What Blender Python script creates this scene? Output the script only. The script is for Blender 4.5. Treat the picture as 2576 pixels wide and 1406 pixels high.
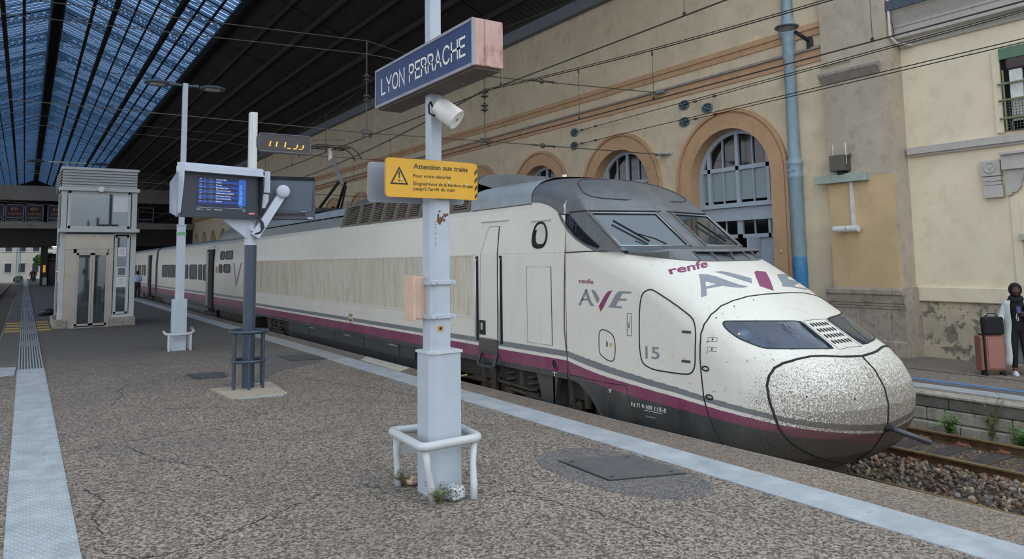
import bpy, bmesh, math, random
import numpy as np
from mathutils import Vector, Matrix, Euler
from mathutils.geometry import tessellate_polygon
PI = math.pi
rnd = random.Random(7)
SC = bpy.context.scene
COL = SC.collection
for o in list(bpy.data.objects): bpy.data.objects.remove(o)

# ------------------------------------------------------------------ camera, sky, exposure
def make_camera():
    cd = bpy.data.cameras.new('camera'); co = bpy.data.objects.new('camera', cd); COL.objects.link(co)
    F, CX, CY, W, H = 1850., 1288., 475., 2576., 1406.
    vy = (62., 672.); roll = 0.0150
    a = np.array([(vy[0]-CX)/F, (vy[1]-CY)/F, 1.]); a /= np.linalg.norm(a)
    n = np.cross(a, np.array([1., -roll, 0.]))
    if n[1] > 0: n = -n
    n /= np.linalg.norm(n)
    x = np.cross(a, n); x /= np.linalg.norm(x)
    if x[0] < 0: x = -x
    R = np.array([x, a, n])
    m = Matrix(((R[0][0], -R[0][1], -R[0][2], 0), (R[1][0], -R[1][1], -R[1][2], 0), (R[2][0], -R[2][1], -R[2][2], 2.23), (0, 0, 0, 1)))
    co.matrix_world = m
    cd.sensor_fit = 'HORIZONTAL'; cd.sensor_width = 36.0; cd.lens = F/W*36.0
    cd.shift_y = -(H/2-CY)/W
    cd.clip_start = .05; cd.clip_end = 900
    SC.camera = co
make_camera()
def make_world():
    w = bpy.data.worlds.new('overcast_sky'); SC.world = w; w.use_nodes = True
    nt = w.node_tree; nt.nodes.clear()
    out = nt.nodes.new('ShaderNodeOutputWorld'); bg = nt.nodes.new('ShaderNodeBackground')
    tc = nt.nodes.new('ShaderNodeTexCoord'); sep = nt.nodes.new('ShaderNodeSeparateXYZ')
    nt.links.new(tc.outputs['Generated'], sep.inputs[0])
    ramp = nt.nodes.new('ShaderNodeValToRGB')
    e = ramp.color_ramp.elements
    e[0].position = .48; e[0].color = (.35, .37, .40, 1)
    e[1].position = 1.0; e[1].color = (.70, .84, 1.0, 1)
    m = ramp.color_ramp.elements.new(.54); m.color = (.86, .90, .96, 1)
    mp = nt.nodes.new('ShaderNodeMath'); mp.operation = 'MULTIPLY_ADD'; mp.inputs[1].default_value = .5; mp.inputs[2].default_value = .5
    nt.links.new(sep.outputs[2], mp.inputs[0]); nt.links.new(mp.outputs[0], ramp.inputs[0])
    no = nt.nodes.new('ShaderNodeTexNoise'); no.inputs['Scale'].default_value = 2.2; no.inputs['Detail'].default_value = 5
    nt.links.new(tc.outputs['Generated'], no.inputs['Vector'])
    nr = nt.nodes.new('ShaderNodeMapRange'); nr.inputs[1].default_value = .3; nr.inputs[2].default_value = .7; nr.inputs[3].default_value = .72; nr.inputs[4].default_value = 1.25
    nt.links.new(no.outputs[0], nr.inputs[0])
    mx = nt.nodes.new('ShaderNodeMix'); mx.data_type = 'RGBA'; mx.blend_type = 'MULTIPLY'; mx.inputs[0].default_value = 1
    nt.links.new(ramp.outputs[0], mx.inputs[6]); nt.links.new(nr.outputs[0], mx.inputs[7])
    nt.links.new(mx.outputs[2], bg.inputs[0]); bg.inputs[1].default_value = 1.0
    nt.links.new(bg.outputs[0], out.inputs[0])
make_world()
SUN = bpy.data.lights.new('sun_behind_cloud', 'SUN'); SUN.energy = .25; SUN.angle = math.radians(35); SUN.color = (1, .97, .92)
_s = bpy.data.objects.new('sun_behind_cloud', SUN); COL.objects.link(_s); _s.rotation_euler = (math.radians(42), 0, math.radians(22))
SC.view_settings.view_transform = 'Standard'; SC.view_settings.look = 'None'; SC.view_settings.gamma = 1.0
SC.view_settings.use_curve_mapping = False
SC.view_settings.exposure = 0.90
try:
    SC.cycles.max_bounces = 8; SC.cycles.diffuse_bounces = 4; SC.cycles.glossy_bounces = 3; SC.cycles.transmission_bounces = 4
    SC.cycles.transparent_max_bounces = 12; SC.cycles.caustics_reflective = False; SC.cycles.caustics_refractive = False
    SC.cycles.use_denoising = True
except Exception: pass

# ------------------------------------------------------------------ materials
def s2l(c): return tuple(((v/12.92) if v <= .04045 else ((v+.055)/1.055)**2.4) for v in c)
def hx(h): h = h.lstrip('#'); return s2l(tuple(int(h[i:i+2], 16)/255 for i in (0, 2, 4)))
_M = {}
class NT:
    """small wrapper for building node trees"""
    def __init__(s, name):
        s.m = bpy.data.materials.new(name); s.m.use_nodes = True; s.t = s.m.node_tree
        s.p = next(n for n in s.t.nodes if n.type == 'BSDF_PRINCIPLED'); s.o = next(n for n in s.t.nodes if n.type == 'OUTPUT_MATERIAL')
        s._tc = None
    def n(s, k, **kw):
        nd = s.t.nodes.new('ShaderNode'+k)
        for a, b in kw.items(): setattr(nd, a, b)
        return nd
    def l(s, a, b): s.t.links.new(a, b)
    def tc(s, what='Object'):
        if s._tc is None: s._tc = s.n('TexCoord')
        return s._tc.outputs[what]
    def pos(s): return s.n('NewGeometry').outputs['Position']
    def map(s, v, scale=(1, 1, 1), loc=(0, 0, 0), rot=(0, 0, 0)):
        m = s.n('Mapping'); m.inputs['Scale'].default_value = scale; m.inputs['Location'].default_value = loc; m.inputs['Rotation'].default_value = rot
        s.l(v, m.inputs['Vector']); return m.outputs[0]
    def noise(s, v, scale, detail=3, rough=.55, dist=0):
        t = s.n('TexNoise'); t.inputs['Scale'].default_value = scale; t.inputs['Detail'].default_value = detail
        t.inputs['Roughness'].default_value = rough; t.inputs['Distortion'].default_value = dist
        s.l(v, t.inputs['Vector']); return t.outputs['Fac']
    def ramp(s, v, stops, const=False):
        r = s.n('ValToRGB'); cr = r.color_ramp
        if const: cr.interpolation = 'CONSTANT'
        while len(cr.elements) < len(stops): cr.elements.new(.5)
        for e, (p, c) in zip(cr.elements, stops): e.position = p; e.color = (*c, 1) if len(c) == 3 else c
        s.l(v, r.inputs[0]); return r.outputs[0]
    def rng(s, v, a, b, c=0., d=1.):
        r = s.n('MapRange'); r.inputs[1].default_value = a; r.inputs[2].default_value = b; r.inputs[3].default_value = c; r.inputs[4].default_value = d
        s.l(v, r.inputs[0]); return r.outputs[0]
    def math(s, op, a, b=None):
        m = s.n('Math', operation=op)
        for i, v in enumerate((a, b)):
            if v is None: continue
            if isinstance(v, (int, float)): m.inputs[i].default_value = v
            else: s.l(v, m.inputs[i])
        return m.outputs[0]
    def mix(s, f, a, b, blend='MIX'):
        m = s.n('Mix', data_type='RGBA', blend_type=blend)
        for i, v in ((0, f), (6, a), (7, b)):
            if isinstance(v, (int, float)): m.inputs[i].default_value = v
            elif isinstance(v, tuple): m.inputs[i].default_value = (*v, 1) if len(v) == 3 else v
            else: s.l(v, m.inputs[i])
        return m.outputs[2]
    def color(s, v):
        if isinstance(v, tuple): s.p.inputs['Base Color'].default_value = (*v, 1)
        else: s.l(v, s.p.inputs['Base Color'])
    def bump(s, h, strength=.3, dist=.01):
        b = s.n('Bump'); b.inputs['Strength'].default_value = strength; b.inputs['Distance'].default_value = dist
        s.l(h, b.inputs['Height']); s.l(b.outputs[0], s.p.inputs['Normal'])
    def set(s, rough=.5, metal=0., spec=.5):
        s.p.inputs['Roughness'].default_value = rough; s.p.inputs['Metallic'].default_value = metal; s.p.inputs['Specular IOR Level'].default_value = spec
def mat(name, col, rough=.55, metal=0., var=.12, scale=6., bump=0., bscale=60., dirt=None, damt=0., streak=0., spec=.5, chips=None, chipamt=.0):
    """painted / plain surface with colour variation, optional dirt, vertical streaks and paint chips"""
    if name in _M: return _M[name]
    t = NT(name); c = hx(col) if isinstance(col, str) else col
    v = t.pos()
    n = t.noise(v, scale, 4)
    lo = tuple(max(0, x*(1-var)) for x in c); hi = tuple(min(1, x*(1+var)) for x in c)
    k = t.ramp(n, [(.3, lo), (.7, hi)])
    if dirt:
        d = t.rng(t.noise(v, scale*2.3, 5, .65), .5, .72, 0, damt); k = t.mix(d, k, hx(dirt))
    if streak:
        sv = t.map(v, (14, 14, .7)); d = t.rng(t.noise(sv, 1.5, 4, .6), .52, .8, 0, streak); k = t.mix(d, k, hx(dirt or '#3a322b'))
    if chips:
        d = t.ramp(t.noise(v, 26, 6, .7), [(0, (0, 0, 0)), (1-chipamt-.001, (0, 0, 0)), (1-chipamt, (1, 1, 1))]); k = t.mix(d, k, hx(chips))
    t.color(k); t.set(rough, metal, spec)
    if bump: t.bump(t.noise(v, bscale, 4), bump, .006)
    _M[name] = t.m; return t.m
def emis(name, col, strength):
    if name in _M: return _M[name]
    t = NT(name); c = hx(col) if isinstance(col, str) else col
    t.color((.01, .01, .01)); t.p.inputs['Emission Color'].default_value = (*c, 1); t.p.inputs['Emission Strength'].default_value = strength
    _M[name] = t.m; return t.m
def glass(name, tint='#cfe0e6', refl=.12, alpha=.75, rough=.03, dark=False):
    """thin pane: tinted see-through with a gloss coat"""
    if name in _M: return _M[name]
    t = NT(name); t.t.nodes.remove(t.p)
    tr = t.n('BsdfTransparent'); tr.inputs[0].default_value = (*hx(tint), 1)
    gl = t.n('BsdfGlossy'); gl.inputs['Roughness'].default_value = rough; gl.inputs[0].default_value = (.9, .95, 1, 1)
    df = t.n('BsdfDiffuse'); df.inputs[0].default_value = (*(x*.25 for x in hx(tint)), 1)
    lw = t.n('LayerWeight'); lw.inputs[0].default_value = .5
    m0 = t.n('MixShader'); m0.inputs[0].default_value = 1-alpha; t.l(tr.outputs[0], m0.inputs[1]); t.l(df.outputs[0], m0.inputs[2])
    m1 = t.n('MixShader'); t.l(t.rng(t.math('POWER', lw.outputs['Facing'], 4.0), 0, 1, refl, .9), m1.inputs[0])
    t.l(m0.outputs[0], m1.inputs[1]); t.l(gl.outputs[0], m1.inputs[2]); t.l(m1.outputs[0], t.o.inputs[0])
    _M[name] = t.m; return t.m

# ------------------------------------------------------------------ mesh helpers
class MB:
    """collects faces with material slots and links them as ONE mesh object"""
    def __init__(s): s.v = []; s.f = []; s.mi = []; s.uv = None
    def add(s, vs, fs, mi=0):
        b = len(s.v); s.v += [tuple(p) for p in vs]; s.f += [tuple(b+i for i in f) for f in fs]; s.mi += [mi]*len(fs)
    def box(s, c, size, rot=None, mi=0, ch=0.):
        x, y, z = (d/2 for d in size)
        if ch <= 0:
            vs = [Vector((sx*x, sy*y, sz*z)) for sx in (-1, 1) for sy in (-1, 1) for sz in (-1, 1)]
            fs = [(0, 1, 3, 2), (4, 6, 7, 5), (0, 4, 5, 1), (2, 3, 7, 6), (0, 2, 6, 4), (1, 5, 7, 3)]
        else:
            c_ = min(ch, x*.9, y*.9, z*.9)
            vs = []; idx = {}
            for sx in (-1, 1):
                for sy in (-1, 1):
                    for sz in (-1, 1):
                        idx[sx, sy, sz] = len(vs)
                        vs += [Vector((sx*x, sy*(y-c_), sz*(z-c_))), Vector((sx*(x-c_), sy*y, sz*(z-c_))), Vector((sx*(x-c_), sy*(y-c_), sz*z))]
            def q(ax, sg):
                o = [(-1, -1), (1, -1), (1, 1), (-1, 1)]
                r = []
                for a, b in o:
                    k = [0, 0, 0]; k[ax] = sg; k[(ax+1) % 3] = a; k[(ax+2) % 3] = b
                    r.append(idx[tuple(k)]+ax)
                return tuple(r if sg > 0 else r[::-1])
            fs = [q(a, sg) for a in range(3) for sg in (-1, 1)]
            for a in range(3):
                b, d = (a+1) % 3, (a+2) % 3
                for sb in (-1, 1):
                    for sd in (-1, 1):
                        k1 = [0]*3; k1[a] = -1; k1[b] = sb; k1[d] = sd; k2 = list(k1); k2[a] = 1
                        i, j = idx[tuple(k1)], idx[tuple(k2)]
                        f = (i+b, j+b, j+d, i+d); fs.append(f if sb*sd > 0 else f[::-1])
            for k, i in idx.items():
                f = (i, i+1, i+2); fs.append(f if k[0]*k[1]*k[2] > 0 else f[::-1])
        if rot is not None:
            M = rot if isinstance(rot, Matrix) else Euler(rot).to_matrix()
            vs = [M @ p for p in vs]
        s.add([p+Vector(c) for p in vs], fs, mi); return s
    def bar(s, a, b, w, h=None, mi=0, up=(0, 0, 1)):
        a = Vector(a); b = Vector(b); d = b-a; L = d.length
        if L < 1e-6: return s
        d /= L; u = Vector(up)
        if abs(d.dot(u)) > .98: u = Vector((1, 0, 0))
        r = d.cross(u).normalized(); u = r.cross(d)
        h = h or w
        vs = [p+r*(sx*w/2)+u*(sz*h/2) for p in (a, b) for sx, sz in ((-1, -1), (1, -1), (1, 1), (-1, 1))]
        s.add(vs, [(0, 1, 2, 3), (7, 6, 5, 4), (0, 4, 5, 1), (1, 5, 6, 2), (2, 6, 7, 3), (3, 7, 4, 0)], mi); return s
    def tube(s, pts, r, n=8, mi=0, cap=True, closed=False):
        pts = [Vector(p) for p in pts]; m = len(pts); rs = r if isinstance(r, (list, tuple)) else [r]*m
        vs = []; prev = None
        for i, p in enumerate(pts):
            a = pts[(i-1) % m] if (closed or i > 0) else p; b = pts[(i+1) % m] if (closed or i < m-1) else p
            d = (b-a).normalized()
            if prev is None:
                u = Vector((0, 0, 1)) if abs(d.z) < .9 else Vector((1, 0, 0))
            else: u = prev
            r_ = d.cross(u)
            if r_.length < 1e-5: r_ = d.cross(Vector((0, 1, 0)))
            r_.normalize(); u = r_.cross(d).normalized(); prev = u
            for k in range(n):
                t = 2*PI*k/n; vs.append(p+(r_*math.cos(t)+u*math.sin(t))*rs[i])
        fs = []
        for i in range(m if closed else m-1):
            j = (i+1) % m
            for k in range(n): fs.append((i*n+k, i*n+(k+1) % n, j*n+(k+1) % n, j*n+k))
        if cap and not closed: fs.append(tuple(range(n))[::-1]); fs.append(tuple((m-1)*n+k for k in range(n)))
        s.add(vs, fs, mi); return s
    def cyl(s, a, b, r, n=16, mi=0, r2=None): return s.tube([a, b], [r, r if r2 is None else r2], n, mi)
    def lathe(s, prof, c=(0, 0, 0), n=20, mi=0, axis='z', ang=2*PI, a0=0):
        """prof: (radius, height) pairs"""
        full = abs(ang-2*PI) < 1e-6; k = n if full else n+1
        vs = []
        for r, h in prof:
            for i in range(k):
                t = a0+ang*i/n; x, y = r*math.cos(t), r*math.sin(t)
                p = (x, y, h) if axis == 'z' else ((h, x, y) if axis == 'x' else (y, h, x))
                vs.append(Vector(p)+Vector(c))
        fs = []
        for j in range(len(prof)-1):
            for i in range(n): i2 = (i+1) % k; fs.append((j*k+i, j*k+i2, (j+1)*k+i2, (j+1)*k+i))
        if full:
            if prof[0][0] > 1e-4: fs.append(tuple(range(k))[::-1])
            if prof[-1][0] > 1e-4: fs.append(tuple((len(prof)-1)*k+i for i in range(k)))
        s.add(vs, fs, mi); return s
    def prism(s, poly, fn, d0, d1, mi=0):
        """extrude a 2-D polygon; fn(a, b, d) -> xyz"""
        n = len(poly)
        vs = [fn(a, b, d0) for a, b in poly]+[fn(a, b, d1) for a, b in poly]
        tr = tessellate_polygon([[Vector((a, b, 0)) for a, b in poly]])
        fs = [tuple(t)[::-1] for t in tr]+[tuple(i+n for i in t) for t in tr]
        fs += [(i, (i+1) % n, n+(i+1) % n, n+i) for i in range(n)]
        s.add(vs, fs, mi); return s
    def sweep(s, prof, path, mi=0, closed=True):
        """prof: list of points (functions of path position): path gives (origin, u, v)"""
        n = len(prof); vs = []
        for o, u, v in path:
            for a, b in prof: vs.append(Vector(o)+Vector(u)*a+Vector(v)*b)
        fs = []
        for i in range(len(path)-1):
            for k in range(n if closed else n-1): fs.append((i*n+k, i*n+(k+1) % n, (i+1)*n+(k+1) % n, (i+1)*n+k))
        if closed: fs.append(tuple(range(n))[::-1]); fs.append(tuple((len(path)-1)*n+k for k in range(n)))
        s.add(vs, fs, mi); return s
    def sphere(s, c, r, n=10, m=6, mi=0, sc=(1, 1, 1)):
        vs = [Vector(c)+Vector((0, 0, r*sc[2]))]
        for j in range(1, m):
            t = PI*j/m
            for i in range(n): vs.append(Vector(c)+Vector((r*sc[0]*math.sin(t)*math.cos(2*PI*i/n), r*sc[1]*math.sin(t)*math.sin(2*PI*i/n), r*sc[2]*math.cos(t))))
        vs.append(Vector(c)-Vector((0, 0, r*sc[2])))
        fs = [(0, 1+i, 1+(i+1) % n) for i in range(n)]
        for j in range(m-2):
            for i in range(n): fs.append((1+j*n+i, 1+(j+1)*n+i, 1+(j+1)*n+(i+1) % n, 1+j*n+(i+1) % n))
        b = 1+(m-2)*n; fs += [(len(vs)-1, b+(i+1) % n, b+i) for i in range(n)]
        s.add(vs, fs, mi); return s
    def quad(s, a, b, c, d, mi=0): s.add([a, b, c, d], [(0, 1, 2, 3)], mi); return s
    def build(s, name, mats, parent=None, smooth=False, auto=None, fix=True):
        me = bpy.data.meshes.new(name); me.from_pydata([tuple(p) for p in s.v], [], s.f)
        mats = mats if isinstance(mats, (list, tuple)) else [mats]
        for m in mats: me.materials.append(m)
        if len(mats) > 1: me.polygons.foreach_set('material_index', s.mi)
        if fix and len(s.f) < 60000:
            bm = bmesh.new(); bm.from_mesh(me); bmesh.ops.recalc_face_normals(bm, faces=bm.faces); bm.to_mesh(me); bm.free()
        if smooth:
            me.polygons.foreach_set('use_smooth', [True]*len(me.polygons))
            if auto:
                try: me.set_sharp_from_angle(angle=math.radians(auto))
                except Exception: pass
        me.update()
        return link(name, me, parent)
KIDS = {}
def link(name, data, parent=None):
    o = bpy.data.objects.new(name, data); COL.objects.link(o)
    if parent is not None:
        KIDS.setdefault(parent.name, []).append(o)
        o.parent = parent
        o.matrix_parent_inverse = parent.matrix_world.inverted() if False else Matrix.Translation(-parent.location)
    return o
def tag(o, label=None, cat=None, group=None, kind=None):
    if label: o['label'] = label
    if cat: o['category'] = cat
    if group: o['group'] = group
    if kind: o['kind'] = kind
    return o
def thing(name, loc, label, cat, group=None):
    """an Empty at the thing's base; its parts are built in world coordinates and parented"""
    o = bpy.data.objects.new(name, None); COL.objects.link(o); o.location = loc; o.empty_display_size = .2
    return tag(o, label, cat, group)
def struct(o): o['kind'] = 'structure'; return o
def copy_tree(o, delta, parent=None, label=None, group=None):
    """copy of a thing with copies of its parts and sub-parts, moved by delta"""
    c = o.copy(); COL.objects.link(c)
    if parent is None: c.location = o.location+Vector(delta)
    else: c.parent = parent
    if label: c['label'] = label
    if group: c['group'] = group
    for ch in list(KIDS.get(o.name, [])): KIDS.setdefault(c.name, []).append(copy_tree(ch, delta, c))
    return c
# text ---------------------------------------------------------------
_tx = {}
def text_mesh(s, bold=0., shear=0., align='LEFT', space=1.):
    """glyph outlines as (verts2d, faces), normalised: x from 0, cap height 1; returns also the width"""
    k = (s, bold, shear, space)
    if k in _tx: return _tx[k]
    cu = bpy.data.curves.new('t', 'FONT'); cu.body = s; cu.size = 1.; cu.offset = bold; cu.shear = shear; cu.space_character = space
    cu.resolution_u = 3
    o = bpy.data.objects.new('t', cu); COL.objects.link(o)
    dg = bpy.context.evaluated_depsgraph_get(); dg.update()
    me = o.evaluated_get(dg).to_mesh()
    vs = [(v.co.x, v.co.y) for v in me.vertices]; fs = [tuple(p.vertices) for p in me.polygons]
    o.evaluated_get(dg).to_mesh_clear()
    bpy.data.objects.remove(o); bpy.data.curves.remove(cu)
    if vs:
        x0 = min(v[0] for v in vs); vs = [((v[0]-x0)/.72, v[1]/.72) for v in vs]; w = max(v[0] for v in vs)
    else: w = 0
    _tx[k] = (vs, fs, w); return _tx[k]
def text_on(mb, s, o, u, v, h, w=None, bold=0., shear=0., mi=0, lift=.002, space=1., depth=0.):
    """lay text on a plane: o lower left, u right direction, v up direction, h cap height, w total width (squeezes)"""
    vs, fs, tw = text_mesh(s, bold, shear, space=space)
    if not vs: return mb
    u = Vector(u).normalized(); v = Vector(v).normalized(); nrm = u.cross(v); k = (w/tw) if w else h
    P = [Vector(o)+u*(x*k)+v*(y*h)+nrm*lift for x, y in vs]
    mb.add(P, fs, mi); return mb
# ---------------------------------------------------------------- nose surface of the power car
import numpy as np
XC = 8.86                      # centre line of the platform track
_cz = np.array([-.45,-.37,-.17,.1,.2,.4,.6,.8,.97,1.08,1.36,1.70,1.95,2.12,2.345])
_cy = np.array([5.78,5.64,5.39,5.206,5.175,5.152,5.189,5.30,5.475,5.66,6.10,6.66,7.02,7.3,7.72])
_Lz = np.array([-.45,.1,.5,.9,1.3,1.7,2.345]); _Lv = np.array([.95,1.25,1.3,1.35,1.2,1.15,1.93])
AXY = 10.0                     # plan pole for the angle: 0 = straight to the front, 90 deg = side
def _slice(z, n=160):
    """half plan outline (offset from centre line, y) of the nose at height z, front -> side"""
    t = np.linspace(0, 1, n)**2
    if z <= 2.345:
        yf = np.interp(z, _cz, _cy); L = np.interp(z, _Lz, _Lv)
        off = 1.46*(1-np.clip(1-t, 0, 1)**2.56)**(1/2.77)
        y = yf+L*t
    else:
        yc = 8.05+(z-2.40)/.78
        a = np.linspace(0, 1, n)
        k = .7
        off = np.where(a < k, 1.36*a/k, 1.36+.07*np.clip((a-k)/(1-k), 0, 1)**.6)
        y = yc+np.where(a < k, .25*1.36*a/k, .34+.75*np.clip((a-k)/(1-k), 0, 1)**1.6)
    ye = max(9.99, y[-1]+.01)
    off = np.append(off, [off[-1]]*60); y = np.append(y, np.linspace(y[-1], ye, 61)[1:])
    return off, y
_cache = {}
def _tab(z):
    k = round(z, 4)
    if k not in _cache:
        off, y = _slice(k)
        ang = np.arctan2(off, AXY-y)
        o = np.argsort(ang)
        _cache[k] = (ang[o], off[o], y[o])
    return _cache[k]
def nose_pt(phi, z):
    """phi in degrees: 0 front .. 90 side (platform side positive) -> world xyz"""
    s = -1 if phi >= 0 else 1
    a, off, y = _tab(z)
    p = min(abs(phi), 89.9)*np.pi/180
    return (XC+s*float(np.interp(p, a, off)), float(np.interp(p, a, y)), z)
# ------------------------------------------------------------------ polygon helpers
def in_poly(px, pz, poly):
    r = np.zeros(px.shape, bool); n = len(poly); j = n-1
    for i in range(n):
        xi, yi = poly[i]; xj, yj = poly[j]
        c = ((yi > pz) != (yj > pz)) & (px < (xj-xi)*(pz-yi)/((yj-yi) or 1e-9)+xi)
        r ^= c; j = i
    return r
def smooth_poly(p, k=2, closed=True):
    for _ in range(k):
        q = []; n = len(p)
        for i in range(n if closed else n-1):
            a, b = p[i], p[(i+1) % n]
            q += [(a[0]*.75+b[0]*.25, a[1]*.75+b[1]*.25), (a[0]*.25+b[0]*.75, a[1]*.25+b[1]*.75)]
        p = q if closed else [p[0]]+q[1:-1]+[p[-1]]
    return p
from mathutils.geometry import delaunay_2d_cdt
def fill(poly, step, sx=1., sy=1.):
    """triangles inside a polygon, fine enough to follow a curved surface; sx, sy scale the two axes to metres"""
    B = []
    n = len(poly)
    for i in range(n):
        a, b = poly[i], poly[(i+1) % n]; L = math.hypot((b[0]-a[0])*sx, (b[1]-a[1])*sy); k = max(1, int(L/step))
        for j in range(k): B.append((a[0]+(b[0]-a[0])*j/k, a[1]+(b[1]-a[1])*j/k))
    xs = [p[0] for p in B]; ys = [p[1] for p in B]
    G = []
    A = np.array(B)
    gx = np.arange(min(xs)+step/sx/2, max(xs), step/sx); gy = np.arange(min(ys)+step/sy/2, max(ys), step/sy)
    if len(gx) and len(gy):
        X, Y = np.meshgrid(gx, gy); X = X.ravel(); Y = Y.ravel(); k = in_poly(X, Y, B)
        for x, y in zip(X[k], Y[k]):
            if (((A[:, 0]-x)*sx)**2+((A[:, 1]-y)*sy)**2).min() > (step*.4)**2: G.append((x, y))
    vs = [Vector(p) for p in B+G]; m = len(B)
    r = delaunay_2d_cdt(vs, [(i, (i+1) % m) for i in range(m)], [list(range(m))], 1, 1e-7)
    return [tuple(v) for v in r[0]], [tuple(f) for f in r[2]]
def strip_rows(mb, rows):
    n = len(rows[0]); vs = [p for r in rows for p in r]
    mb.add(vs, [(i*n+j, i*n+j+1, (i+1)*n+j+1, (i+1)*n+j) for i in range(len(rows)-1) for j in range(n-1)]); return mb

def _arc(cx, cy, rx, ry, a0, a1, n=14): return [(cx+rx*math.cos(math.radians(a0+(a1-a0)*i/n)), cy+ry*math.sin(math.radians(a0+(a1-a0)*i/n))) for i in range(n+1)]
STROKE = {'L': (.46, [[(0, 1), (0, 0), (.46, 0)]]), 'Y': (.58, [[(0, 1), (.29, .42), (.29, 0)], [(.58, 1), (.29, .42)]]), 'O': (.66, [_arc(.33, .5, .33, .5, 0, 360, 28)]), 'N': (.56, [[(0, 0), (0, 1), (.56, 0), (.56, 1)]]),
 'P': (.50, [[(0, 0), (0, 1), (.25, 1)]+_arc(.25, .74, .25, .26, 90, -90, 12)+[(0, .48)]]), 'E': (.46, [[(.46, 1), (0, 1), (0, 0), (.46, 0)], [(0, .52), (.42, .52)]]),
 'R': (.52, [[(0, 0), (0, 1), (.27, 1)]+_arc(.27, .75, .24, .25, 90, -90, 12)+[(0, .50)], [(.28, .50), (.42, .40), (.47, .12), (.52, 0)]]), 'A': (.60, [[(0, 0), (.30, 1), (.60, 0)], [(.10, .33), (.50, .33)]]),
 'C': (.62, [_arc(.33, .5, .33, .5, 42, 318, 24)]), 'H': (.56, [[(0, 0), (0, 1)], [(.56, 0), (.56, 1)], [(0, .52), (.56, .52)]]), ' ': (.22, [])}
def stroke_text(mb, s, o, u, v, h, w, sw=.125, gap=.20, lift=.002):
    """sans capitals drawn with an even stroke"""
    u = Vector(u).normalized(); v = Vector(v).normalized(); nr = u.cross(v); tot = sum(STROKE[c][0]+gap for c in s)-gap; kx = w/tot; x = 0
    def P(a, b): return Vector(o)+u*(a*kx)+v*(b*h)+nr*lift
    for c in s:
        for pl in STROKE[c][1]:
            pts = [Vector(((x+a)*kx, (sw*.5+b*(1-sw))*h)) for a, b in pl]; L, R = [], []; m = len(pts); cl = (pts[0]-pts[-1]).length < 1e-6
            for i in range(m):
                a = pts[i-1] if i else (pts[-2] if cl else pts[0]); b = pts[i+1] if i < m-1 else (pts[1] if cl else pts[-1]); p = pts[i]
                d1 = (p-a).normalized() if (p-a).length > 1e-9 else (b-p).normalized(); d2 = (b-p).normalized() if (b-p).length > 1e-9 else d1
                n1 = Vector((-d1.y, d1.x)); n2 = Vector((-d2.y, d2.x)); n = (n1+n2); n = n.normalized() if n.length > 1e-6 else n1; k = min(2.2, 1/max(.35, n.dot(n1)))
                ext = (d1 if i == m-1 else -d2)*(sw*h*.5) if (not cl and i in (0, m-1)) else Vector((0, 0))
                L.append(p+ext+n*(sw*h*.5*k)); R.append(p+ext-n*(sw*h*.5*k))
            V = [Vector(o)+u*q.x+v*q.y+nr*lift for q in L+R]; mb.add(V, [(i, i+1, m+i+1, m+i) for i in range(m-1)])
        x += STROKE[c][0]+gap
# ================================================================== the setting
def asphalt(name, base, lo, hi_, scale=70, crack=True, warm=True):
    t = NT(name); P = t.pos()
    vo0 = t.n('TexVoronoi'); vo0.inputs['Scale'].default_value = scale*.72; t.l(P, vo0.inputs['Vector'])
    sh = t.n('SeparateColor'); t.l(vo0.outputs['Color'], sh.inputs[0])
    n = t.math('ADD', t.math('MULTIPLY', sh.outputs[0], .62), t.math('MULTIPLY', t.noise(P, scale, 2, .5), .38)); col = t.ramp(n, [(.25, hx(lo)), (.5, hx(base)), (.75, hx(hi_))])
    n2 = t.noise(P, .55, 4, .6); col = t.mix(t.rng(n2, .38, .66, 0, .35), col, hx('#5b554f'))
    n3 = t.noise(P, 2.1, 5, .65); col = t.mix(t.rng(n3, .56, .72, 0, .30), col, hx('#928677'))
    bh = n
    if crack:
        nz = t.n('TexNoise'); nz.inputs['Scale'].default_value = 1.1; nz.inputs['Detail'].default_value = 6; t.l(P, nz.inputs['Vector'])
        mv = t.n('VectorMath', operation='MULTIPLY_ADD'); mv.inputs[1].default_value = (1.1, 1.1, 0); t.l(nz.outputs['Color'], mv.inputs[0]); t.l(P, mv.inputs[2])
        vo = t.n('TexVoronoi', feature='DISTANCE_TO_EDGE'); vo.inputs['Scale'].default_value = .38; t.l(mv.outputs[0], vo.inputs['Vector'])
        ms = t.rng(t.noise(P, .45, 3, .6), .52, .62, 0, 1)
        c = t.math('MULTIPLY', t.rng(vo.outputs['Distance'], .0008, .004, 1, 0), ms)
        col = t.mix(t.math('MULTIPLY', c, .55), col, hx('#211f1d'))
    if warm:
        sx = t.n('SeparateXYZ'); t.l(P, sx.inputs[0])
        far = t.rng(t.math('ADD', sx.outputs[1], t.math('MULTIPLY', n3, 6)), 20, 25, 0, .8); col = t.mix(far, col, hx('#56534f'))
    t.color(col); t.set(.85, 0, .3); t.bump(bh, .55, .012); return t.m
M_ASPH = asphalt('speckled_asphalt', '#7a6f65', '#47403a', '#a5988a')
M_ASPH_EDGE = asphalt('brown_edge_asphalt', '#7d6f63', '#5d5148', '#998a7b', 90, False, False)
M_ASPH_PATCH = asphalt('grey_patch_asphalt', '#66625f', '#4b4846', '#807a75', 90, False, False)
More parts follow.
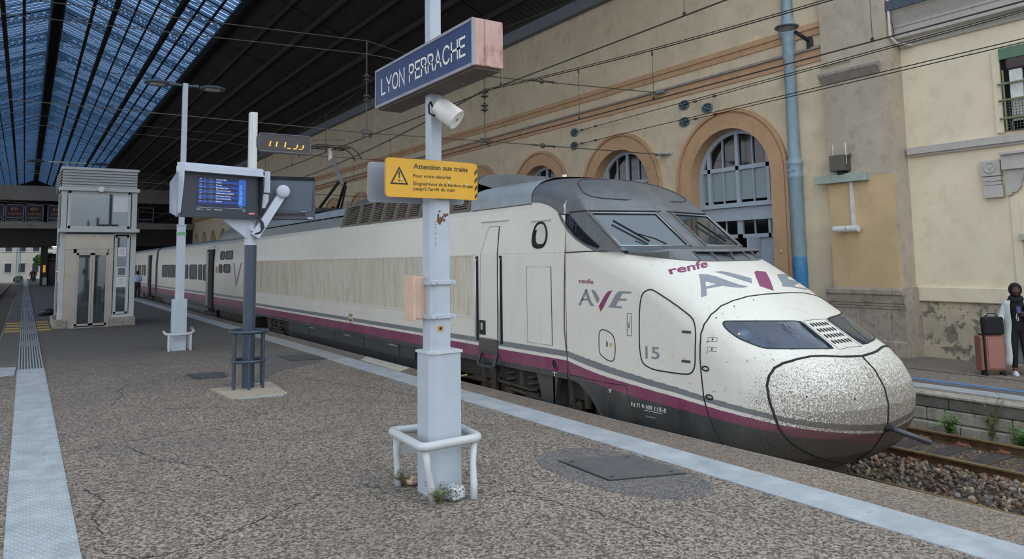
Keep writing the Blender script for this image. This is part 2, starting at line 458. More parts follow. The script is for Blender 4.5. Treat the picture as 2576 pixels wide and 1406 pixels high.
M_WHITEP = (lambda t: (t.color(t.mix(t.rng(t.noise(t.map(t.pos(), (1.6, 7, 1)), 3, 6, .7), .62, .68, 0, .65), t.ramp(t.noise(t.pos(), 2.5, 5, .65), [(.3, hx('#8d9295')), (.7, hx('#aeb3b5'))]), hx('#5d5a57'))), t.set(.6), t.bump(t.noise(t.pos(), 60, 3), .2, .004), t.m)[-1])(NT('worn_white_paint'))
M_RIBGREY = mat('ribbed_tile_grey', '#9b9c9b', .6, var=.12, scale=4, dirt='#6b6a68', damt=.5)
M_RIBDARK = mat('ribbed_tile_groove', '#4d4c4b', .8, var=.15)
M_COPING = mat('concrete_coping', '#8f8980', .85, var=.18, scale=5, dirt='#4c4742', damt=.6, bump=.4)
PLAT_EDGE = [(7.12, -6), (7.11, 3), (7.06, 5), (6.93, 8), (6.86, 12), (6.84, 30), (6.84, 170)]
pm = MB()
poly = [(-.55, -6)]+PLAT_EDGE+[(-.35, 170), (-.55, 40)]
pm.prism(poly, lambda a, b, d: (a, b, d), -1.0, 0.0)
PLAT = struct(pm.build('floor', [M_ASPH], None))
ed = MB(); pe = [(x, y) for x, y in PLAT_EDGE]
for a, b in zip(pe[:-1], pe[1:]): ed.add([(6.42, a[1], .004), (a[0]-.012, a[1], .004), (b[0]-.012, b[1], .004), (6.42, b[1], .004)], [(0, 1, 2, 3)])
ed.build('edge_paving', M_ASPH_EDGE, PLAT, fix=False)
cp = MB()
for a, b in zip(pe[:-1], pe[1:]): cp.bar((a[0]+.002, a[1], -.09), (b[0]+.002, b[1], -.09), .03, .18)
cp.build('edge_coping', M_COPING, PLAT)
MB().box((-.545, 30, -.06), (.03, 72, .128)).build('edge_coping', M_COPING, PLAT)
def flat(name, x0, x1, y0, y1, m, h=.008, parent=PLAT): return MB().box(((x0+x1)/2, (y0+y1)/2, h/2), (x1-x0, y1-y0, h)).build(name, m, parent)
# tactile strip on the left: painted bumps, then ribs
flat('tactile_strip', -.05, .455, -4, 19.55, M_WHITEP, .010)
dm = MB()
for i in range(265):
    for j in range(9):
        x = -.02+j*.055+(.027 if i % 2 else 0); y = 4.5+i*.056
        if x > .44: continue
        dm.add([(x-.014, y-.014, .010), (x+.014, y-.014, .010), (x+.014, y+.014, .010), (x-.014, y+.014, .010), (x, y, .0165)], [(0, 1, 4), (1, 2, 4), (2, 3, 4), (3, 0, 4)])
dm.build('tactile_bump', M_WHITEP, PLAT, fix=False)['kind'] = 'stuff'
def ribs(y0, y1, fade=False):
    b = flat('guide_strip', -.05, .455, y0, y1, M_RIBDARK, .006)
    for k in range(9): MB().box((-.022+k*.0562, (y0+y1)/2, .010), (.030, y1-y0, .014)).build('rib', M_RIBGREY, b)
ribs(19.56, 25.2); ribs(27.0, 29.9); ribs(31.6, 33.5); ribs(36.8, 46); ribs(48, 62); ribs(64, 100)
M_WARNT = (lambda t: (t.color(t.ramp(t.n('TexChecker').outputs['Fac'], [(.4, hx('#6d6862')), (.6, hx('#9a958d'))])), t.m)[1])(NT('warning_tile'))
ck = next(n for n in M_WARNT.node_tree.nodes if n.type == 'TEX_CHECKER'); ck.inputs['Scale'].default_value = 16; g_ = M_WARNT.node_tree.nodes.new('ShaderNodeNewGeometry'); M_WARNT.node_tree.links.new(g_.outputs['Position'], ck.inputs['Vector'])
for y0, y1 in ((25.2, 27.0), (29.9, 31.6), (33.5, 36.8), (46, 48), (62, 64)): flat('warning_tile', -.05, .455, y0, y1, M_WARNT, .010)
flat('tactile_strip', -.05, .455, 100, 168, M_WHITEP, .010)
# white edge line on the right
for y0, y1 in ((-4, 16.8), (27.2, 110)): flat('edge_line', 5.94, 6.42, y0, y1, M_WHITEP, .010)
eb = flat('edge_ribs', 5.94, 6.42, 16.8, 27.2, M_RIBDARK, .006)
for k in range(104): MB().box((6.18, 16.85+k*.1, .010), (.47, .052, .012)).build('rib', M_RIBGREY, eb)
M_YEL = mat('yellow_bar_paint', '#c9a13a', .6, var=.15, scale=6, dirt='#8a7440', damt=.4)
for y in (31.35, 32.75, 34.25, 35.8):
    flat('yellow_bar', -.50, -.06, y-.28, y+.28, M_YEL, .012); flat('yellow_bar', .47, .87, y-.28, y+.28, M_YEL, .012)
MB().prism([(-.54, 18.6), (-.09, 18.7), (-.07, 20.1), (-.54, 20.35)], lambda a, b, d: (a, b, d), 0, .010).build('painted_patch', M_WHITEP, PLAT)
MB().prism([(6.45, 14.0), (6.84, 14.3), (6.84, 16.7), (6.5, 16.2)], lambda a, b, d: (a, b, d), 0, .012).build('painted_patch', mat('cream_patch_paint', '#b9b3a2', .6, var=.1), PLAT)
# repairs and concrete around the covers
MB().prism(smooth_poly([(4.75, 7.2), (5.86, 7.1), (5.90, 5.2), (5.3, 4.9), (4.7, 5.5)], 2), lambda a, b, d: (a, b, d), 0, .003).build('asphalt_repair', M_ASPH_PATCH, PLAT)
MB().prism(smooth_poly([(4.7, 18.8), (6.0, 18.9), (5.9, 16.6), (4.5, 15.8), (3.8, 14.4), (3.6, 14.6), (4.3, 16.2)], 2), lambda a, b, d: (a, b, d), 0, .003).build('asphalt_repair', M_ASPH_PATCH, PLAT)
MB().prism(smooth_poly([(2.7, 16.6), (3.6, 16.45), (3.5, 15.4), (2.8, 15.5)], 1), lambda a, b, d: (a, b, d), 0, .003).build('asphalt_repair', M_ASPH_PATCH, PLAT)
MB().prism([(2.85, 14.2), (3.95, 14.35), (3.85, 12.9), (2.95, 13.0)], lambda a, b, d: (a, b, d), 0, .02).build('concrete_pad', mat('pale_concrete', '#a39685', .85, var=.15, scale=6, bump=.3), PLAT)
MB().prism([(2.95, 13.4), (3.80, 13.25), (3.75, 12.75), (3.05, 12.9)], lambda a, b, d: (a, b, d), 0, .012).build('concrete_pad', mat('grey_concrete', '#9a9b99', .85, var=.12, scale=6), PLAT)
# cracks as grooves drawn in thin dark ribbons of tar, each following its own line
def crack(pts, w=.005):
    mb = MB(); r = random.Random(int(pts[0][0]*100)+3); P = []
    for a, b in zip(pts[:-1], pts[1:]):
        k = max(2, int(math.hypot(b[0]-a[0], b[1]-a[1])/.07))
        for i in range(k): t = i/k; P.append((a[0]+(b[0]-a[0])*t+r.uniform(-.025, .025), a[1]+(b[1]-a[1])*t+r.uniform(-.025, .025)))
    P.append(pts[-1])
    for a, b in zip(P[:-1], P[1:]):
        d = Vector((b[0]-a[0], b[1]-a[1], 0)); n = Vector((-d.y, d.x, 0)).normalized()*w*r.uniform(.35, 1)
        mb.add([Vector((*a, .0035))-n, Vector((*b, .0035))-n, Vector((*b, .0035))+n, Vector((*a, .0035))+n], [(0, 1, 2, 3)])
    mb.build('crack', M_GAP, PLAT, fix=False)
M_GAP = mat('black_panel_gap', '#1b1a19', .8, var=.05)
for c in ([(.55, 6.3), (.85, 6.45), (1.3, 6.5), (1.9, 6.85), (2.5, 7.2)], [(.62, 7.2), (.60, 7.8), (.72, 8.2), (.60, 8.8)], [(.55, 6.9), (.9, 6.3), (1.1, 5.7)], [(.5, 10.6), (1.1, 10.7), (2.0, 11.0), (3.1, 11.4), (4.4, 12.0)], [(1.15, 10.5), (1.35, 9.6), (1.75, 8.9), (1.9, 8.2)], [(1.25, 13.6), (1.5, 14.6), (1.5, 15.3), (1.75, 15.9)], [(4.0, 6.2), (4.3, 5.2), (4.4, 4.4)], [(3.6, 4.0), (3.9, 3.6), (4.1, 3.1)], [(4.4, 10.4), (4.9, 9.9), (5.0, 9.3), (5.4, 8.7)], [(4.6, 14.6), (5.0, 13.2), (5.3, 12.2), (5.6, 11.0)], [(1.9, 12.8), (2.6, 12.4), (3.1, 11.4)], [(5.95, 4.3), (6.15, 4.25), (6.3, 4.4)]): crack(c, .0055)

# ---- track bed, rails, sleepers, ballast --------------------------------------------------------
M_BALLAST = (lambda t: (t.color(t.ramp(t.noise(t.pos(), 14, 4, .6), [(.3, hx('#2f2721')), (.5, hx('#4f443a')), (.7, hx('#7a6a59'))])), t.set(.9), t.bump(t.noise(t.pos(), 16, 3), 1.0, .06), t.m)[-1])(NT('ballast_mix'))
BED = struct(MB().box((10.35, 60, -1.0), (7.3, 232, .12)).build('track_bed', M_BALLAST))
BED2 = struct(MB().box((-6.6, 60, -1.0), (12.2, 232, .12)).build('track_bed', M_BALLAST))
M_RAIL = (lambda t: (lambda n: (t.color(t.mix(t.rng(t.n('SeparateXYZ').outputs[0], 0, 1, 0, 0), t.ramp(t.noise(t.pos(), 5, 4), [(.3, hx('#43301f')), (.7, hx('#6b5236'))]), hx('#7d6546'))), t.set(.6, .25), t.m)[-1])(0))(NT('rusty_rail'))
M_RAILTOP = mat('worn_rail_head', '#8a7452', .38, metal=.5, var=.15, scale=3, dirt='#574230', damt=.5)
def rail(x, y0, y1, label):
    t = thing('rail', (x, (y0+y1)/2, -.94), label, 'rail', None)
    pr = [(-.07, -.94), (.07, -.94), (.07, -.925), (.012, -.90), (.012, -.81), (.036, -.80), (.036, -.785), (-.036, -.785), (-.036, -.80), (-.012, -.81), (-.012, -.90), (-.07, -.925)]
    MB().sweep(pr, [((x, y, 0), (1, 0, 0), (0, 0, 1)) for y in (y0, y1)]).build('web', M_RAIL, t)
    MB().sweep([(-.037, -.80), (.037, -.80), (.037, -.775), (.028, -.768), (-.028, -.768), (-.037, -.775)], [((x, y, 0), (1, 0, 0), (0, 0, 1)) for y in (y0, y1)]).build('head', M_RAILTOP, t)
    return t
RAILS = [rail(8.12, -4, 118, 'rail hidden under the train on its platform side'), rail(9.62, -4, 118, 'brown rail nearest the platform edge, running out from under the nose'), rail(11.49, -4, 118, 'brown rail in the middle of the ballast, with a joint'), rail(13.0, -4, 118, 'rusty rail farthest from the train, at the foot of the far platform')]
for x, y in ((11.49, 4.35), (9.62, 3.9), (13.0, 4.6)):
    MB().box((x-.03, y, -.855), (.02, .5, .07)).build('joint_bar', M_RAIL, RAILS[2 if x == 11.49 else (1 if x == 9.62 else 3)])
M_SLEEPER = mat('tarred_timber', '#3d3632', .85, var=.3, scale=8, bump=.5, bscale=30)
for i in range(34):
    y = 3.2+i*.62 if i < 24 else 3.2-(i-23)*.62
    if y < -2.5: continue
    s = MB().box((12.25, y, -.985+.02), (2.5, .24, .13), ch=.012).build('sleeper', M_SLEEPER)
    tag(s, 'dark timber sleeper under the far track, half sunk in stones', 'sleeper', 'timber sleepers of the far track')
    for x in (11.49, 13.0): MB().box((x, y, -.885), (.34, .16, .03)).cyl((x-.12, y+.04, -.88), (x-.12, y+.04, -.84), .02, 8).cyl((x+.12, y-.04, -.88), (x+.12, y-.04, -.84), .02, 8).build('rail_chair', mat('rust_chair', '#7b4f38', .75, var=.3, scale=20), s)
for i in range(40):
    y = -2+i*.62; s = MB().box((8.87, y, -1.0), (2.5, .24, .13)).build('sleeper', M_SLEEPER); tag(s, 'dark timber sleeper under the train track, buried in stones', 'sleeper', 'timber sleepers of the train track')
for x, y0, y1, lab in ((-2.2, -2, 170, 'worn rail nearest the left edge of the platform'), (-3.7, -2, 170, 'second worn rail left of the platform, in shade'), (-6.2, -2, 170, 'third worn rail left of the platform'), (-7.7, -2, 170, 'fourth worn rail left of the platform')):
    r_ = rail(x, y0, y1, lab)
# ballast stones
def stone_mesh(r, name):
    bm = bmesh.new(); bmesh.ops.create_icosphere(bm, subdivisions=1, radius=1)
    sc = Vector((r.uniform(.7, 1.2), r.uniform(.7, 1.2), r.uniform(.5, .85)))
    for v in bm.verts: v.co = Vector((v.co.x*sc.x, v.co.y*sc.y, v.co.z*sc.z))*r.uniform(.72, 1.15)
    me = bpy.data.meshes.new(name); bm.to_mesh(me); bm.free(); return me
M_STONES = [mat('stone_'+n, c, .88, var=.22, scale=22) for n, c in (('brown', '#6d5d4e'), ('grey', '#77706a'), ('dark', '#4b4239'), ('buff', '#94836a'), ('rust', '#715443'), ('blue', '#6a737a'))]
SR = random.Random(11)
SM = []
for i in range(18):
    me = stone_mesh(SR, 'stone'); me.materials.append(M_STONES[SR.choices(range(6), (5, 4, 4, 3, 3, .6))[0]]); SM.append(me)
BAL = tag(MB().box((11.0, 8.5, -.99), (4.9, 15, .12)).build('ballast', M_BALLAST), 'brown crushed stone ballast between the rails in front of the train', 'ballast')
BAL['kind'] = 'stuff'
cand = []
for k in range(5200):
    x = SR.uniform(9.7, 13.5); y = SR.uniform(1.5, 11.5)
    if any(abs(x-r_) < .085 for r_ in (9.62, 11.49, 13.0)): continue
    z = -.90+SR.uniform(-.03, .02)+(.075*math.exp(-((x-10.6)/.6)**2))
    far_ = 11.6 < x < 12.9
    if far_:
        ph_ = ((y-3.2+.31) % .62)-.31
        if abs(ph_) < .15: continue
        z = -.95+SR.uniform(-.02, .02)
    cand.append((x, y, z, SR.uniform(.026, .052)))
cand.sort(key=lambda c: (c[0]**2+c[1]**2)/(c[3]**2))
sm = {}
for i, (x, y, z, s) in enumerate(cand):
    rot = Euler((SR.uniform(0, 6), SR.uniform(0, 6), SR.uniform(0, 6)))
    if i < 300:
        o = link('stone', SM[i % 18], BAL); o.location = (x, y, z); o.rotation_euler = rot; o.scale = (s, s, s)
    else:
        me = SM[SR.randrange(18)]; mb = sm.setdefault(me.materials[0].name, MB()); R = rot.to_matrix()
        mb.add([R @ (v.co*s)+Vector((x, y, z)) for v in me.vertices], [tuple(p.vertices) for p in me.polygons])
allst = MB(); mlist = []
for k, mb in sm.items():
    mlist.append(bpy.data.materials[k]); allst.add(mb.v, mb.f, len(mlist)-1)
so = allst.build('stone', mlist, BAL, fix=False); so['kind'] = 'stuff'

# ---- far platform -------------------------------------------------------------------------------
PZ = -.29
M_ASPH2 = asphalt('far_platform_asphalt', '#81776c', '#675e55', '#978c80', 60, True, False)
P2 = struct(MB().box((16.4, 56, PZ-.42), (5.0, 130, .84)).build('floor', M_ASPH2))
M_STONEW = mat('weathered_kerb_stone', '#a49d90', .85, var=.2, scale=4, dirt='#4f4a44', damt=.75, streak=.3, bump=.3)
M_STONED = mat('dark_kerb_stone', '#6b675f', .85, var=.22, scale=4, dirt='#3d3935', damt=.7, bump=.3)
for k in range(24):
    y = -2.9+k*1.4
    MB().box((13.90, y+.7, PZ-.13), (.30, 1.39, .22), ch=.015).build('coping_stone', M_STONED, P2)
    MB().box((13.88, y+.7, PZ-.012), (.34, 1.39, .05), ch=.01).build('coping_slab', M_STONEW, P2)
    MB().box((13.86, y+1.1, PZ-.36), (.22, 1.39, .22), ch=.02).build('kerb_block', M_STONEW, P2)
    MB().box((13.80, y+.5, PZ-.58), (.26, 1.39, .20), ch=.02).build('kerb_block', M_STONEW, P2)
MB().box((13.90, 74, PZ-.4), (.3, 88, .82)).build('coping_stone', M_STONED, P2)
def flat2(name, x0, x1, m, h=.008): return MB().box(((x0+x1)/2, 56, PZ+h/2), (x1-x0, 118, h)).build(name, m, P2)
flat2('edge_line', 14.28, 14.72, M_WHITEP); flat2('blue_line', 15.13, 15.29, mat('blue_line_paint', '#4f7fb2', .7, var=.15, scale=4, dirt='#6f6a63', damt=.5))
flat2('paving_joint', 16.42, 16.46, M_GAP, .004); flat2('edge_paving', 14.72, 15.1, M_ASPH_PATCH, .003)

# ---- the long arched wall -------------------------------------------------------------------------
M_WALL = mat('buff_lime_render', '#dac9ab', .85, var=.08, scale=.9, dirt='#957f68', damt=.32, streak=.22, bump=.25, bscale=18)
M_TAN = mat('tan_arch_render', '#c6a07c', .8, var=.08, scale=1.2, dirt='#8d6f52', damt=.3, streak=.2)
M_GREYST = mat('grey_ledge_stone', '#9b948c', .8, var=.12, scale=3, dirt='#5b554e', damt=.5)
WX = 18.2
WALL = struct(MB().box((WX+.25, 12.26, 5.8), (.5, .92, 12.3)).build('wall_right', M_WALL))
AY = [15.25+5.05*k for k in range(21)]
RI, RO, ZS = 1.56, 2.17, 4.66
wb = MB()
for yc in AY:
    pl = [(yc-2.525, PZ), (yc-2.525, 12.0), (yc+2.525, 12.0), (yc+2.525, PZ), (yc+RI, PZ), (yc+RI, ZS)]
    pl += [(yc+RI*math.cos(t), ZS+RI*math.sin(t)) for t in np.linspace(0, PI, 25)[1:-1]]+[(yc-RI, ZS), (yc-RI, PZ)]
    wb.prism(pl, lambda a, b, d: (d, a, b), WX, WX+.5)
wb.build('arched_wall', M_WALL, WALL)
def arch_ring(yc):
    def ring(r0, r1, x0, x1, m, nm, par):
        pl = [(yc+r1, PZ), (yc+r1, ZS)]+[(yc+r1*math.cos(t), ZS+r1*math.sin(t)) for t in np.linspace(0, PI, 33)[1:-1]]+[(yc-r1, ZS), (yc-r1, PZ)]
        pi_ = [(yc-r0, PZ), (yc-r0, ZS)]+[(yc+r0*math.cos(t), ZS+r0*math.sin(t)) for t in np.linspace(PI, 0, 33)[1:-1]]+[(yc+r0, ZS), (yc+r0, PZ)]
        mb = MB(); n = len(pl); P = pl+pi_[::-1]
        vs = [(x0, a, b) for a, b in pl]+[(x0, a, b) for a, b in pi_[::-1]]+[(x1, a, b) for a, b in pl]+[(x1, a, b) for a, b in pi_[::-1]]
        fs = []
        for i in range(n-1): fs += [(i, i+1, n+i+1, n+i), (2*n+i, 3*n+i, 3*n+i+1, 2*n+i+1), (i, 2*n+i, 2*n+i+1, i+1), (n+i, n+i+1, 3*n+i+1, 3*n+i)]
        fs += [(0, n, 3*n, 2*n), (n-1, 3*n-1, 4*n-1, 2*n-1)]
        mb.add(vs, fs); return mb.build(nm, m, par)
    a = ring(RI-.006, RO-.16, WX-.06, WX+.49, M_TAN, 'archivolt', WALL)
    ring(RO-.16, RO-.10, WX-.03, WX+.02, M_TAN, 'arch_fillet', a); ring(RO-.10, RO, WX-.10, WX+.02, M_TAN, 'arch_moulding', a)
for yc in AY[:12]: arch_ring(yc)
# string courses, eaves beam
for nm, z0, z1, pr, m in (('string_course', 8.36, 8.54, .05, M_TAN), ('string_course', 8.54, 8.70, .10, M_TAN), ('string_course', 7.60, 7.74, .05, M_TAN), ('string_course', 7.74, 7.93, .09, M_TAN), ('drip_ledge', 7.93, 8.00, .17, M_GREYST)):
    MB().box((WX-pr/2, 65, (z0+z1)/2), (pr, 106.4, z1-z0)).build(nm, m, WALL)
MB().box((WX-.05, 64.5, 12.22), (.5, 105, .50)).build('eaves_beam', mat('eaves_grey', '#7c7f86', .8, var=.1), WALL)
# windows in the arches
M_WFRAME = mat('pale_blue_frame', '#aab5c1', .5, var=.05, scale=4, dirt='#7e8994', damt=.25)
M_PANED = mat('dark_room_pane', '#0b0c0e', .06, var=.3, scale=.8, spec=.6)
M_PANEF = mat('frosted_pane', '#7f9297', .25, var=.12, scale=.7)
def arch_window(k, yc, full=True):
    X0 = WX+.42
    w = MB(); R = RI-.01
    # outer frame along jambs and arch
    path = [(yc-R+.06, 3.9)]+[(yc+(R-.06)*math.cos(t), ZS+(R-.06)*math.sin(t)) for t in np.linspace(PI, 0, 25)]+[(yc+R-.06, 3.9)]
    for a, b in zip(path[:-1], path[1:]): w.bar((X0, *a), (X0, *b), .14, .12, up=(1, 0, 0))
    w.box((X0, yc, 3.86), (.16, 2*R, .10)).box((X0-.06, yc, 3.79), (.16, 2*R, .05)).box((X0+.02, yc, 3.58), (.06, 2*R, .36)).box((X0-.05, yc, 3.38), (.14, 2*R, .07))
    w.box((X0, yc, 5.0), (.11, 2*R-.1, .13))                                     # transom
    for dy, zt in ((0, ZS+R-.1), (-1.14, ZS+1.0), (1.14, ZS+1.0)): w.box((X0, yc+dy, (3.9+zt)/2), (.11, .12, zt-3.9))
    w.box((X0+.02, yc, 2.86), (.09, 2*R, .12))
    for dy in (-1.5, -1.1, -.05, .05, 1.1, 1.5): w.box((X0+.02, yc+dy, 3.1), (.09, .10, .6))
    W = struct(w.build('window_%d' % k, M_WFRAME))
    if not full:
        MB().prism([(yc-R, 3.9)]+[(yc+R*math.cos(t), ZS+R*math.sin(t)) for t in np.linspace(PI, 0, 17)]+[(yc+R, 3.9)], lambda a, b, d: (d, a, b), X0+.06, X0+.07).build('pane', M_PANED, W)
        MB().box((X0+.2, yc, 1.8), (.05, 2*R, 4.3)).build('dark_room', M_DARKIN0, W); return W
    def pane(y0, y1, z0, z1, m, arch=False):
        y0, y1 = yc+y0, yc+y1
        if arch:
            f = lambda y: ZS+math.sqrt(max(.01, (R-.13)**2-(y-yc)**2)); pl = [(y0, z0), (y1, z0)]+[(y, max(z0+.02, min(z1, f(y)))) for y in np.linspace(y1, y0, 8)]
        else: pl = [(y0, z0), (y1, z0), (y1, z1), (y0, z1)]
        MB().prism(pl, lambda a, b, d: (d, a, b), X0+.03, X0+.04).build('pane', m, W)
    for s in (-1, 1):
        for a, b in ((.06, .56), (.60, 1.08)):
            lo, hi_ = sorted((s*a, s*b)); pane(lo, hi_, 5.07, 9, M_PANED, True); pane(lo, hi_, 4.0, 4.93, M_PANEF)
        MB().box((X0, yc+s*.58, 4.95), (.06, .035, 2.1)).build('glazing_bar', M_WFRAME, W)
        lo, hi_ = sorted((s*1.20, s*1.46)); pane(lo, hi_, 4.0, 4.93, M_PANEF, True); pane(lo, hi_, 5.05, 9, M_PANED, True)
        for a, b in ((.12, .53), (.57, 1.02)): lo, hi_ = sorted((s*a, s*b)); pane(lo, hi_, 2.95, 3.33, M_PANED)
        MB().box((X0+.02, yc+s*.55, 3.14), (.05, .035, .42)).build('glazing_bar', M_WFRAME, W)
        lo, hi_ = sorted((s*1.17, s*1.42)); pane(lo, hi_, 2.95, 3.33, M_PANED)
    d = struct(MB().box((X0+.1, yc-1.1, 1.25), (.06, .8, 3.1)).box((X0-.2, yc-.66, 1.25), (.62, .07, 3.1)).box((X0+.02, yc+1.1, 1.25), (.06, .8, 3.1)).build('door_%d' % k, M_WFRAME))
    MB().box((X0-.2, yc-.62, 1.9), (.40, .012, 1.5)).build('pane', M_PANED, d)
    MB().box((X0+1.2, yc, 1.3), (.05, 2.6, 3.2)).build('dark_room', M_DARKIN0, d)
    return W
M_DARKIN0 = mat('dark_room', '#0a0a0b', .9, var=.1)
for k, yc in enumerate(AY[:12]): arch_window(k+1, yc, k < 5)
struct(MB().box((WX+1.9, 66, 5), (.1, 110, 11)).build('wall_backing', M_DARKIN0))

# ---- pilaster at the end of the shed and the lower building to the right ---------------------------
M_PILG = mat('grey_worn_render', '#b9ac9a', .85, var=.1, scale=1.6, dirt='#8a7d6c', damt=.45, streak=.2, bump=.4, bscale=22)
M_PILT = mat('ochre_worn_render', '#cbb088', .85, var=.08, scale=1.6, dirt='#b39a74', damt=.4, bump=.5, bscale=18)
M_PLINTH = mat('stained_plinth_stone', '#aca091', .85, var=.15, scale=2.2, dirt='#554c42', damt=.55, streak=.55, bump=.4)
PX, PY0, PY1 = 18.0, 9.97, 11.76
PIL = struct(MB().box((PX+.4, (PY0+PY1)/2, 9.2), (.8, PY1-PY0, 9.9)).build('wall_pilaster', M_PILG))
MB().box((PX+.402, (PY0+PY1)/2+.002, 2.75), (.8, PY1-PY0, 3.0)).build('painted_lower_part', M_PILT, PIL)
MB().box((PX+.42, PY0-.004, 2.75), (.76, .012, 3.0)).build('grey_return', M_PILG, PIL)
MB().prism([(PX-.005, 7.15), (PX-.16, 7.12), (PX-.16, 7.05), (PX-.02, 6.86)], lambda a, b, d: (a, d, b), 10.12, 11.80).build('broken_ledge', M_GREYST, PIL)
MB().prism([(PX-.005, 7.40), (PX-.06, 7.36), (PX-.005, 7.30)], lambda a, b, d: (a, d, b), 10.9, 11.80).build('broken_ledge', M_PILG, PIL)
pp = [(0, 1.40), (-.17, 1.34), (-.17, 1.24), (-.13, 1.20), (-.10, 1.02), (-.07, 1.0), (-.07, .95), (-.045, .93), (-.045, .88), (-.02, .86), (-.03, .1), (-.07, .06), (-.08, -.29), (.8, -.29), (.8, 1.40)]
MB().prism(pp, lambda a, b, d: (PX+a, d, b), PY0-.12, PY1+.15).build('plinth', M_PLINTH, PIL)
# lower building
M_BUFF = mat('cream_render', '#e4d6bb', .85, var=.05, scale=1.1, dirt='#bca988', damt=.3, bump=.2, bscale=20)
M_PEEL = (lambda t: (t.color(t.mix(t.rng(t.noise(t.pos(), 3.4, 6, .7), .53, .56, 0, 1), t.ramp(t.noise(t.pos(), 2, 4), [(.3, hx('#ab9f8d')), (.7, hx('#c7b89c'))]), t.ramp(t.noise(t.pos(), 7, 4), [(.3, hx('#6c655c')), (.7, hx('#8d857a'))]))), t.set(.88), t.bump(t.noise(t.pos(), 3.4, 6, .7), .5, .03), t.m)[-1])(NT('peeling_render'))
M_TRIMG = mat('pale_grey_trim', '#b9b4ad', .7, var=.06, scale=3, dirt='#857f77', damt=.3, streak=.2)
BX = 18.72
LB = struct(MB().box((BX+.25, 3.9, 3.8), (.5, 12.2, 8.2)).build('wall_far_right', M_BUFF))
MB().box((BX-.005, 3.9, .38), (.06, 12.2, 1.35)).build('weathered_base', M_PEEL, LB); MB().box((BX-.03, 3.9, -.16), (.14, 12.2, .30)).build('weathered_base', M_PEEL, LB)
MB().box((BX-.04, 8.86, 1.24), (.16, 2.1, .36), ch=.02).build('dado', M_BUFF, LB)
MB().box((BX-.06, 4.0, 4.81), (.20, 11.8, .17)).box((BX-.03, 4.0, 4.70), (.12, 11.8, .06)).build('sill_course', M_TRIMG, LB)
cp_ = [(0, 7.50), (-.06, 7.50), (-.10, 7.56), (-.16, 7.60), (-.16, 7.68), (-.30, 7.72), (-.30, 7.98), (-.33, 8.0), (-.33, 8.06), (-.36, 8.12), (-.50, 8.34), (-.56, 8.40), (.2, 8.40), (.2, 7.5)]
MB().prism(cp_, lambda a, b, d: (BX+a, d, b), -2.2, 9.94).build('cornice', M_TRIMG, LB)
M_SLATE = mat('blue_grey_slate', '#4d5563', .5, var=.12, scale=5)
sl = MB().prism([(BX-.62, 8.40), (BX-.62, 8.66), (BX-.55, 8.70), (BX-.1, 9.2), (BX+4, 11.6), (BX+4, 8.4)], lambda a, b, d: (a, d, b), -2.2, 9.94).build('roof_edge', M_SLATE, LB)
for k in range(9):
    for j in range(5): MB().box((BX-.32+.42*j, 9.3-1.25*k, 8.98+.25*j), (.46, 1.23, .02), rot=(0, -.55, 0)).build('slate_sheet', M_SLATE, LB)
MB().tube([(BX-.58, 9.90, 11), (BX-.58, 9.90, 7.75), (BX-.35, 9.86, 7.58), (BX-.1, 9.6, 7.52)], .035, 8).build('downpipe', mat('white_pipe', '#d5d3cd', .5), LB, smooth=True)
cb = MB().box((BX-.06, 8.02, 4.18), (.12, .42, .36)).box((BX-.05, 8.02, 3.93), (.10, .40, .10)).box((BX-.05, 8.02, 3.83), (.08, .40, .08)).box((BX-.05, 8.0, 3.66), (.09, .40, .24)).box((BX-.07, 8.0, 3.52), (.13, .42, .05))
cbo = cb.build('corbel', M_TRIMG, LB)
MB().lathe([(.13, 0), (.13, -.03), (.10, -.03), (.09, -.01), (.05, -.01), (.045, -.03), (0, -.03)], (BX-.12, 8.02, 4.20), 24, axis='x').build('rosette', M_TRIMG, cbo, smooth=True, auto=30)
MB().box((BX-.10, 6.9, 4.28), (.2, 1.7, .34)).box((BX-.14, 6.9, 4.47), (.28, 1.7, .05)).build('door_lintel', M_TRIMG, LB)
MB().prism([(7.72, 4.12), (7.30, 4.12), (7.30, 4.0), (7.36, 3.98), (7.38, 3.88), (7.40, 3.85), (7.42, 3.72), (7.52, 3.60), (7.62, 3.58), (7.64, 3.52), (7.72, 3.52)], lambda a, b, d: (d, a, b), BX-.10, BX+.05).build('console_bracket', M_TRIMG, LB)
MB().box((BX+.01, 7.60, 1.7), (.1, .18, 3.6)).build('door_pilaster', M_BUFF, LB); MB().box((BX-.08, 7.35, 2.57), (.2, .34, .13)).build('impost', M_TRIMG, LB)
MB().cyl((BX-.12, 7.14, 3.2), (BX-.12, 7.14, 1.4), .05, 10).build('blue_pipe', mat('grey_blue_pipe', '#8297ad', .5), LB); MB().box((BX-.02, 7.0, 2.0), (.1, .3, 4.0)).build('door_frame', mat('slate_blue_frame', '#5f6b7a', .6), LB)
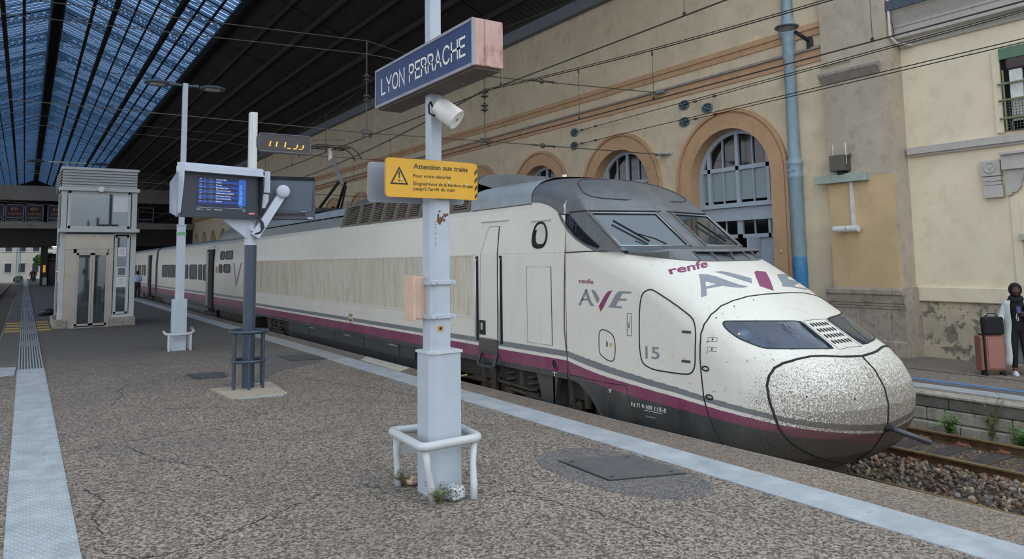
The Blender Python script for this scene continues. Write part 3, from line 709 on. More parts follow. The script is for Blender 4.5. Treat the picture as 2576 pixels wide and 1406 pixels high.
# barred window
wz0, wz1, wy0, wy1 = 5.0, 6.9, 5.9, 7.76
W9 = struct(MB().box((BX-.005, (wy0+wy1)/2, (wz0+wz1)/2), (.03, wy1-wy0, wz1-wz0)).build('window_20', M_DARKIN0))
MB().box((BX-.04, wy1+.0, 5.95), (.06, .16, 1.95)).build('reveal', M_BUFF, W9)
MB().box((BX-.05, 6.8, 6.79), (.12, 1.72, .26)).build('shutter_box', mat('green_paint', '#5c7a62', .55, var=.1), W9)
MB().box((BX-.06, 6.75, 6.53), (.12, 1.6, .30), ch=.05).build('roller_blind', mat('brown_blind', '#4b4140', .7, var=.15, scale=12), W9)
MB().box((BX-.05, 7.36, 5.75), (.05, .26, 1.5)).box((BX-.05, 6.8, 5.10), (.05, 1.4, .2)).build('casement', mat('white_casement', '#d5d6d3', .5), W9)
for z in (6.08, 5.70, 5.28): MB().cyl((BX-.14, 7.72, z), (BX-.14, 5.8, z), .028, 8).build('bar', mat('olive_bar', '#7f8560', .5, var=.1), W9)
MB().cyl((BX-.13, 7.60, 6.4), (BX-.13, 7.60, 5.0), .02, 8).build('bar', mat('olive_bar', '#7f8560'), W9)
gm = MB()
for k in range(26): gm.bar((BX-.12, 7.58-k*.065, 5.66), (BX-.12, 7.58-k*.065, 5.0), .010)
for k in range(11): gm.bar((BX-.12, 7.6, 5.0+k*.065), (BX-.12, 5.9, 5.0+k*.065), .010)
gm.build('wire_mesh', mat('mesh_grey', '#5e6255', .5), W9, fix=False)['kind'] = 'stuff'

# ---- the shed roof ------------------------------------------------------------------------------------
RX, RZ, EX, EZ = 1.2, 20.1, 18.25, 12.95
SL = (RZ-EZ)/(EX-RX)
def rz(x): return RZ-SL*abs(x-RX)
M_IRON = mat('black_iron', '#1f1c1b', .9, var=.25, scale=5, dirt='#35312e', damt=.5, spec=.1)
M_TIE = mat('beige_tie_rod', '#8d8573', .6, var=.12, scale=5)
M_SHEET = mat('dark_corrugated_sheet', '#2f2a27', .75, var=.2, scale=1.5)
def translucent(name, tint, tr, diff):
    t = NT(name); t.t.nodes.remove(t.p)
    a = t.n('BsdfTransparent'); a.inputs[0].default_value = (*hx(tint), 1); b = t.n('BsdfTranslucent'); b.inputs[0].default_value = (*hx(diff), 1)
    m = t.n('MixShader'); m.inputs[0].default_value = 1-tr; t.l(a.outputs[0], m.inputs[1]); t.l(b.outputs[0], m.inputs[2]); t.l(m.outputs[0], t.o.inputs[0]); return t.m
M_RL = translucent('clear_roof_strip', '#a9bdd8', .9, '#7f98b5'); M_RD = translucent('blue_roof_strip', '#4a6383', .42, '#3b5470')
CEIL = struct(MB().box((RX, 95, RZ+.12), (.9, 168, .14)).build('ceiling', M_IRON))
TY = [17.95+10.07*k for k in range(17)]
XG = 8.35                                                     # half width of the glazing
for i, y0 in enumerate([11.4]+TY[:-1]):
    y1 = TY[i] if i else TY[0]
    for s in (-1, 1):
        mb = MB(); n = max(3, int(round((y1-y0)/.63))); d = (y1-y0)/n
        for k in range(n):
            ya = y0+k*d; yb = ya+d*.42; yc_ = ya+d; kind = 0 if i < 6 else 0
            for a, b, mi, dz in ((ya, yb, 0, 0), (yb, yc_, 1, -.055)):
                q = [(RX+s*.3, a, rz(RX+.3)+dz), (RX+s*XG, a, rz(RX+XG)+dz), (RX+s*XG, b, rz(RX+XG)+dz), (RX+s*.3, b, rz(RX+.3)+dz)]
                mb.add(q, [(0, 1, 2, 3)], mi)
                if mi:
                    for p, r_ in ((q[0], q[1]), (q[3], q[2])): mb.add([p, r_, (r_[0], r_[1], r_[2]+.055), (p[0], p[1], p[2]+.055)], [(0, 1, 2, 3)], 1)
            if k % 4 == 0:
                mb.add([(RX+s*.3, ya-.10, rz(RX+.3)-.1), (RX+s*XG, ya-.10, rz(RX+XG)-.1), (RX+s*XG, ya+.10, rz(RX+XG)-.1), (RX+s*.3, ya+.10, rz(RX+.3)-.1)], [(0, 1, 2, 3)], 2)
        mb.build('roof_light', [M_RL, M_RD, M_IRON], CEIL, fix=False)
        # corrugated outer part
        cm = MB(); n = int((y1-y0)/.17)
        vs = []
        for k in range(n+1):
            y = y0+(y1-y0)*k/n; h_ = .035*(k % 2)
            vs += [(RX+s*(XG-.1), y, rz(RX+XG-.1)+h_-.06), (RX+s*17.6, y, rz(RX+17.6)+h_-.06)]
        cm.add(vs, [(2*k, 2*k+1, 2*k+3, 2*k+2) for k in range(n)])
        cm.add([(RX+s*(XG-.1), y0, rz(RX+XG)+.2), (RX+s*17.8, y0, rz(RX+17.8)+.2), (RX+s*17.8, y1, rz(RX+17.8)+.2), (RX+s*(XG-.1), y1, rz(RX+XG)+.2)], [(0, 1, 2, 3)])
        cm.build('corrugated_sheet', M_SHEET, CEIL, fix=False)
for s in (-1, 1):
    for dx, w, h_ in ((1.9, .16, .34), (3.0, .24, .40), (4.0, .08, .16), (4.9, .08, .16), (5.9, .24, .40), (6.7, .08, .16), (7.5, .08, .16), (8.3, .26, .5), (9.9, .10, .2), (11.4, .14, .26), (12.9, .10, .2), (14.4, .14, .26), (15.9, .10, .2)):
        x = RX+s*dx; MB().box((x, 95, rz(x)-.10-h_/2), (w, 167, h_)).build('purlin', M_IRON if dx < 9 else mat('sooty_purlin', '#3a3532', .7, var=.2), CEIL)
    MB().box((RX+s*.32, 95, RZ-.55), (.07, 167, .9)).build('ridge_beam', M_IRON, CEIL)
def truss(y):
    t = thing('roof_truss', (RX, y, 12), 'dark lattice roof truss with beige tie rods under the glazed shed roof', 'roof truss', 'trusses of the shed roof')
    for s in (-1, 1):
        rf = MB(); f = lambda dx, dz: (RX+s*dx, y, rz(RX+dx)-.15-dz)
        N_ = 22
        for dz in (.12, .92): rf.bar(f(.2, dz), f(16.9, dz), .32, .20)
        for k in range(N_):
            a, b = .25+k*16.4/N_, .25+(k+1)*16.4/N_
            for p, q in (((a, .12), (b, .92)), ((a, .92), (b, .12))): rf.bar(f(*p), f(*q), .07, .13)
        rf.prism([(.2, 0), (1.5, .0), (1.0, 1.25), (.2, 1.6)], lambda a, b, d: (RX+s*a, y+d, rz(RX+a)-.15-b), -.03, .03)
        rf.build('rafter', M_IRON, t)
        J = Vector((RX-.15+s*7.15, y, 12.8)); Cc = Vector((RX-.15, y, 12.62)); E = Vector((RX+s*16.75, y, 12.1)); ST = Vector((RX+s*8.25, y, rz(RX+8.25)-1.1))
        MB().bar(J+Vector((s*.04, -.11, .0)), ST+Vector((0, -.15, 0)), .09).bar(J+Vector((s*.04, .11, 0)), ST+Vector((0, .15, 0)), .09).bar(J.lerp(ST, .5)+Vector((0, -.14, 0)), J.lerp(ST, .5)+Vector((0, .14, 0)), .07).build('strut', M_TIE, t)
        MB().tube([Cc, J], .055, 8).tube([J, E], .06, 8).tube([J.lerp(E, .03), J.lerp(E, .09)], .10, 8).tube([J, J.lerp(Cc, .06)], .10, 8).build('tie_rod', M_TIE, t)
        MB().tube([J, Vector((RX+s*1.0, y, RZ-1.5))], .035, 6).build('diagonal_rod', mat('dark_rod', '#55504a', .6), t)
        MB().sphere(J, .24, 10, 7).cyl(J+Vector((0, -.2, 0)), J+Vector((0, .2, 0)), .16, 10).build('pin_joint', M_TIE, t)
    MB().cyl(Cc, (RX-.15, y, RZ-1.0), .028, 8).sphere(Cc, .17, 10, 7).cyl(Cc-Vector((0, 0, .3)), Cc+Vector((0, 0, .5)), .07, 8).build('hanger', M_TIE, t)
    return t
struct(MB().prism([(-16, 11.8), (18.4, 11.8), (18.4, 13), (RX, RZ+.2), (-16, 13)], lambda a, b, d: (a, d, b), 179, 179.2).build('sky_screen', M_IRON))  # added dark gable screen, hides the white sky past the roof end
T0 = truss(TY[0])
for y in TY[1:15]: copy_tree(T0, (0, y-TY[0], 0))
# ================================================================== the train
def _I(a, xs, ys): return np.interp(np.abs(a), xs, ys)
def stripe_edges(phi):
    return (_I(phi, [0, 8.9, 13.9, 17.7, 19.8, 24.3, 28.1, 36.6, 53.4, 75.9], [.166, .243, .294, .34, .376, .434, .485, .547, .645, .742]),
            _I(phi, [0, 8.9, 13.9, 17.7, 20, 24.2, 28.1, 36.7, 53.5, 75.7], [.084, .18, .233, .286, .317, .367, .41, .463, .543, .65]),
            _I(phi, [0, 8.8, 13.9, 17.5, 20, 24.1, 28.1, 36.7, 53.5, 75.8], [.058, .149, .206, .246, .28, .32, .36, .407, .477, .594]),
            _I(phi, [0, 8.2, 13.8, 16.9, 20, 23.9, 28.2, 40, 55, 75], [-.075, .041, .106, .141, .174, .192, .212, .252, .332, .385]))
def stripe_v(z, e):
    gt, gb, pt, pb = e; z = np.asarray(z, float)
    v = np.where(z >= gt, np.clip(z-gt, 0, 1), np.where(z >= gb, -1+(z-gb)/(gt-gb), np.where(z >= pt, -2+(z-pt)/(gb-pt), np.where(z >= pb, -3+(z-pb)/(pt-pb), np.clip(-3-(pb-z), -4, -3)))))
    return v
BODY_E = (.742, .65, .594, .385)
def set_uv(me, vv, uu=None):
    uv = me.uv_layers.new(name='stripe')
    li = np.empty(len(me.loops), np.int32); me.loops.foreach_get('vertex_index', li)
    a = np.zeros((len(li), 2), np.float32); a[:, 1] = np.asarray(vv)[li]
    if uu is not None: a[:, 0] = np.asarray(uu)[li]
    uv.data.foreach_set('uv', a.ravel())
def paint(name, cream='#d6d2c6', nose=False, dirty=.25):
    t = NT(name)
    uv = t.n('UVMap'); uv.uv_map = 'stripe'
    sp = t.n('SeparateXYZ'); t.l(uv.outputs[0], sp.inputs[0])
    f = t.rng(sp.outputs[1], -4, 1, 0, 1)
    P = t.pos()
    col = t.ramp(f, [(0, hx('#2b2e31')), (.2, hx('#74284f')), (.4, hx(cream)), (.6, hx('#6e7275')), (.8, hx(cream))], const=True)
    n1 = t.noise(P, 1.3, 5, .6); col = t.mix(t.rng(n1, .35, .75, 0, .16), col, hx('#a89f8c'))
    sv = t.map(P, (9, 9, .55)); col = t.mix(t.rng(t.noise(sv, 1.2, 5, .65), .54, .82, 0, dirty), col, hx('#8d8574'))
    if nose:
        sx = t.n('SeparateXYZ'); t.l(P, sx.inputs[0])
        # flies and grit: short dark dashes along the run of the hood, dense specks low on the nose tip
        fr = t.rng(sx.outputs[1], 9.0, 5.6, 0, 1)
        d1 = t.map(P, (46, 8, 18), rot=(.7, 0, 0)); k1 = t.rng(t.noise(d1, 1.0, 3, .6), .645, .70, 0, 1)
        col = t.mix(t.math('MULTIPLY', t.math('MULTIPLY', k1, fr), .75), col, hx('#5b564e'))
        low = t.math('MULTIPLY', t.rng(sx.outputs[1], 6.3, 5.2, 0, 1), t.rng(sx.outputs[2], 1.05, .45, .12, 1))
        k2 = t.noise(P, 55, 4, .7); th = t.math('SUBTRACT', k2, t.math('MULTIPLY', low, .17))
        k2 = t.rng(th, .44, .38, 0, 1)
        col = t.mix(t.math('MULTIPLY', k2, t.rng(low, .02, .25, 0, .8)), col, hx('#564b40'))
        k3 = t.rng(t.noise(P, 90, 3, .6), .66, .72, 0, .5); col = t.mix(t.math('MULTIPLY', k3, fr), col, hx('#6b655a'))
    t.color(col); t.set(.33, 0, .45)
    t.p.inputs['Coat Weight'].default_value = .12; t.p.inputs['Coat Roughness'].default_value = .12
    return t.m
M_BODY = paint('cream_body_paint'); M_NOSE = paint('cream_nose_paint', nose=True, dirty=.18)
M_GREYROOF = mat('grey_roof_paint', '#767d80', .42, var=.12, scale=2.2, dirt='#4c5052', damt=.5)
M_CABGREY = mat('dark_cab_grey', '#5f6265', .38, var=.13, scale=3.5, dirt='#45474a', damt=.5)
M_LIGHTROOF = mat('light_roof_paint', '#8d979b', .40, var=.10, scale=2.4, dirt='#6b7275', damt=.4)
M_GAP = mat('black_panel_gap', '#15151a', .7, var=.05)
M_RUBBER = mat('black_rubber', '#1b1c1e', .6, var=.1)
M_UNDER = mat('underframe_grime', '#2c2823', .75, var=.25, scale=7, bump=.4, bscale=40)
M_UNDER2 = mat('bogie_grime', '#473f36', .72, var=.28, scale=9, bump=.4, bscale=40)
M_SKIRT = mat('skirt_grey', '#35383b', .5, var=.12, scale=4)
M_LOGOG = mat('logo_grey', '#7b8087', .42, var=.06, scale=8)
M_LOGOP = mat('logo_purple', '#7c2b58', .42, var=.08, scale=8)
M_WHITEL = mat('white_lettering', '#d8d8d2', .5, var=.04)
M_ALU = mat('bright_aluminium', '#b9bec2', .3, metal=.6, var=.06)
M_LOUVRE = mat('louvre_brown', '#6d655a', .6, var=.15, scale=6)
M_DARKIN = mat('dark_interior', '#121315', .8, var=.1)
M_WSCREEN = glass('windscreen_glass', '#b9d0d6', .10, .80)
M_SIDEGL = glass('smoked_side_glass', '#3a444e', .07, .12)
M_LENS = glass('headlamp_lens', '#9db2cc', .07, .86)

POWER = thing('train_power_car', (XC, 17, -.77), 'cream power car with rounded nose, dark grey cab roof and purple stripe', 'train')

# ---- nose hull -------------------------------------------------------------------------------
HATCH = [(32.24, 1.785), (33.5, 1.757), (34.2, 1.708), (34.6, 1.64), (34.9, 1.545), (35.2, 1.335), (35.35, .97), (35.1, .83), (34.77, .763), (34.1, .72), (33.2, .695), (31.82, .672), (28.67, .672), (26.3, .68), (25.65, .713), (25.3, .779), (25.18, .852), (25.1, 1.062), (24.83, 1.3), (24.85, 1.40), (25.3, 1.46), (27.55, 1.605), (31.2, 1.772)]
FLAP = [(49.4, 1.155), (47, 1.142), (45.13, 1.107), (44.2, 1.072), (43.7, .998), (43.5, .897), (43.93, .75), (44.9, .692), (47.18, .702), (49.66, .743), (51.17, .79), (51.5, .863), (51.46, .969), (51.36, 1.069), (50.6, 1.133)]
ARC = [(21.0, -.45), (21.5, -.3), (22.14, -.167), (22.83, -.06), (23.49, .097), (24.01, .271), (24.31, .423), (24.51, .741), (24.57, .92), (24.5, 1.07), (24.21, 1.23), (23.4, 1.352), (21.69, 1.472), (18.78, 1.58), (15.39, 1.64), (10.61, 1.687), (4.55, 1.704), (0, 1.704)]
LAMP = [(19.63, 1.399), (15.31, 1.398), (10.03, 1.388), (4.11, 1.37), (4.08, 1.259), (4.04, 1.151), (4.07, 1.06), (7.78, 1.073), (11.76, 1.085), (14.69, 1.089), (16.27, 1.094), (17.27, 1.122), (18.06, 1.153), (19.11, 1.196), (19.74, 1.245), (20.27, 1.3), (20.49, 1.351), (20.25, 1.386)]
CONE = [(0, .956), (4.8, .976), (8.23, .999), (10.46, 1.002), (13.0, .978), (15.17, .938), (16.59, .882), (17.62, .789), (18.1, .68), (18.15, .55), (18.05, .46), (17.74, .332), (17.35, .204), (16.72, .117), (15.72, .028), (14.22, -.048), (12.12, -.13), (8.69, -.214), (4.5, -.30), (2, -.338), (0, -.35)]
GRILL = [(3.6, 1.365), (0, 1.372), (-3.6, 1.365), (-3.2, 1.045), (0, 1.055), (3.2, 1.045)]
ARCH = [(50.5, -.45), (50.51, -.149), (53.64, -.032), (56.65, .09), (61.55, .185), (65.35, .262), (68.91, .292), (74.4, .301), (90, .303)]
def nose_grid():
    off, y = _slice(.6, 400)
    ang = np.degrees(np.arctan2(off, AXY-y)); s = np.concatenate([[0], np.cumsum(np.hypot(np.diff(off), np.diff(y)))])
    m = y <= 9.66
    n = int(s[m][-1]/.021); near = np.interp(np.linspace(0, s[m][-1], n), s, ang)
    far_ = np.interp(np.concatenate([np.linspace(0, 2.2, 90)[1:], np.linspace(2.2, s[m][-1], 40)[1:]]), s, ang)
    ph = np.concatenate([-far_[::-1], near])
    zs = np.concatenate([np.linspace(-.45, 1.75, 122), np.linspace(1.75, 2.345, 46)[1:]])
    V = np.zeros((len(zs), len(ph), 3))
    for i, z in enumerate(zs):
        a, o_, y_ = _tab(float(z)); a = np.degrees(a)
        # keep the rear edge on the plane y = 9.655
        p = np.abs(ph); O = np.interp(p, a, o_); Y = np.interp(p, a, y_)
        k = Y > 9.655; Y = np.where(k, 9.655, Y)
        V[i, :, 0] = XC-np.sign(ph)*O; V[i, :, 1] = Y; V[i, :, 2] = z
    return ph, zs, V
def build_nose():
    ph, zs, V = nose_grid(); nr, nc = len(zs), len(ph)
    idx = np.arange(nr*nc).reshape(nr, nc)
    F = np.stack([idx[:-1, :-1], idx[:-1, 1:], idx[1:, 1:], idx[1:, :-1]], -1).reshape(-1, 4)
    pc = np.broadcast_to(((ph[1:]+ph[:-1])/2)[None], (nr-1, nc-1)).ravel(); zc = np.broadcast_to(((zs[1:]+zs[:-1])/2)[:, None], (nr-1, nc-1)).ravel()
    ap = np.abs(pc)
    vv = stripe_v(np.broadcast_to(zs[:, None], (nr, nc)), [e[None] for e in stripe_edges(ph)]).ravel()
    lab = np.zeros(len(F), int)                                    # 0 hood shell
    lab[ap < np.interp(zc, [p[1] for p in ARC[:-7]], [p[0] for p in ARC[:-7]])*(zc < 1.3)] = 1
    arcpoly = ARC+[(-p[0], p[1]) for p in ARC[-2::-1]]
    lab[in_poly(pc, zc, arcpoly)] = 1                              # front fairing
    cone = CONE
    lab[in_poly(ap, zc, cone) & (pc >= 0)] = 2; lab[in_poly(ap, zc, cone) & (pc < 0)] = 3
    lab[in_poly(ap, zc, LAMP)] = -1
    lab[in_poly(pc, zc, GRILL)] = 5
    offc = np.abs(V.reshape(-1, 3)[F].mean(1)[:, 0]-XC); lab[(offc < 1.30) & (zc > 2.168+.15*np.minimum(1, (offc/1.35)**4)) & (lab == 0)] = 8
    lab[in_poly(pc, zc, HATCH)] = 6; lab[in_poly(pc, zc, FLAP)] = 7
    lab[(ap > 50.5) & (zc < np.interp(ap, [p[0] for p in ARCH], [p[1] for p in ARCH]))] = -2
    # lower edge of the shell rises a little towards the front
    lab[(zc < -.40) & (ap < 12)] = -2
    names = {0: 'hood_shell', 1: 'front_fairing', 2: 'nose_cone', 3: 'nose_cone', 5: 'headlamp_grille', 6: 'equipment_hatch', 7: 'filler_flap', 8: 'scoop_floor'}
    obs = {}
    allv = V.reshape(-1, 3)
    for k, nm in names.items():
        f = F[lab == k]
        if not len(f): continue
        u, inv = np.unique(f.ravel(), return_inverse=True)
        me = bpy.data.meshes.new(nm); me.from_pydata(allv[u].tolist(), [], inv.reshape(-1, 4).tolist())
        me.materials.append(M_CABGREY if k == 8 else M_NOSE); set_uv(me, vv[u]); me.polygons.foreach_set('use_smooth', [True]*len(f))
        obs[k] = link(nm, me, POWER)
    return obs
NOSE = build_nose()
def nrm(phi, z, h=.02):
    a = Vector(nose_pt(phi+.3, z)); b = Vector(nose_pt(phi-.3, z)); c = Vector(nose_pt(phi, min(z+h, 2.345 if z <= 2.345 else 3.0))); d = Vector(nose_pt(phi, z-h))
    n = (b-a).cross(c-d)
    if n.length < 1e-9: return Vector((0, -1, 0))
    n.normalize()
    if n.dot(Vector((0, -1, 0))+Vector((-1 if phi > 0 else 1, 0, 0))*abs(phi)/60) < 0: n = -n
    return n
def on_nose(phi, z, lift=0.): return Vector(nose_pt(phi, z))+nrm(phi, z)*lift
def nose_line(pts, r, name, m=M_GAP, parent=POWER, lift=0., closed=False, n=6, step=.05):
    P = []
    q = pts+[pts[0]] if closed else pts
    for a, b in zip(q[:-1], q[1:]):
        L = (Vector(nose_pt(*a))-Vector(nose_pt(*b))).length; k = max(1, int(L/step))
        for i in range(k): t = i/k; P.append(on_nose(a[0]+(b[0]-a[0])*t, a[1]+(b[1]-a[1])*t, lift))
    if not closed: P.append(on_nose(*q[-1], lift))
    return MB().tube(P, r, n, closed=closed).build(name, m, parent, smooth=True)
def nose_patch(poly, name, m, parent=POWER, lift=.004, step=.05, mb=None, deg=.085):
    vs, fs = fill(poly, step, deg, 1.)
    P = [on_nose(a, b, lift) for a, b in vs]
    if mb is not None: mb.add(P, fs); return mb
    return MB().add(P, fs) or None
def patch_obj(polys, name, m, parent=POWER, lift=.004, step=.05, deg=.085, smooth=True):
    mb = MB()
    for p in polys: nose_patch(p, name, m, parent, lift, step, mb, deg)
    return mb.build(name, m, parent, smooth=smooth, fix=False)
# panel gaps
nose_line([(76.2, 2.30), (77.5, 1.826), (78.5, 1.109), (77.5, .875), (76.2, .645), (75.6, .45), (75.2, .30)], .012, 'panel_gap', mat('weathered_gap', '#4a453e', .7, var=.4, scale=30))
nose_line(ARC, .010, 'panel_gap'); nose_line([(-p[0], p[1]) for p in ARC], .010, 'panel_gap')
nose_line(CONE, .016, 'panel_gap'); nose_line([(-p[0], p[1]) for p in CONE], .016, 'panel_gap')
nose_line([(0, z) for z in np.linspace(.956, -.35, 26)], .012, 'panel_gap')
nose_line(smooth_poly(HATCH, 1), .010, 'panel_gap', closed=True, parent=NOSE[6]); nose_line(smooth_poly(FLAP, 1), .008, 'panel_gap', closed=True, parent=NOSE[7])
nose_line([(74.3, .379), (55, .365), (48, .362), (39.77, .378), (39.43, .282), (38.37, .112), (36.4, -.154), (35.5, -.4)], .006, 'panel_gap')
nose_line([p for p in ARCH if p[0] <= 75], .012, 'wheel_arch_rim', M_SKIRT)
# small hatch furniture
patch_obj([[(47.6, .98), (46.9, .98), (46.9, .905), (47.6, .905)]], 'lock_slot', M_SKIRT, NOSE[7]); patch_obj([[(46.0, .965), (45.1, .965), (45.1, .915), (46.0, .915)]], 'yellow_sticker', mat('ochre_sticker', '#c99b4e', .5), NOSE[7])
for pts in ([(26.79, 1.254), (25.5, 1.256), (25.52, 1.223), (26.8, 1.221)], [(26.98, .866), (25.77, .871), (25.79, .836), (27.0, .832)]): patch_obj([pts], 'hatch_vent', M_SKIRT, NOSE[6], .006)
h = nose_line([(38.79, 1.426), (37.38, 1.431), (37.55, 1.105), (39.01, 1.106)], .005, 'door_handle', M_SKIRT, closed=True)
nose_line([(38.2, 1.37), (38.15, 1.30), (38.2, 1.22)], .012, 'grip', M_ALU, h, .008)
for pts in ([(23.35, 1.193), (22.14, 1.195), (22.31, 1.148), (23.44, 1.149)], [(23.6, 1.074), (22.58, 1.075), (22.71, 1.025), (23.68, 1.023)]):
    b = nose_line(pts, .004, 'jacking_plate', M_SKIRT, closed=True)
    c = (sum(p[0] for p in pts)/4, sum(p[1] for p in pts)/4); MB().sphere(on_nose(*c), .013, 8, 5).build('plug', M_GAP, b)
for b in [(10.65, 1.66), (16.71, 1.592), (21.62, 1.455), (24.14, 1.157)]: MB().sphere(on_nose(b[0]-.6, b[1]-.02), .010, 8, 5).build('bolt', M_GAP, POWER)
for b in [(24.0, .795), (23.7, .44)]: MB().tube([on_nose(b[0]+.35*math.cos(t), b[1]+.028*math.sin(t), .004) for t in np.linspace(0, 2*PI, 12, False)], .010, 6, closed=True).build('buffer_plug', M_GAP, POWER)
for b in [(14.0, .58), (7.0, .53)]: MB().sphere(on_nose(*b), .012, 8, 5).build('bolt', M_GAP, NOSE[2])
# logos
LOGO_S = dict(g=[[(64.96, 1.497), (59.17, 1.752), (58.33, 1.753), (59.2, 1.675), (63.3, 1.497)], [(59.01, 1.752), (58.23, 1.753), (57.05, 1.672), (56.04, 1.599), (55.23, 1.549), (53.44, 1.501), (54.82, 1.496), (56.33, 1.51), (57.18, 1.546), (59.2, 1.675)], [(61.8, 1.603), (57.87, 1.608), (57.55, 1.58), (62.4, 1.573)], [(55.26, 1.75), (53.64, 1.743), (52.56, 1.716), (50.47, 1.616), (51.78, 1.543), (54.38, 1.692)],
    [(37.07, 1.742), (40.89, 1.745), (41.97, 1.728), (42.94, 1.685), (44.75, 1.567), (45.63, 1.516), (46.4, 1.496), (40.75, 1.493), (40.33, 1.52), (42.92, 1.52), (42.45, 1.553), (41.69, 1.603), (39.04, 1.607), (38.72, 1.637), (41.19, 1.632), (40.67, 1.678), (40.24, 1.712), (37.42, 1.717)]],
    p=[[(43.75, 1.747), (45.27, 1.742), (46.48, 1.718), (47.6, 1.672), (51.07, 1.499), (50.01, 1.42), (48.5, 1.493), (45.14, 1.693), (44.62, 1.726)]])
LOGO_B = dict(g=[[(18.62, 1.988), (18.33, 1.894), (20.33, 1.711), (21.77, 1.686)], [(18.62, 1.988), (16.21, 1.981), (14.38, 1.954), (11.62, 1.881), (9.79, 1.84), (7.52, 1.81), (9.38, 1.798), (11.52, 1.803), (12.99, 1.815), (14.73, 1.831), (15.89, 1.857), (18.33, 1.894)], [(15.89, 1.857), (14.73, 1.831), (19.3, 1.798), (19.13, 1.821)], [(13.36, 2.016), (11.08, 2.024), (9.03, 2.005), (6.81, 1.971), (3.17, 1.916), (4.89, 1.852), (7.99, 1.912), (11.48, 1.99)],
    [(-9.92, 1.948), (-12.07, 1.955), (-20.5, 1.945), (-20.5, 1.915), (-14.2, 1.905), (-13.0, 1.872), (-18.6, 1.842), (-18.0, 1.812), (-11.8, 1.80), (-11.0, 1.775), (-17.2, 1.728), (-15.34, 1.718), (-8.27, 1.777), (-5.06, 1.795), (-6.61, 1.823), (-7.94, 1.879)]],
    p=[[(-1.33, 1.999), (-2.9, 2.013), (-6.43, 1.998), (0.19, 1.742), (3.31, 1.81), (0.79, 1.928)]])
for L, dg in ((LOGO_S, .06), (LOGO_B, .06)):
    [patch_obj([p_], 'operator_logo', m_l, lift=.004, step=.06, deg=dg) for key, m_l in (('g', M_LOGOG), ('p', M_LOGOP)) for p_ in L[key]]
def nose_text(s, quad, name, m, bold=0., shear=0., h=1., lift=.005, parent=POWER):
    """quad: lower left, lower right, upper right, upper left (upper = cap height * h)"""
    vs, fs, w = text_mesh(s, bold, shear)
    P = []
    for x, y in vs:
        u = x/w; v = y*h
        a = [quad[0][i]*(1-u)+quad[1][i]*u for i in (0, 1)]; b = [quad[3][i]*(1-u)+quad[2][i]*u for i in (0, 1)]
        P.append(on_nose(a[0]+(b[0]-a[0])*v, a[1]+(b[1]-a[1])*v, lift))
    return MB().add(P, fs) or None, P, fs
def nose_text_obj(s, quad, name, m, parent=POWER, **k):
    _, P, fs = nose_text(s, quad, name, m, **k)
    mb = MB(); mb.add(P, fs); return mb.build(name, m, parent, fix=False)
nose_text_obj('renfe', [(64.05, 1.845), (53.86, 1.839), (53.81, 1.895), (63.98, 1.902)], 'operator_name', M_LOGOP, h=1.35, bold=.012)
nose_text_obj('renfe', [(26.13, 1.992), (13.92, 2.089), (12.34, 2.17), (26.06, 2.07)], 'operator_name', M_LOGOP, h=1.3, bold=.02)
nose_text_obj('15', [(33.85, .815), (30.75, .83), (30.68, 1.0), (33.82, .992)], 'unit_number', M_LOGOG, NOSE[6], bold=.012)
nose_text_obj('9 6 71 9-100 115-5', [(38.46, .102), (29.84, .12), (29.74, .175), (38.29, .16)], 'vehicle_number', M_WHITEL, bold=.02)
nose_line([(34.6, .088), (30.6, .094)], .004, 'vehicle_number', M_WHITEL, lift=.003)
nose_text_obj('Extreme 1', [(34.0, .003), (31.91, .008), (31.9, .026), (34, .022)], 'vehicle_number', M_WHITEL)
nose_text_obj('7', [(46.9, .225), (44.9, .25), (45.6, .285), (47.2, .27)], 'vehicle_number', M_WHITEL, bold=.03)
patch_obj([[(2.1, .9), (1.5, .84), (.9, .78), (1.05, .727), (2.0, .66), (2.4, .72), (2.7, .80)]], 'blood_smear', (lambda t: (t.l(t.ramp(t.noise(t.map(t.pos(), (60, 60, 22)), 1.0, 5, .7), [(.5, (0, 0, 0)), (.6, (1, 1, 1))]), t.p.inputs['Alpha']), t.color(hx('#6e3a26')), t.m)[2])(NT('rust_red_smear')), lift=.003)
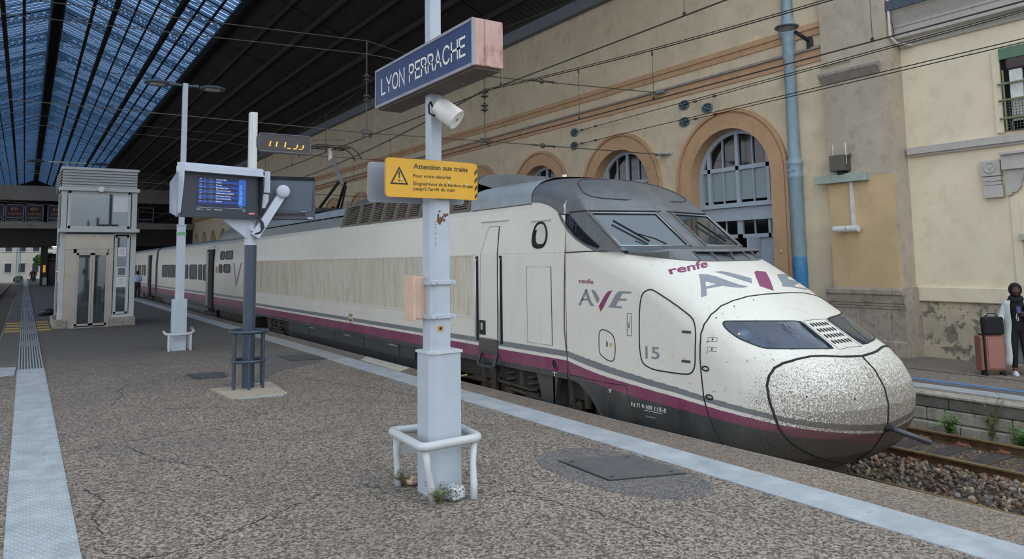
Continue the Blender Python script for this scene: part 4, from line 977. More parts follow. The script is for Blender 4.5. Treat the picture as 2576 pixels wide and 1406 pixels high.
# headlamps: dark housing, lamps, lens
for sg in (1, -1):
    L = [(sg*a, b) for a, b in LAMP]
    rim = nose_line(smooth_poly(L, 1), .010, 'headlight', M_RUBBER, closed=True)
    ins = lambda a, b, l: on_nose(a, b, l)
    vs, fs = fill(L, .06, .085, 1.)
    MB().add([on_nose(a, b, 0) for a, b in vs], fs)
    hb = MB(); hb.add([on_nose(a*.97, b, -.10) for a, b in vs], fs)
    ring = smooth_poly(L, 1); n = len(ring)
    hb.add([on_nose(a, b, .002) for a, b in ring]+[on_nose(a*.97, b, -.10) for a, b in ring], [(i, (i+1) % n, n+(i+1) % n, n+i) for i in range(n)])
    hb.build('lamp_housing', mat('headlamp_blue_black', '#27364f', .25, var=.4, scale=5), rim, smooth=True)
    def lamp(phi, z, r, m, nm, lift):
        c = on_nose(phi, z, lift); d = nrm(phi, z); R = d.to_track_quat('Z', 'Y').to_matrix()
        mb = MB()
        prof = [(0, .0), (r*.5, .004), (r*.9, .02), (r, .045), (r*1.08, .05), (r*1.08, .03)]
        t = MB().lathe(prof, n=20); mb.add([R @ Vector(p)+c for p in t.v], t.f); mb.build(nm, m, rim, smooth=True)
    lamp(sg*12.9, 1.245, .095, mat('red_tail_lamp', '#8a2638', .2, var=.2, scale=20), 'tail_lamp', -.085)
    lamp(sg*17.6, 1.27, .075, mat('silver_reflector', '#b6b9bd', .18, metal=.8, var=.1), 'reflector', -.08)
    if sg > 0: MB().sphere(on_nose(18.6, 1.275, -.045), .013, 8, 6).build('bulb', emis('amber_bulb', '#ff9a30', 6), rim)
    lb = MB(); lb.add([on_nose(a, b, .002) for a, b in vs], fs); lb.build('lens', M_LENS, rim, smooth=True, fix=False)
# grille: oblong holes
g = MB()
for i in range(4):
    for j in range(6):
        z = 1.317-.065*i; a = 2.35-.94*j*1.0-.08*i*0
        for s in (1,):
            pts = [(a+.33*math.cos(t)*1.0, z+.022*math.sin(t)) for t in np.linspace(0, 2*PI, 10, False)]
            g.add([on_nose(p, q, .003) for p, q in pts], [tuple(range(10))])
if 5 in NOSE:
    g.build('grille_hole', M_GAP, NOSE[5], fix=False)['kind'] = 'stuff'
    nose_line(GRILL, .004, 'grille_seam', M_SKIRT, NOSE[5], closed=True)
# ---- windscreen and cab front (z 2.345 .. 2.99) ----------------------------------------------
QB_Z = [2.345, 2.433, 2.56, 2.69, 2.84, 2.99]; QB_P = [51.5, 58.1, 66.9, 73.7, 79.2, 83.2]
QW = [(82.0, 2.975), (73.0, 2.965), (50.2, 2.42), (50.9, 2.392), (54.74, 2.43), (60.35, 2.49), (67.91, 2.615), (74.81, 2.772), (79.84, 2.90)]
def build_cab():
    zs = np.linspace(2.345, 2.99, 76); ph = np.concatenate([np.linspace(-84, -1, 90), np.linspace(-.5, 40, 70), np.linspace(40.3, 84.3, 150)])
    V = np.zeros((len(zs), len(ph), 3))
    for i, z in enumerate(zs):
        a, o_, y_ = _tab(float(z) if i else 2.3451); a = np.degrees(a); p = np.abs(ph)
        V[i, :, 0] = XC-np.sign(ph)*np.interp(p, a, o_); V[i, :, 1] = np.interp(p, a, y_); V[i, :, 2] = z
    nr, nc = len(zs), len(ph); idx = np.arange(nr*nc).reshape(nr, nc)
    F = np.stack([idx[:-1, :-1], idx[:-1, 1:], idx[1:, 1:], idx[1:, :-1]], -1).reshape(-1, 4)
    C_ = V.reshape(-1, 3)[F].mean(1); pc = np.broadcast_to(((ph[1:]+ph[:-1])/2)[None], (nr-1, nc-1)).ravel(); zc = C_[:, 2]; ap = np.abs(pc); off = np.abs(C_[:, 0]-XC)
    lab = np.where(ap > np.interp(zc, QB_Z, QB_P), 1, 0)
    lab[(off > .20) & (off < 1.345) & (zc > 2.41) & (zc < 2.955) & (C_[:, 1] < 9.5)] = -1
    lab[in_poly(ap, zc, QW)] = -1
    obs = []
    for k, nm, m in ((0, 'cab_front_frame', M_CABGREY), (1, 'cab_side', M_NOSE)):
        f = F[lab == k]; u, inv = np.unique(f.ravel(), return_inverse=True)
        me = bpy.data.meshes.new(nm); me.from_pydata(V.reshape(-1, 3)[u].tolist(), [], inv.reshape(-1, 4).tolist()); me.materials.append(m)
        set_uv(me, np.full(len(u), .9)); me.polygons.foreach_set('use_smooth', [True]*len(f)); obs.append(link(nm, me, POWER))
    return obs
CAB = build_cab()
for sg in (1, -1): nose_line([(sg*p, z) for p, z in zip(QB_P, QB_Z)], .016, 'cab_frame_rim', M_CABGREY)
nose_line([(76.3, 2.335), (60, 2.345), (51, 2.345), (46.6, 2.35)], .012, 'panel_gap', mat('weathered_gap', '#4a453e'))
def wsp(off, z): return Vector((XC-off, 8.05+(z-2.40)/.78+.25*abs(off), z))
wn = Vector((0, -.78, 1)).normalized()
for sg in (1, -1):
    fr = MB().tube([wsp(sg*a, b)+wn*.006 for a, b in ((.20, 2.41), (1.345, 2.41), (1.345, 2.955), (.20, 2.955))], .011, 6, closed=True).build('windscreen', M_ALU, POWER, smooth=True)
    MB().quad(*[wsp(sg*a, b)-wn*.012 for a, b in ((.20, 2.41), (1.345, 2.41), (1.345, 2.955), (.20, 2.955))]).build('pane', M_WSCREEN, fr)
    for o_ in (.17, 1.385):
        MB().bar(wsp(sg*o_, 2.39)+wn*.012, wsp(sg*o_, 2.975)+wn*.012, .035, .016, up=wn).build('windscreen_pillar_strip', mat('rusty_strip', '#6a5f59', .55, var=.25, scale=20), POWER)
    # wiper
    a = sg*.62 if sg > 0 else -1.18
    P0 = wsp(a, 2.40)+wn*.05; P1 = wsp(a+.33, 2.56)+wn*.06; P2 = wsp(a+.26, 2.52)+wn*.03; P3 = wsp(a+.50, 2.80)+wn*.03
    w = MB().tube([P0, P0.lerp(P1, .4)+wn*.02, P1], [.016, .013, .009], 6).build('wiper', M_RUBBER, POWER)
    MB().bar(wsp(a+.2, 2.47)+wn*.02, P3, .014, .03, up=wn).build('wiper_blade', M_RUBBER, w)
    q = [(sg*a_, b) for a_, b in QW]
    vs, fs = fill(q, .08, .03, 1.); MB()
    b_ = MB(); b_.add([on_nose(a_, b, -.012) for a_, b in vs], fs); qp = b_.build('quarter_window', M_SIDEGL, POWER, smooth=True, fix=False)
    nose_line(q, .010, 'window_seal', M_RUBBER, qp, closed=True)
# cab interior behind the glass
ci = MB().box((XC, 10.0, 2.15), (2.2, 2.6, .3)).box((XC, 11.2, 2.7), (2.5, .1, 1.1)).box((XC-.55, 9.0, 2.38), (1.0, .5, .16))
ci.build('cab_interior', mat('cab_interior_grey', '#8d9ba3', .7, var=.1), POWER)
for sx in (-.55, .55):
    st = MB().box((XC+sx, 9.95, 2.62), (.5, .14, .62), ch=.05).box((XC+sx, 9.75, 2.36), (.5, .48, .14), ch=.05).build('driver_seat', mat('seat_blue_grey', '#3d4650', .8), POWER)
# cowl under the windscreen with its vanes: a thin hood over a dark scoop
CO = np.linspace(-1.30, 1.30, 45)
def cow(o_, k):
    if k == 0: z = 2.168+.15*min(1, (abs(o_)/1.35)**4); O, Y = _slice(z); y = np.interp(abs(o_), O, Y); return (XC-o_, y-.012, z)
    y = {1: 7.47, 2: 7.50, 3: 8.06}[k]+(.27*abs(o_) if k < 3 else .25*abs(o_)); z = {1: 2.312, 2: 2.345, 3: 2.40}[k]+(.02*(abs(o_)/1.3)**2 if k < 3 else 0)
    e = min(1, max(0, (1.31-abs(o_))/.30))**.5; b = cow(o_, 0)
    return (XC-o_, y*e+(b[1]+.02*k)*(1-e), z*e+(b[2]+.012*k)*(1-e)) if k < 3 else (XC-o_, y, z)
rows = [[cow(o_, k) for o_ in CO] for k in range(4)]
cw = MB()
for i in range(len(CO)-1):
    for r in ((0, 1, 2) if CO[i] > .60 or CO[i] < -1.28 else (1, 2)): cw.quad(rows[r][i], rows[r][i+1], rows[r+1][i+1], rows[r+1][i])
    a, b = rows[1][i], rows[1][i+1]; cw.quad(a, b, (b[0], b[1]+.45, b[2]+.02), (a[0], a[1]+.45, a[2]+.02))
cw.tube([cow(o_, 1) for o_ in CO if o_ <= .64], .014, 6); cw.tube([cow(o_, 0) for o_ in CO], .008, 5)
cwo = cw.build('cowl', M_CABGREY, POWER, smooth=True, auto=40, fix=False)
for o_ in (.62, .32, -.02, -.42, -.72, -1.1):
    a, b = Vector(cow(o_, 0)), Vector(cow(o_, 1)); c = b+Vector((0, .22, .0)); d0 = a+Vector((0, .20, .09))
    v = [a, a.lerp(b, .5)+Vector((0, .02, .015)), b, c, d0]; n_ = 5
    mb = MB(); mb.add([p+Vector((d, 0, 0)) for d in (-.009, .009) for p in v], [(0, 1, 2, 3, 4), (9, 8, 7, 6, 5)]+[(i, (i+1) % 5, 5+(i+1) % 5, 5+i) for i in range(5)]); mb.build('vane', M_CABGREY, cwo)
# ---- cab roof: from the windscreen head back to y = 10.6 --------------------------------------
RTH = np.linspace(-PI/2, PI/2, 61)
def roof_sec(zs_, zc_, w=1.43, e=.68):
    return [(math.copysign(w*abs(math.sin(t))**e, t), zs_+(zc_-zs_)*max(0, math.cos(t))**e) for t in RTH]
O_, Y_ = _slice(2.985, 200); S_ = np.concatenate([[0], np.cumsum(np.hypot(np.diff(O_), np.diff(Y_)))]); smax = np.interp(9.80, Y_, S_)
Bsec = roof_sec(3.24, 3.70)
Bs = np.concatenate([[0], np.cumsum([math.hypot(Bsec[i+1][0]-Bsec[i][0], Bsec[i+1][1]-Bsec[i][1]) for i in range(60)])])
rows = []
for r in np.linspace(0, 1, 26):
    row = []
    for j in range(61):
        fr = Bs[j]/Bs[-1]*2-1; s = abs(fr)**.9*smax; oa = math.copysign(np.interp(s, S_, O_), fr); ya = np.interp(s, S_, Y_)
        k = 1-(1-r)**2.0; kk = r**1.15
        row.append((XC+oa+(Bsec[j][0]-oa)*r, ya+(10.6-ya)*kk, 2.985+(Bsec[j][1]-2.985)*k))
    rows.append(row)
CABROOF = strip_rows(MB(), rows).build('cab_roof', M_CABGREY, POWER, smooth=True, fix=False)
def roofpt(r, f):
    """point on the cab roof: r 0 front .. 1 rear, f -1 .. 1 across"""
    i = min(r*25, 24.999); j = min((f+1)/2*60, 59.999); a, b = int(i), int(j); u, v = i-a, j-b
    g = lambda p, q: Vector(rows[p][q])
    return g(a, b)*(1-u)*(1-v)+g(a+1, b)*u*(1-v)+g(a, b+1)*(1-u)*v+g(a+1, b+1)*u*v
CRROWS = rows
HT = [roofpt(r, f)+Vector((0, -.004, .008)) for r, f in smooth_poly([(.16, .40), (.16, -.40), (.50, -.36), (.72, -.2), (.72, .2), (.50, .36)], 2)]
MB().tube(HT, .011, 6, closed=True).build('roof_hatch', mat('brown_gasket', '#4c4546', .6), CABROOF, smooth=True)
MB().tube([roofpt(.004, f)+Vector((0, -.006, .006)) for f in np.linspace(-.8, .8, 50)], .012, 6).build('roof_seam', M_RUBBER, CABROOF)
MB().tube([(XC+a, 10.6, z+.004) for a, z in Bsec], .010, 6).build('roof_seam', M_GAP, CABROOF)
# cream side below the cab roof edge, y 9.66 .. 10.6
sp = MB(); vz = []
for x_s in (-1, 1):
    top = [(rows[i][0 if x_s < 0 else -1]) for i in range(26)]
    base = [(XC+x_s*1.45, max(9.655, p[1]-.0), 2.345) for p in top]
    b0 = len(sp.v)
    pts = [(XC+x_s*1.43, 9.655+.0, 2.345)]
    for i in range(25): sp.quad(base[i], base[i+1], top[i+1], top[i])
cs = sp.build('cab_side', M_NOSE, POWER, smooth=True); set_uv(cs.data, [.9]*len(cs.data.vertices))
for x_s in (-1,):
    seam = [Vector(rows[i][0])+Vector((-.004, 0, .0)) for i in range(26)]
    MB().tube(seam, .012, 6).build('cab_frame_rim', M_CABGREY, POWER)

# ---- straight body ----------------------------------------------------------------------------
def side_off(z): return np.interp(z, [-.3, .29, 2.345, 3.12, 3.20, 3.26], [1.40, 1.46, 1.46, 1.415, 1.39, 1.31])
def side_mesh(name, parent, y0, y1, m, zs=None, xs=-1, E=BODY_E, cx=XC):
    zs = zs if zs is not None else [.295, .385, .594, .65, .742, 1.1, 1.6, 2.1, 2.345, 2.7, 3.05, 3.12, 3.17, 3.20, 3.23, 3.26]
    ys = np.linspace(y0, y1, max(2, int((y1-y0)/1.5)+1))
    vs = [(cx+xs*side_off(z), y, z) for y in ys for z in zs]; k = len(zs)
    fs = [(i*k+j, i*k+j+1, (i+1)*k+j+1, (i+1)*k+j) for i in range(len(ys)-1) for j in range(k-1)]
    me = bpy.data.meshes.new(name); me.from_pydata(vs, [], fs); me.materials.append(m); set_uv(me, stripe_v([v[2] for v in vs], E))
    me.polygons.foreach_set('use_smooth', [True]*len(fs))
    try: me.set_sharp_from_angle(angle=math.radians(8))
    except Exception: pass
    return link(name, me, parent)
def sp_(y, z, lift=0., xs=-1): return Vector((XC+xs*(side_off(z)+lift), y, z))
YR = 29.35
side_mesh('body_side', POWER, 9.655, YR, M_BODY); side_mesh('body_side', POWER, 9.655, YR, M_BODY, xs=1)
def side_panel(name, y0, y1, z0, z1, m=M_BODY, lift=.008, parent=POWER, gap=.007, poly=None, E=BODY_E):
    """door-like panel on the platform side with a dark outline"""
    pl = poly or [(y0, z0), (y1, z0), (y1, z1), (y0, z1)]
    zb = [z for z in (.385, .594, .65, .742, 2.345) if min(p[1] for p in pl) < z < max(p[1] for p in pl)]
    vs, fs = fill(pl, .25)
    mb = MB(); mb.add([sp_(a, b, lift) for a, b in vs], fs)
    n = len(pl); mb.add([sp_(a, b, lift) for a, b in pl]+[sp_(a, b, 0) for a, b in pl], [(i, (i+1) % n, n+(i+1) % n, n+i) for i in range(n)])
    o = mb.build(name, m, parent); set_uv(o.data, stripe_v([v.co.z for v in o.data.vertices], E))
    if gap: MB().tube([sp_(a, b, lift*.4) for a, b in pl], gap, 5, closed=True).build('panel_gap', M_GAP, o)
    return o
def side_line(pts, r, name, m, parent=POWER, lift=.0): return MB().tube([sp_(a, b, lift) for a, b in pts], r, 6).build(name, m, parent)
# driver's door
DOOR = side_panel('cab_door', 0, 0, 0, 0, poly=[(12.38, .76), (11.74, .76), (11.72, 2.345), (11.68, 2.86), (12.04, 2.86), (12.32, 2.345)], lift=.012, gap=.010)
MB().box(sp_(12.27, .95, .008), (.03, .22, .27)).build('door_latch', M_GAP, DOOR); MB().box(sp_(12.27, .97, .03), (.03, .06, .14), ch=.01).build('latch_handle', M_ALU, DOOR)
MB().box(sp_(12.06, .62, .01), (.04, .66, .24)).build('door_kick_panel', mat('kick_panel_brown', '#4a4642', .6), POWER)
sb = MB().add([sp_(12.32, .46, .02), sp_(11.74, .46, .02), sp_(11.80, .30, .10), sp_(12.26, .30, .10), sp_(12.32, .30, -.05), sp_(11.74, .30, -.05)], [(0, 1, 2, 3), (0, 3, 4), (1, 5, 2), (3, 2, 5, 4)]) or None
stp = MB(); V8 = [sp_(12.34, .50, .015), sp_(11.76, .50, .015), sp_(11.70, .27, .12), sp_(12.28, .27, .12)]
for a, b in zip(V8, V8[1:]+V8[:1]): stp.bar(a, b, .05)
stp.build('boarding_step', M_SKIRT, POWER)
for y in (12.47, 11.61):
    MB().box(sp_(y, 1.50, -.01), (.05, .075, 1.62)).build('handrail_recess', M_GAP, POWER)
    MB().tube([sp_(y+.02, 2.28, -.02), sp_(y, 2.22, .04), sp_(y, 1.5, .045), sp_(y, .78, .045), sp_(y+.02, .72, -.01)], .017, 8).build('handrail', M_ALU, POWER, smooth=True)
side_line([(12.34, 2.975), (11.35, 2.965)], .018, 'rain_gutter', M_BODY.copy() if False else mat('cream_trim', '#cfcabd', .45, var=.06), lift=.008)
side_line([(10.62, 2.905), (10.03, 2.905)], .026, 'rain_gutter', mat('cream_trim', '#cfcabd'), lift=.008)
SV = side_panel('service_hatch', 0, 0, 0, 0, poly=[(10.76, .80), (10.04, .80), (10.04, 2.10), (10.76, 2.10)], lift=.006, gap=.007)
for y in (10.58, 10.22): MB().box(sp_(y, .825, .012), (.012, .13, .03)).build('hinge', mat('white_hinge', '#dcdad2', .5), SV)
# oval window
OV = smooth_poly([(10.24, 2.86), (10.16, 2.72), (10.16, 2.58), (10.24, 2.46), (10.36, 2.435), (10.50, 2.44), (10.57, 2.50), (10.575, 2.62), (10.52, 2.78), (10.42, 2.865)], 2)
ow = MB().tube([sp_(a, b, .004) for a, b in OV], .022, 6, closed=True).build('cab_side_window', M_GAP, POWER, smooth=True)
vs, fs = fill(OV, .2); b_ = MB(); b_.add([sp_(a, b, .004) for a, b in vs], fs); b_.build('window_reveal', M_GAP, ow, fix=False)
ovi = [(10.34+(a-10.36)*.78, 2.66+(b-2.65)*.84) for a, b in OV]; ovi = [(a-.035, b+.01) for a, b in ovi]
vs, fs = fill(ovi, .2); b_ = MB(); b_.add([sp_(a, b, .010) for a, b in vs], fs); b_.build('sliding_pane', mat('cloudy_pane', '#b9b7ae', .2, var=.05), ow, fix=False)
# long ribbed panel bank
GP = MB(); GP.box((XC-1.46, (12.62+29.1)/2, 2.335), (.03, 16.5, .03)); GP.box((XC-1.46, (12.62+29.1)/2, 1.12), (.03, 16.5, .02)); GP.box((XC-1.46, 12.64, 1.72), (.02, .03, 1.22))
gp = GP.build('ribbed_panel', mat('cream_trim', '#cfcabd'), POWER)
rb = MB()
for i in range(330): y = 12.68+i*.05; rb.box((XC-1.459, y, 1.725), (.014, .022, 1.17))
rib = rb.build('rib', (lambda t: (t.color(t.mix(t.math('MULTIPLY', t.rng(t.n('SeparateXYZ').outputs[0], 0, 1, 1, 1), t.rng(t.noise(t.map(t.pos(), (3, 3, .35)), 2.2, 5, .65), .48, .72, 0, .75)), t.ramp(t.noise(t.pos(), 3, 3), [(.3, hx('#bdb6a6')), (.7, hx('#cbc4b4'))]), hx('#8f6f4c'))), t.set(.6), t.m)[2])(NT('ribbed_panel_paint')), gp)
rib['kind'] = 'stuff'
side_line([(12.5, .93), (29.2, .93)], .006, 'body_crease', mat('cream_trim', '#cfcabd'), lift=-.002)
side_line([(9.66, 2.345), (YR, 2.345)], .004, 'body_crease', mat('cream_trim', '#cfcabd'), lift=-.001)
pl = MB().box(sp_(19.15, .73, .006), (.012, .30, .27)).build('inspection_plate', mat('plate_cream', '#b5a98a', .5), POWER)
text_on(MB(), 'III', sp_(19.27, .78, .014), (0, -1, 0), (0, 0, 1), .06, .2).build('plate_marking', M_GAP, pl, fix=False)
MB().prism([(19.25, .70), (19.05, .70), (19.15, .63)], lambda a, b, d: tuple(sp_(a, b, d)), .013, .016).build('plate_marking', M_GAP, pl)
MB().tube([sp_(9.98+.085*math.cos(t), .49+.085*math.sin(t), .004) for t in np.linspace(0, 2*PI, 16, False)], .016, 6, closed=True).build('jacking_hole', M_LOGOP, POWER)
MB().prism([(9.98+.07*math.cos(t), .49+.07*math.sin(t)) for t in np.linspace(0, 2*PI, 14, False)], lambda a, b, d: tuple(sp_(a, b, d)), -.01, .004).build('jacking_hole', M_GAP, POWER)
text_on(MB(), 'T', sp_(10.05, .305, .006), (0, -1, 0), (0, 0, 1), .07, .13).build('jacking_mark', M_WHITEL, POWER, fix=False)
text_on(MB(), 'MV 6', sp_(12.95, .61, .004), (0, -1, 0), (0, 0, 1), .03).build('brake_mark', mat('orange_mark', '#a4563a', .5), POWER, fix=False)
# skirt between the bogies and underframe
sk = MB(); sk.box((XC-1.36, 20.2, .14), (.06, 9.6, .28)).box((XC-1.25, 20.2, -.2), (.06, 9.6, .6)); sk.build('side_skirt', M_SKIRT, POWER)
for y in (16.2, 18.4, 20.6, 22.8): MB().box((XC-1.395, y, .14), (.012, .02, .27)).build('skirt_joint', M_GAP, POWER)
for y in (16.6, 19.6, 22.6): MB().box((XC-1.393, y, .24), (.012, .5, .03)).build('skirt_label', mat('pale_label', '#8a8c88', .6), POWER)
MB().box((XC, 18.5, .1), (2.3, 18.6, .35)).box((XC, 20.2, -.25), (2.2, 9.4, .5)).build('underframe', M_UNDER, POWER)
# ---- roof behind the cab ----------------------------------------------------------------------
def roof_run(name, y0, y1, m, z0=3.22, zc=3.74, w=1.40, e=.62, cap0=False, cap1=False, parent=POWER, n=2):
    sec = roof_sec(z0, zc, w, e); R = [[(XC+a, y, z) for a, z in sec] for y in np.linspace(y0, y1, n)]
    mb = strip_rows(MB(), R)
    for c, r in ((cap0, R[0]), (cap1, R[-1])):
        if c: mb.add(r, [tuple(range(len(r)))])
    return mb.build(name, m, parent, smooth=True, auto=40)
roof_run('roof_section', 10.6, 12.8, M_LIGHTROOF, zc=3.74, cap1=True)
MB().cyl((XC+.3, 11.9, 3.70), (XC+.3, 11.9, 3.95), .05, 12).build('antenna', mat('antenna_white', '#d8d5cc', .5), POWER)
# louvre bank
hood = [[(XC+s*a, y, z) for s, a, z in ((-1, 1.17, 3.80), (-1, 1.10, 3.90), (-1, .95, 3.98), (-1, .5, 4.03), (1, .5, 4.03), (1, .95, 3.98), (1, 1.1, 3.9), (1, 1.17, 3.80), (1, 1.32, 3.2))] for y in (12.9, 19.7)]
hood.append([(p[0]*.97+XC*.03, 20.1, 3.2+(p[2]-3.2)*.93) for p in hood[0]]); hood.append([(p[0]*.9+XC*.1, 20.35, 3.2+(p[2]-3.2)*.7) for p in hood[0]])
hd = strip_rows(MB(), hood); hd.add(hood[0], [tuple(range(9))]); hd.build('cooling_hood', M_CABGREY, POWER, smooth=True, auto=50)
FR = [20.15, 18.98, 18.14, 17.36, 16.61, 15.9, 15.2, 14.5, 13.75, 12.95]
lv = MB()
def lvp(y, z, d=0.): return Vector((XC-(1.33-.16*(z-3.2)/.6)-d, y, z))
for y in FR: lv.bar(lvp(y, 3.20, .02), lvp(y, 3.80, .02), .09, .07, up=(0, 1, 0))
lv.bar(lvp(20.15, 3.22, .02), lvp(12.95, 3.22, .02), .06, .07); lv.bar(lvp(20.15, 3.80, .0), lvp(12.95, 3.80, .0), .06, .05)
LV = lv.build('louvre_frame', M_LOUVRE, POWER)
MB().quad(lvp(20.15, 3.2, -.12), lvp(12.95, 3.2, -.12), lvp(12.95, 3.8, -.12), lvp(20.15, 3.8, -.12)).build('louvre_back', M_GAP, LV)
slat = None
for i in range(len(FR)-1):
    for k in range(11):
        z = 3.265+k*.047; a, b = lvp(FR[i]-.05, z, -.01), lvp(FR[i+1]+.05, z, -.01)
        MB().add([a, b, b+Vector((.05, 0, .03)), a+Vector((.05, 0, .03)), a+Vector((0, 0, .012)), b+Vector((0, 0, .012)), b+Vector((.05, 0, .042)), a+Vector((.05, 0, .042))], [(0, 1, 2, 3), (4, 7, 6, 5), (0, 4, 5, 1), (3, 2, 6, 7)])
        m_ = MB(); m_.add([a, b, b+Vector((.05, 0, .03)), a+Vector((.05, 0, .03)), a+Vector((0, 0, .012)), b+Vector((0, 0, .012)), b+Vector((.05, 0, .042)), a+Vector((.05, 0, .042))], [(0, 1, 2, 3), (4, 7, 6, 5), (0, 4, 5, 1), (3, 2, 6, 7)]); m_.build('slat', M_LOUVRE, LV)
# pantograph well
MB().box((XC-1.30, 24.75, 3.36), (.05, 9.2, .32)).box((XC+1.30, 24.75, 3.36), (.05, 9.2, .32)).box((XC, 24.75, 3.24), (2.6, 9.2, .06)).build('roof_side_board', M_GREYROOF, POWER)
dk = MB()
dk.add([(XC+s*a, y, z) for y in (20.3, 29.3) for s, a, z in ((-1, 1.22, 3.58), (-1, 1.10, 3.80), (-1, .6, 3.9), (1, .6, 3.9), (1, 1.10, 3.80), (1, 1.22, 3.58))], [(i, i+1, 7+i, 6+i) for i in range(5)]+[(0, 1, 2, 3, 4, 5), (11, 10, 9, 8, 7, 6), (0, 6, 11, 5)])
dk.build('roof_deck', M_LIGHTROOF, POWER)
for i in range(14): MB().box((XC-1.18, 21.0+i*.58, 3.50), (.12, .22, .12)).build('roof_equipment', M_UNDER, POWER)
for y in (20.8, 22.1): MB().cyl((XC-.5, y, 3.9), (XC-.5, y, 4.15), .09, 10).build('roof_insulator', M_LOUVRE, POWER)
# pantograph
pg = MB().box((XC, 24.6, 3.98), (1.5, 2.0, .12)).build('pantograph', M_UNDER, POWER)
kn = Vector((XC, 23.85, 4.93))
for s in (-1, 1): MB().cyl((XC+s*.35, 25.35, 4.02), kn+Vector((s*.12, 0, 0)), .05, 8).build('lower_arm', M_RUBBER, pg)
MB().cyl((XC+.1, 24.2, 4.02), kn+Vector((.05, -.25, -.15)), .04, 8).build('control_rod', M_RUBBER, pg)
hdp = Vector((XC, 25.0, 6.05))
MB().tube([kn+Vector((0, -.1, -.1)), kn, kn.lerp(hdp, .5)+Vector((0, -.03, .03)), hdp+Vector((0, 0, -.15))], [.05, .06, .05, .035], 8).build('upper_arm', M_GREYROOF, pg)
MB().cyl(kn+Vector((.1, .1, 0)), hdp+Vector((.06, 0, -.5)), .014, 6).build('balance_rod', M_ALU, pg)
MB().box(hdp+Vector((0, 0, -.02)), (.12, .18, .46), ch=.03).build('head_mount', mat('porcelain_white', '#cfccc4', .4), pg)
for dy in (-.28, .28):
    MB().tube([hdp+Vector((x, dy, .26+z)) for x, z in ((-1.05, -.42), (-.9, -.2), (-.72, -.05), (-.55, 0), (.55, 0), (.72, -.05), (.9, -.2), (1.05, -.42))], .02, 6).build('contact_strip', M_UNDER2, pg)
MB().bar(hdp+Vector((-.6, -.28, .2)), hdp+Vector((.6, -.28, .2)), .03).bar(hdp+Vector((-.6, .28, .2)), hdp+Vector((.6, .28, .2)), .03).bar(hdp+Vector((-.45, -.28, .2)), hdp+Vector((-.45, .28, .2)), .03).bar(hdp+Vector((.45, -.28, .2)), hdp+Vector((.45, .28, .2)), .03).build('head_frame', M_UNDER, pg)
# ---- nose underside, air dam, draw bar ---------------------------------------------------------
ad = []
for z, g, yk in ((-.45, 1.0, 0), (-.56, .96, .05), (-.62, .99, .03), (-.72, 1.02, -.02), (-.80, .99, .0)):
    r = []
    for a in np.linspace(-80, 80, 60):
        x, y, _ = nose_pt(a, -.45); r.append((XC+(x-XC)*.70*g, 6.0+(y-5.78)*.75*g+yk+.12, z))
    ad.append(r)
strip_rows(MB(), ad).build('air_dam', mat('dusty_rubber', '#3b3632', .8, var=.2, scale=8), POWER, smooth=True)
MB().box((XC, 7.6, -.35), (2.3, 2.6, .3)).build('nose_floor', M_UNDER, POWER)
MB().cyl((XC+.02, 5.35, .16), (XC+.26, 4.80, -.02), .035, 12).build('draw_bar', mat('worn_steel', '#4a4a4c', .45, metal=.4, var=.2), POWER, smooth=True)
MB().sphere((XC+.03, 5.24, .13), .10, 10, 7, sc=(.8, 1, .7)).build('draw_socket', M_GAP, POWER)
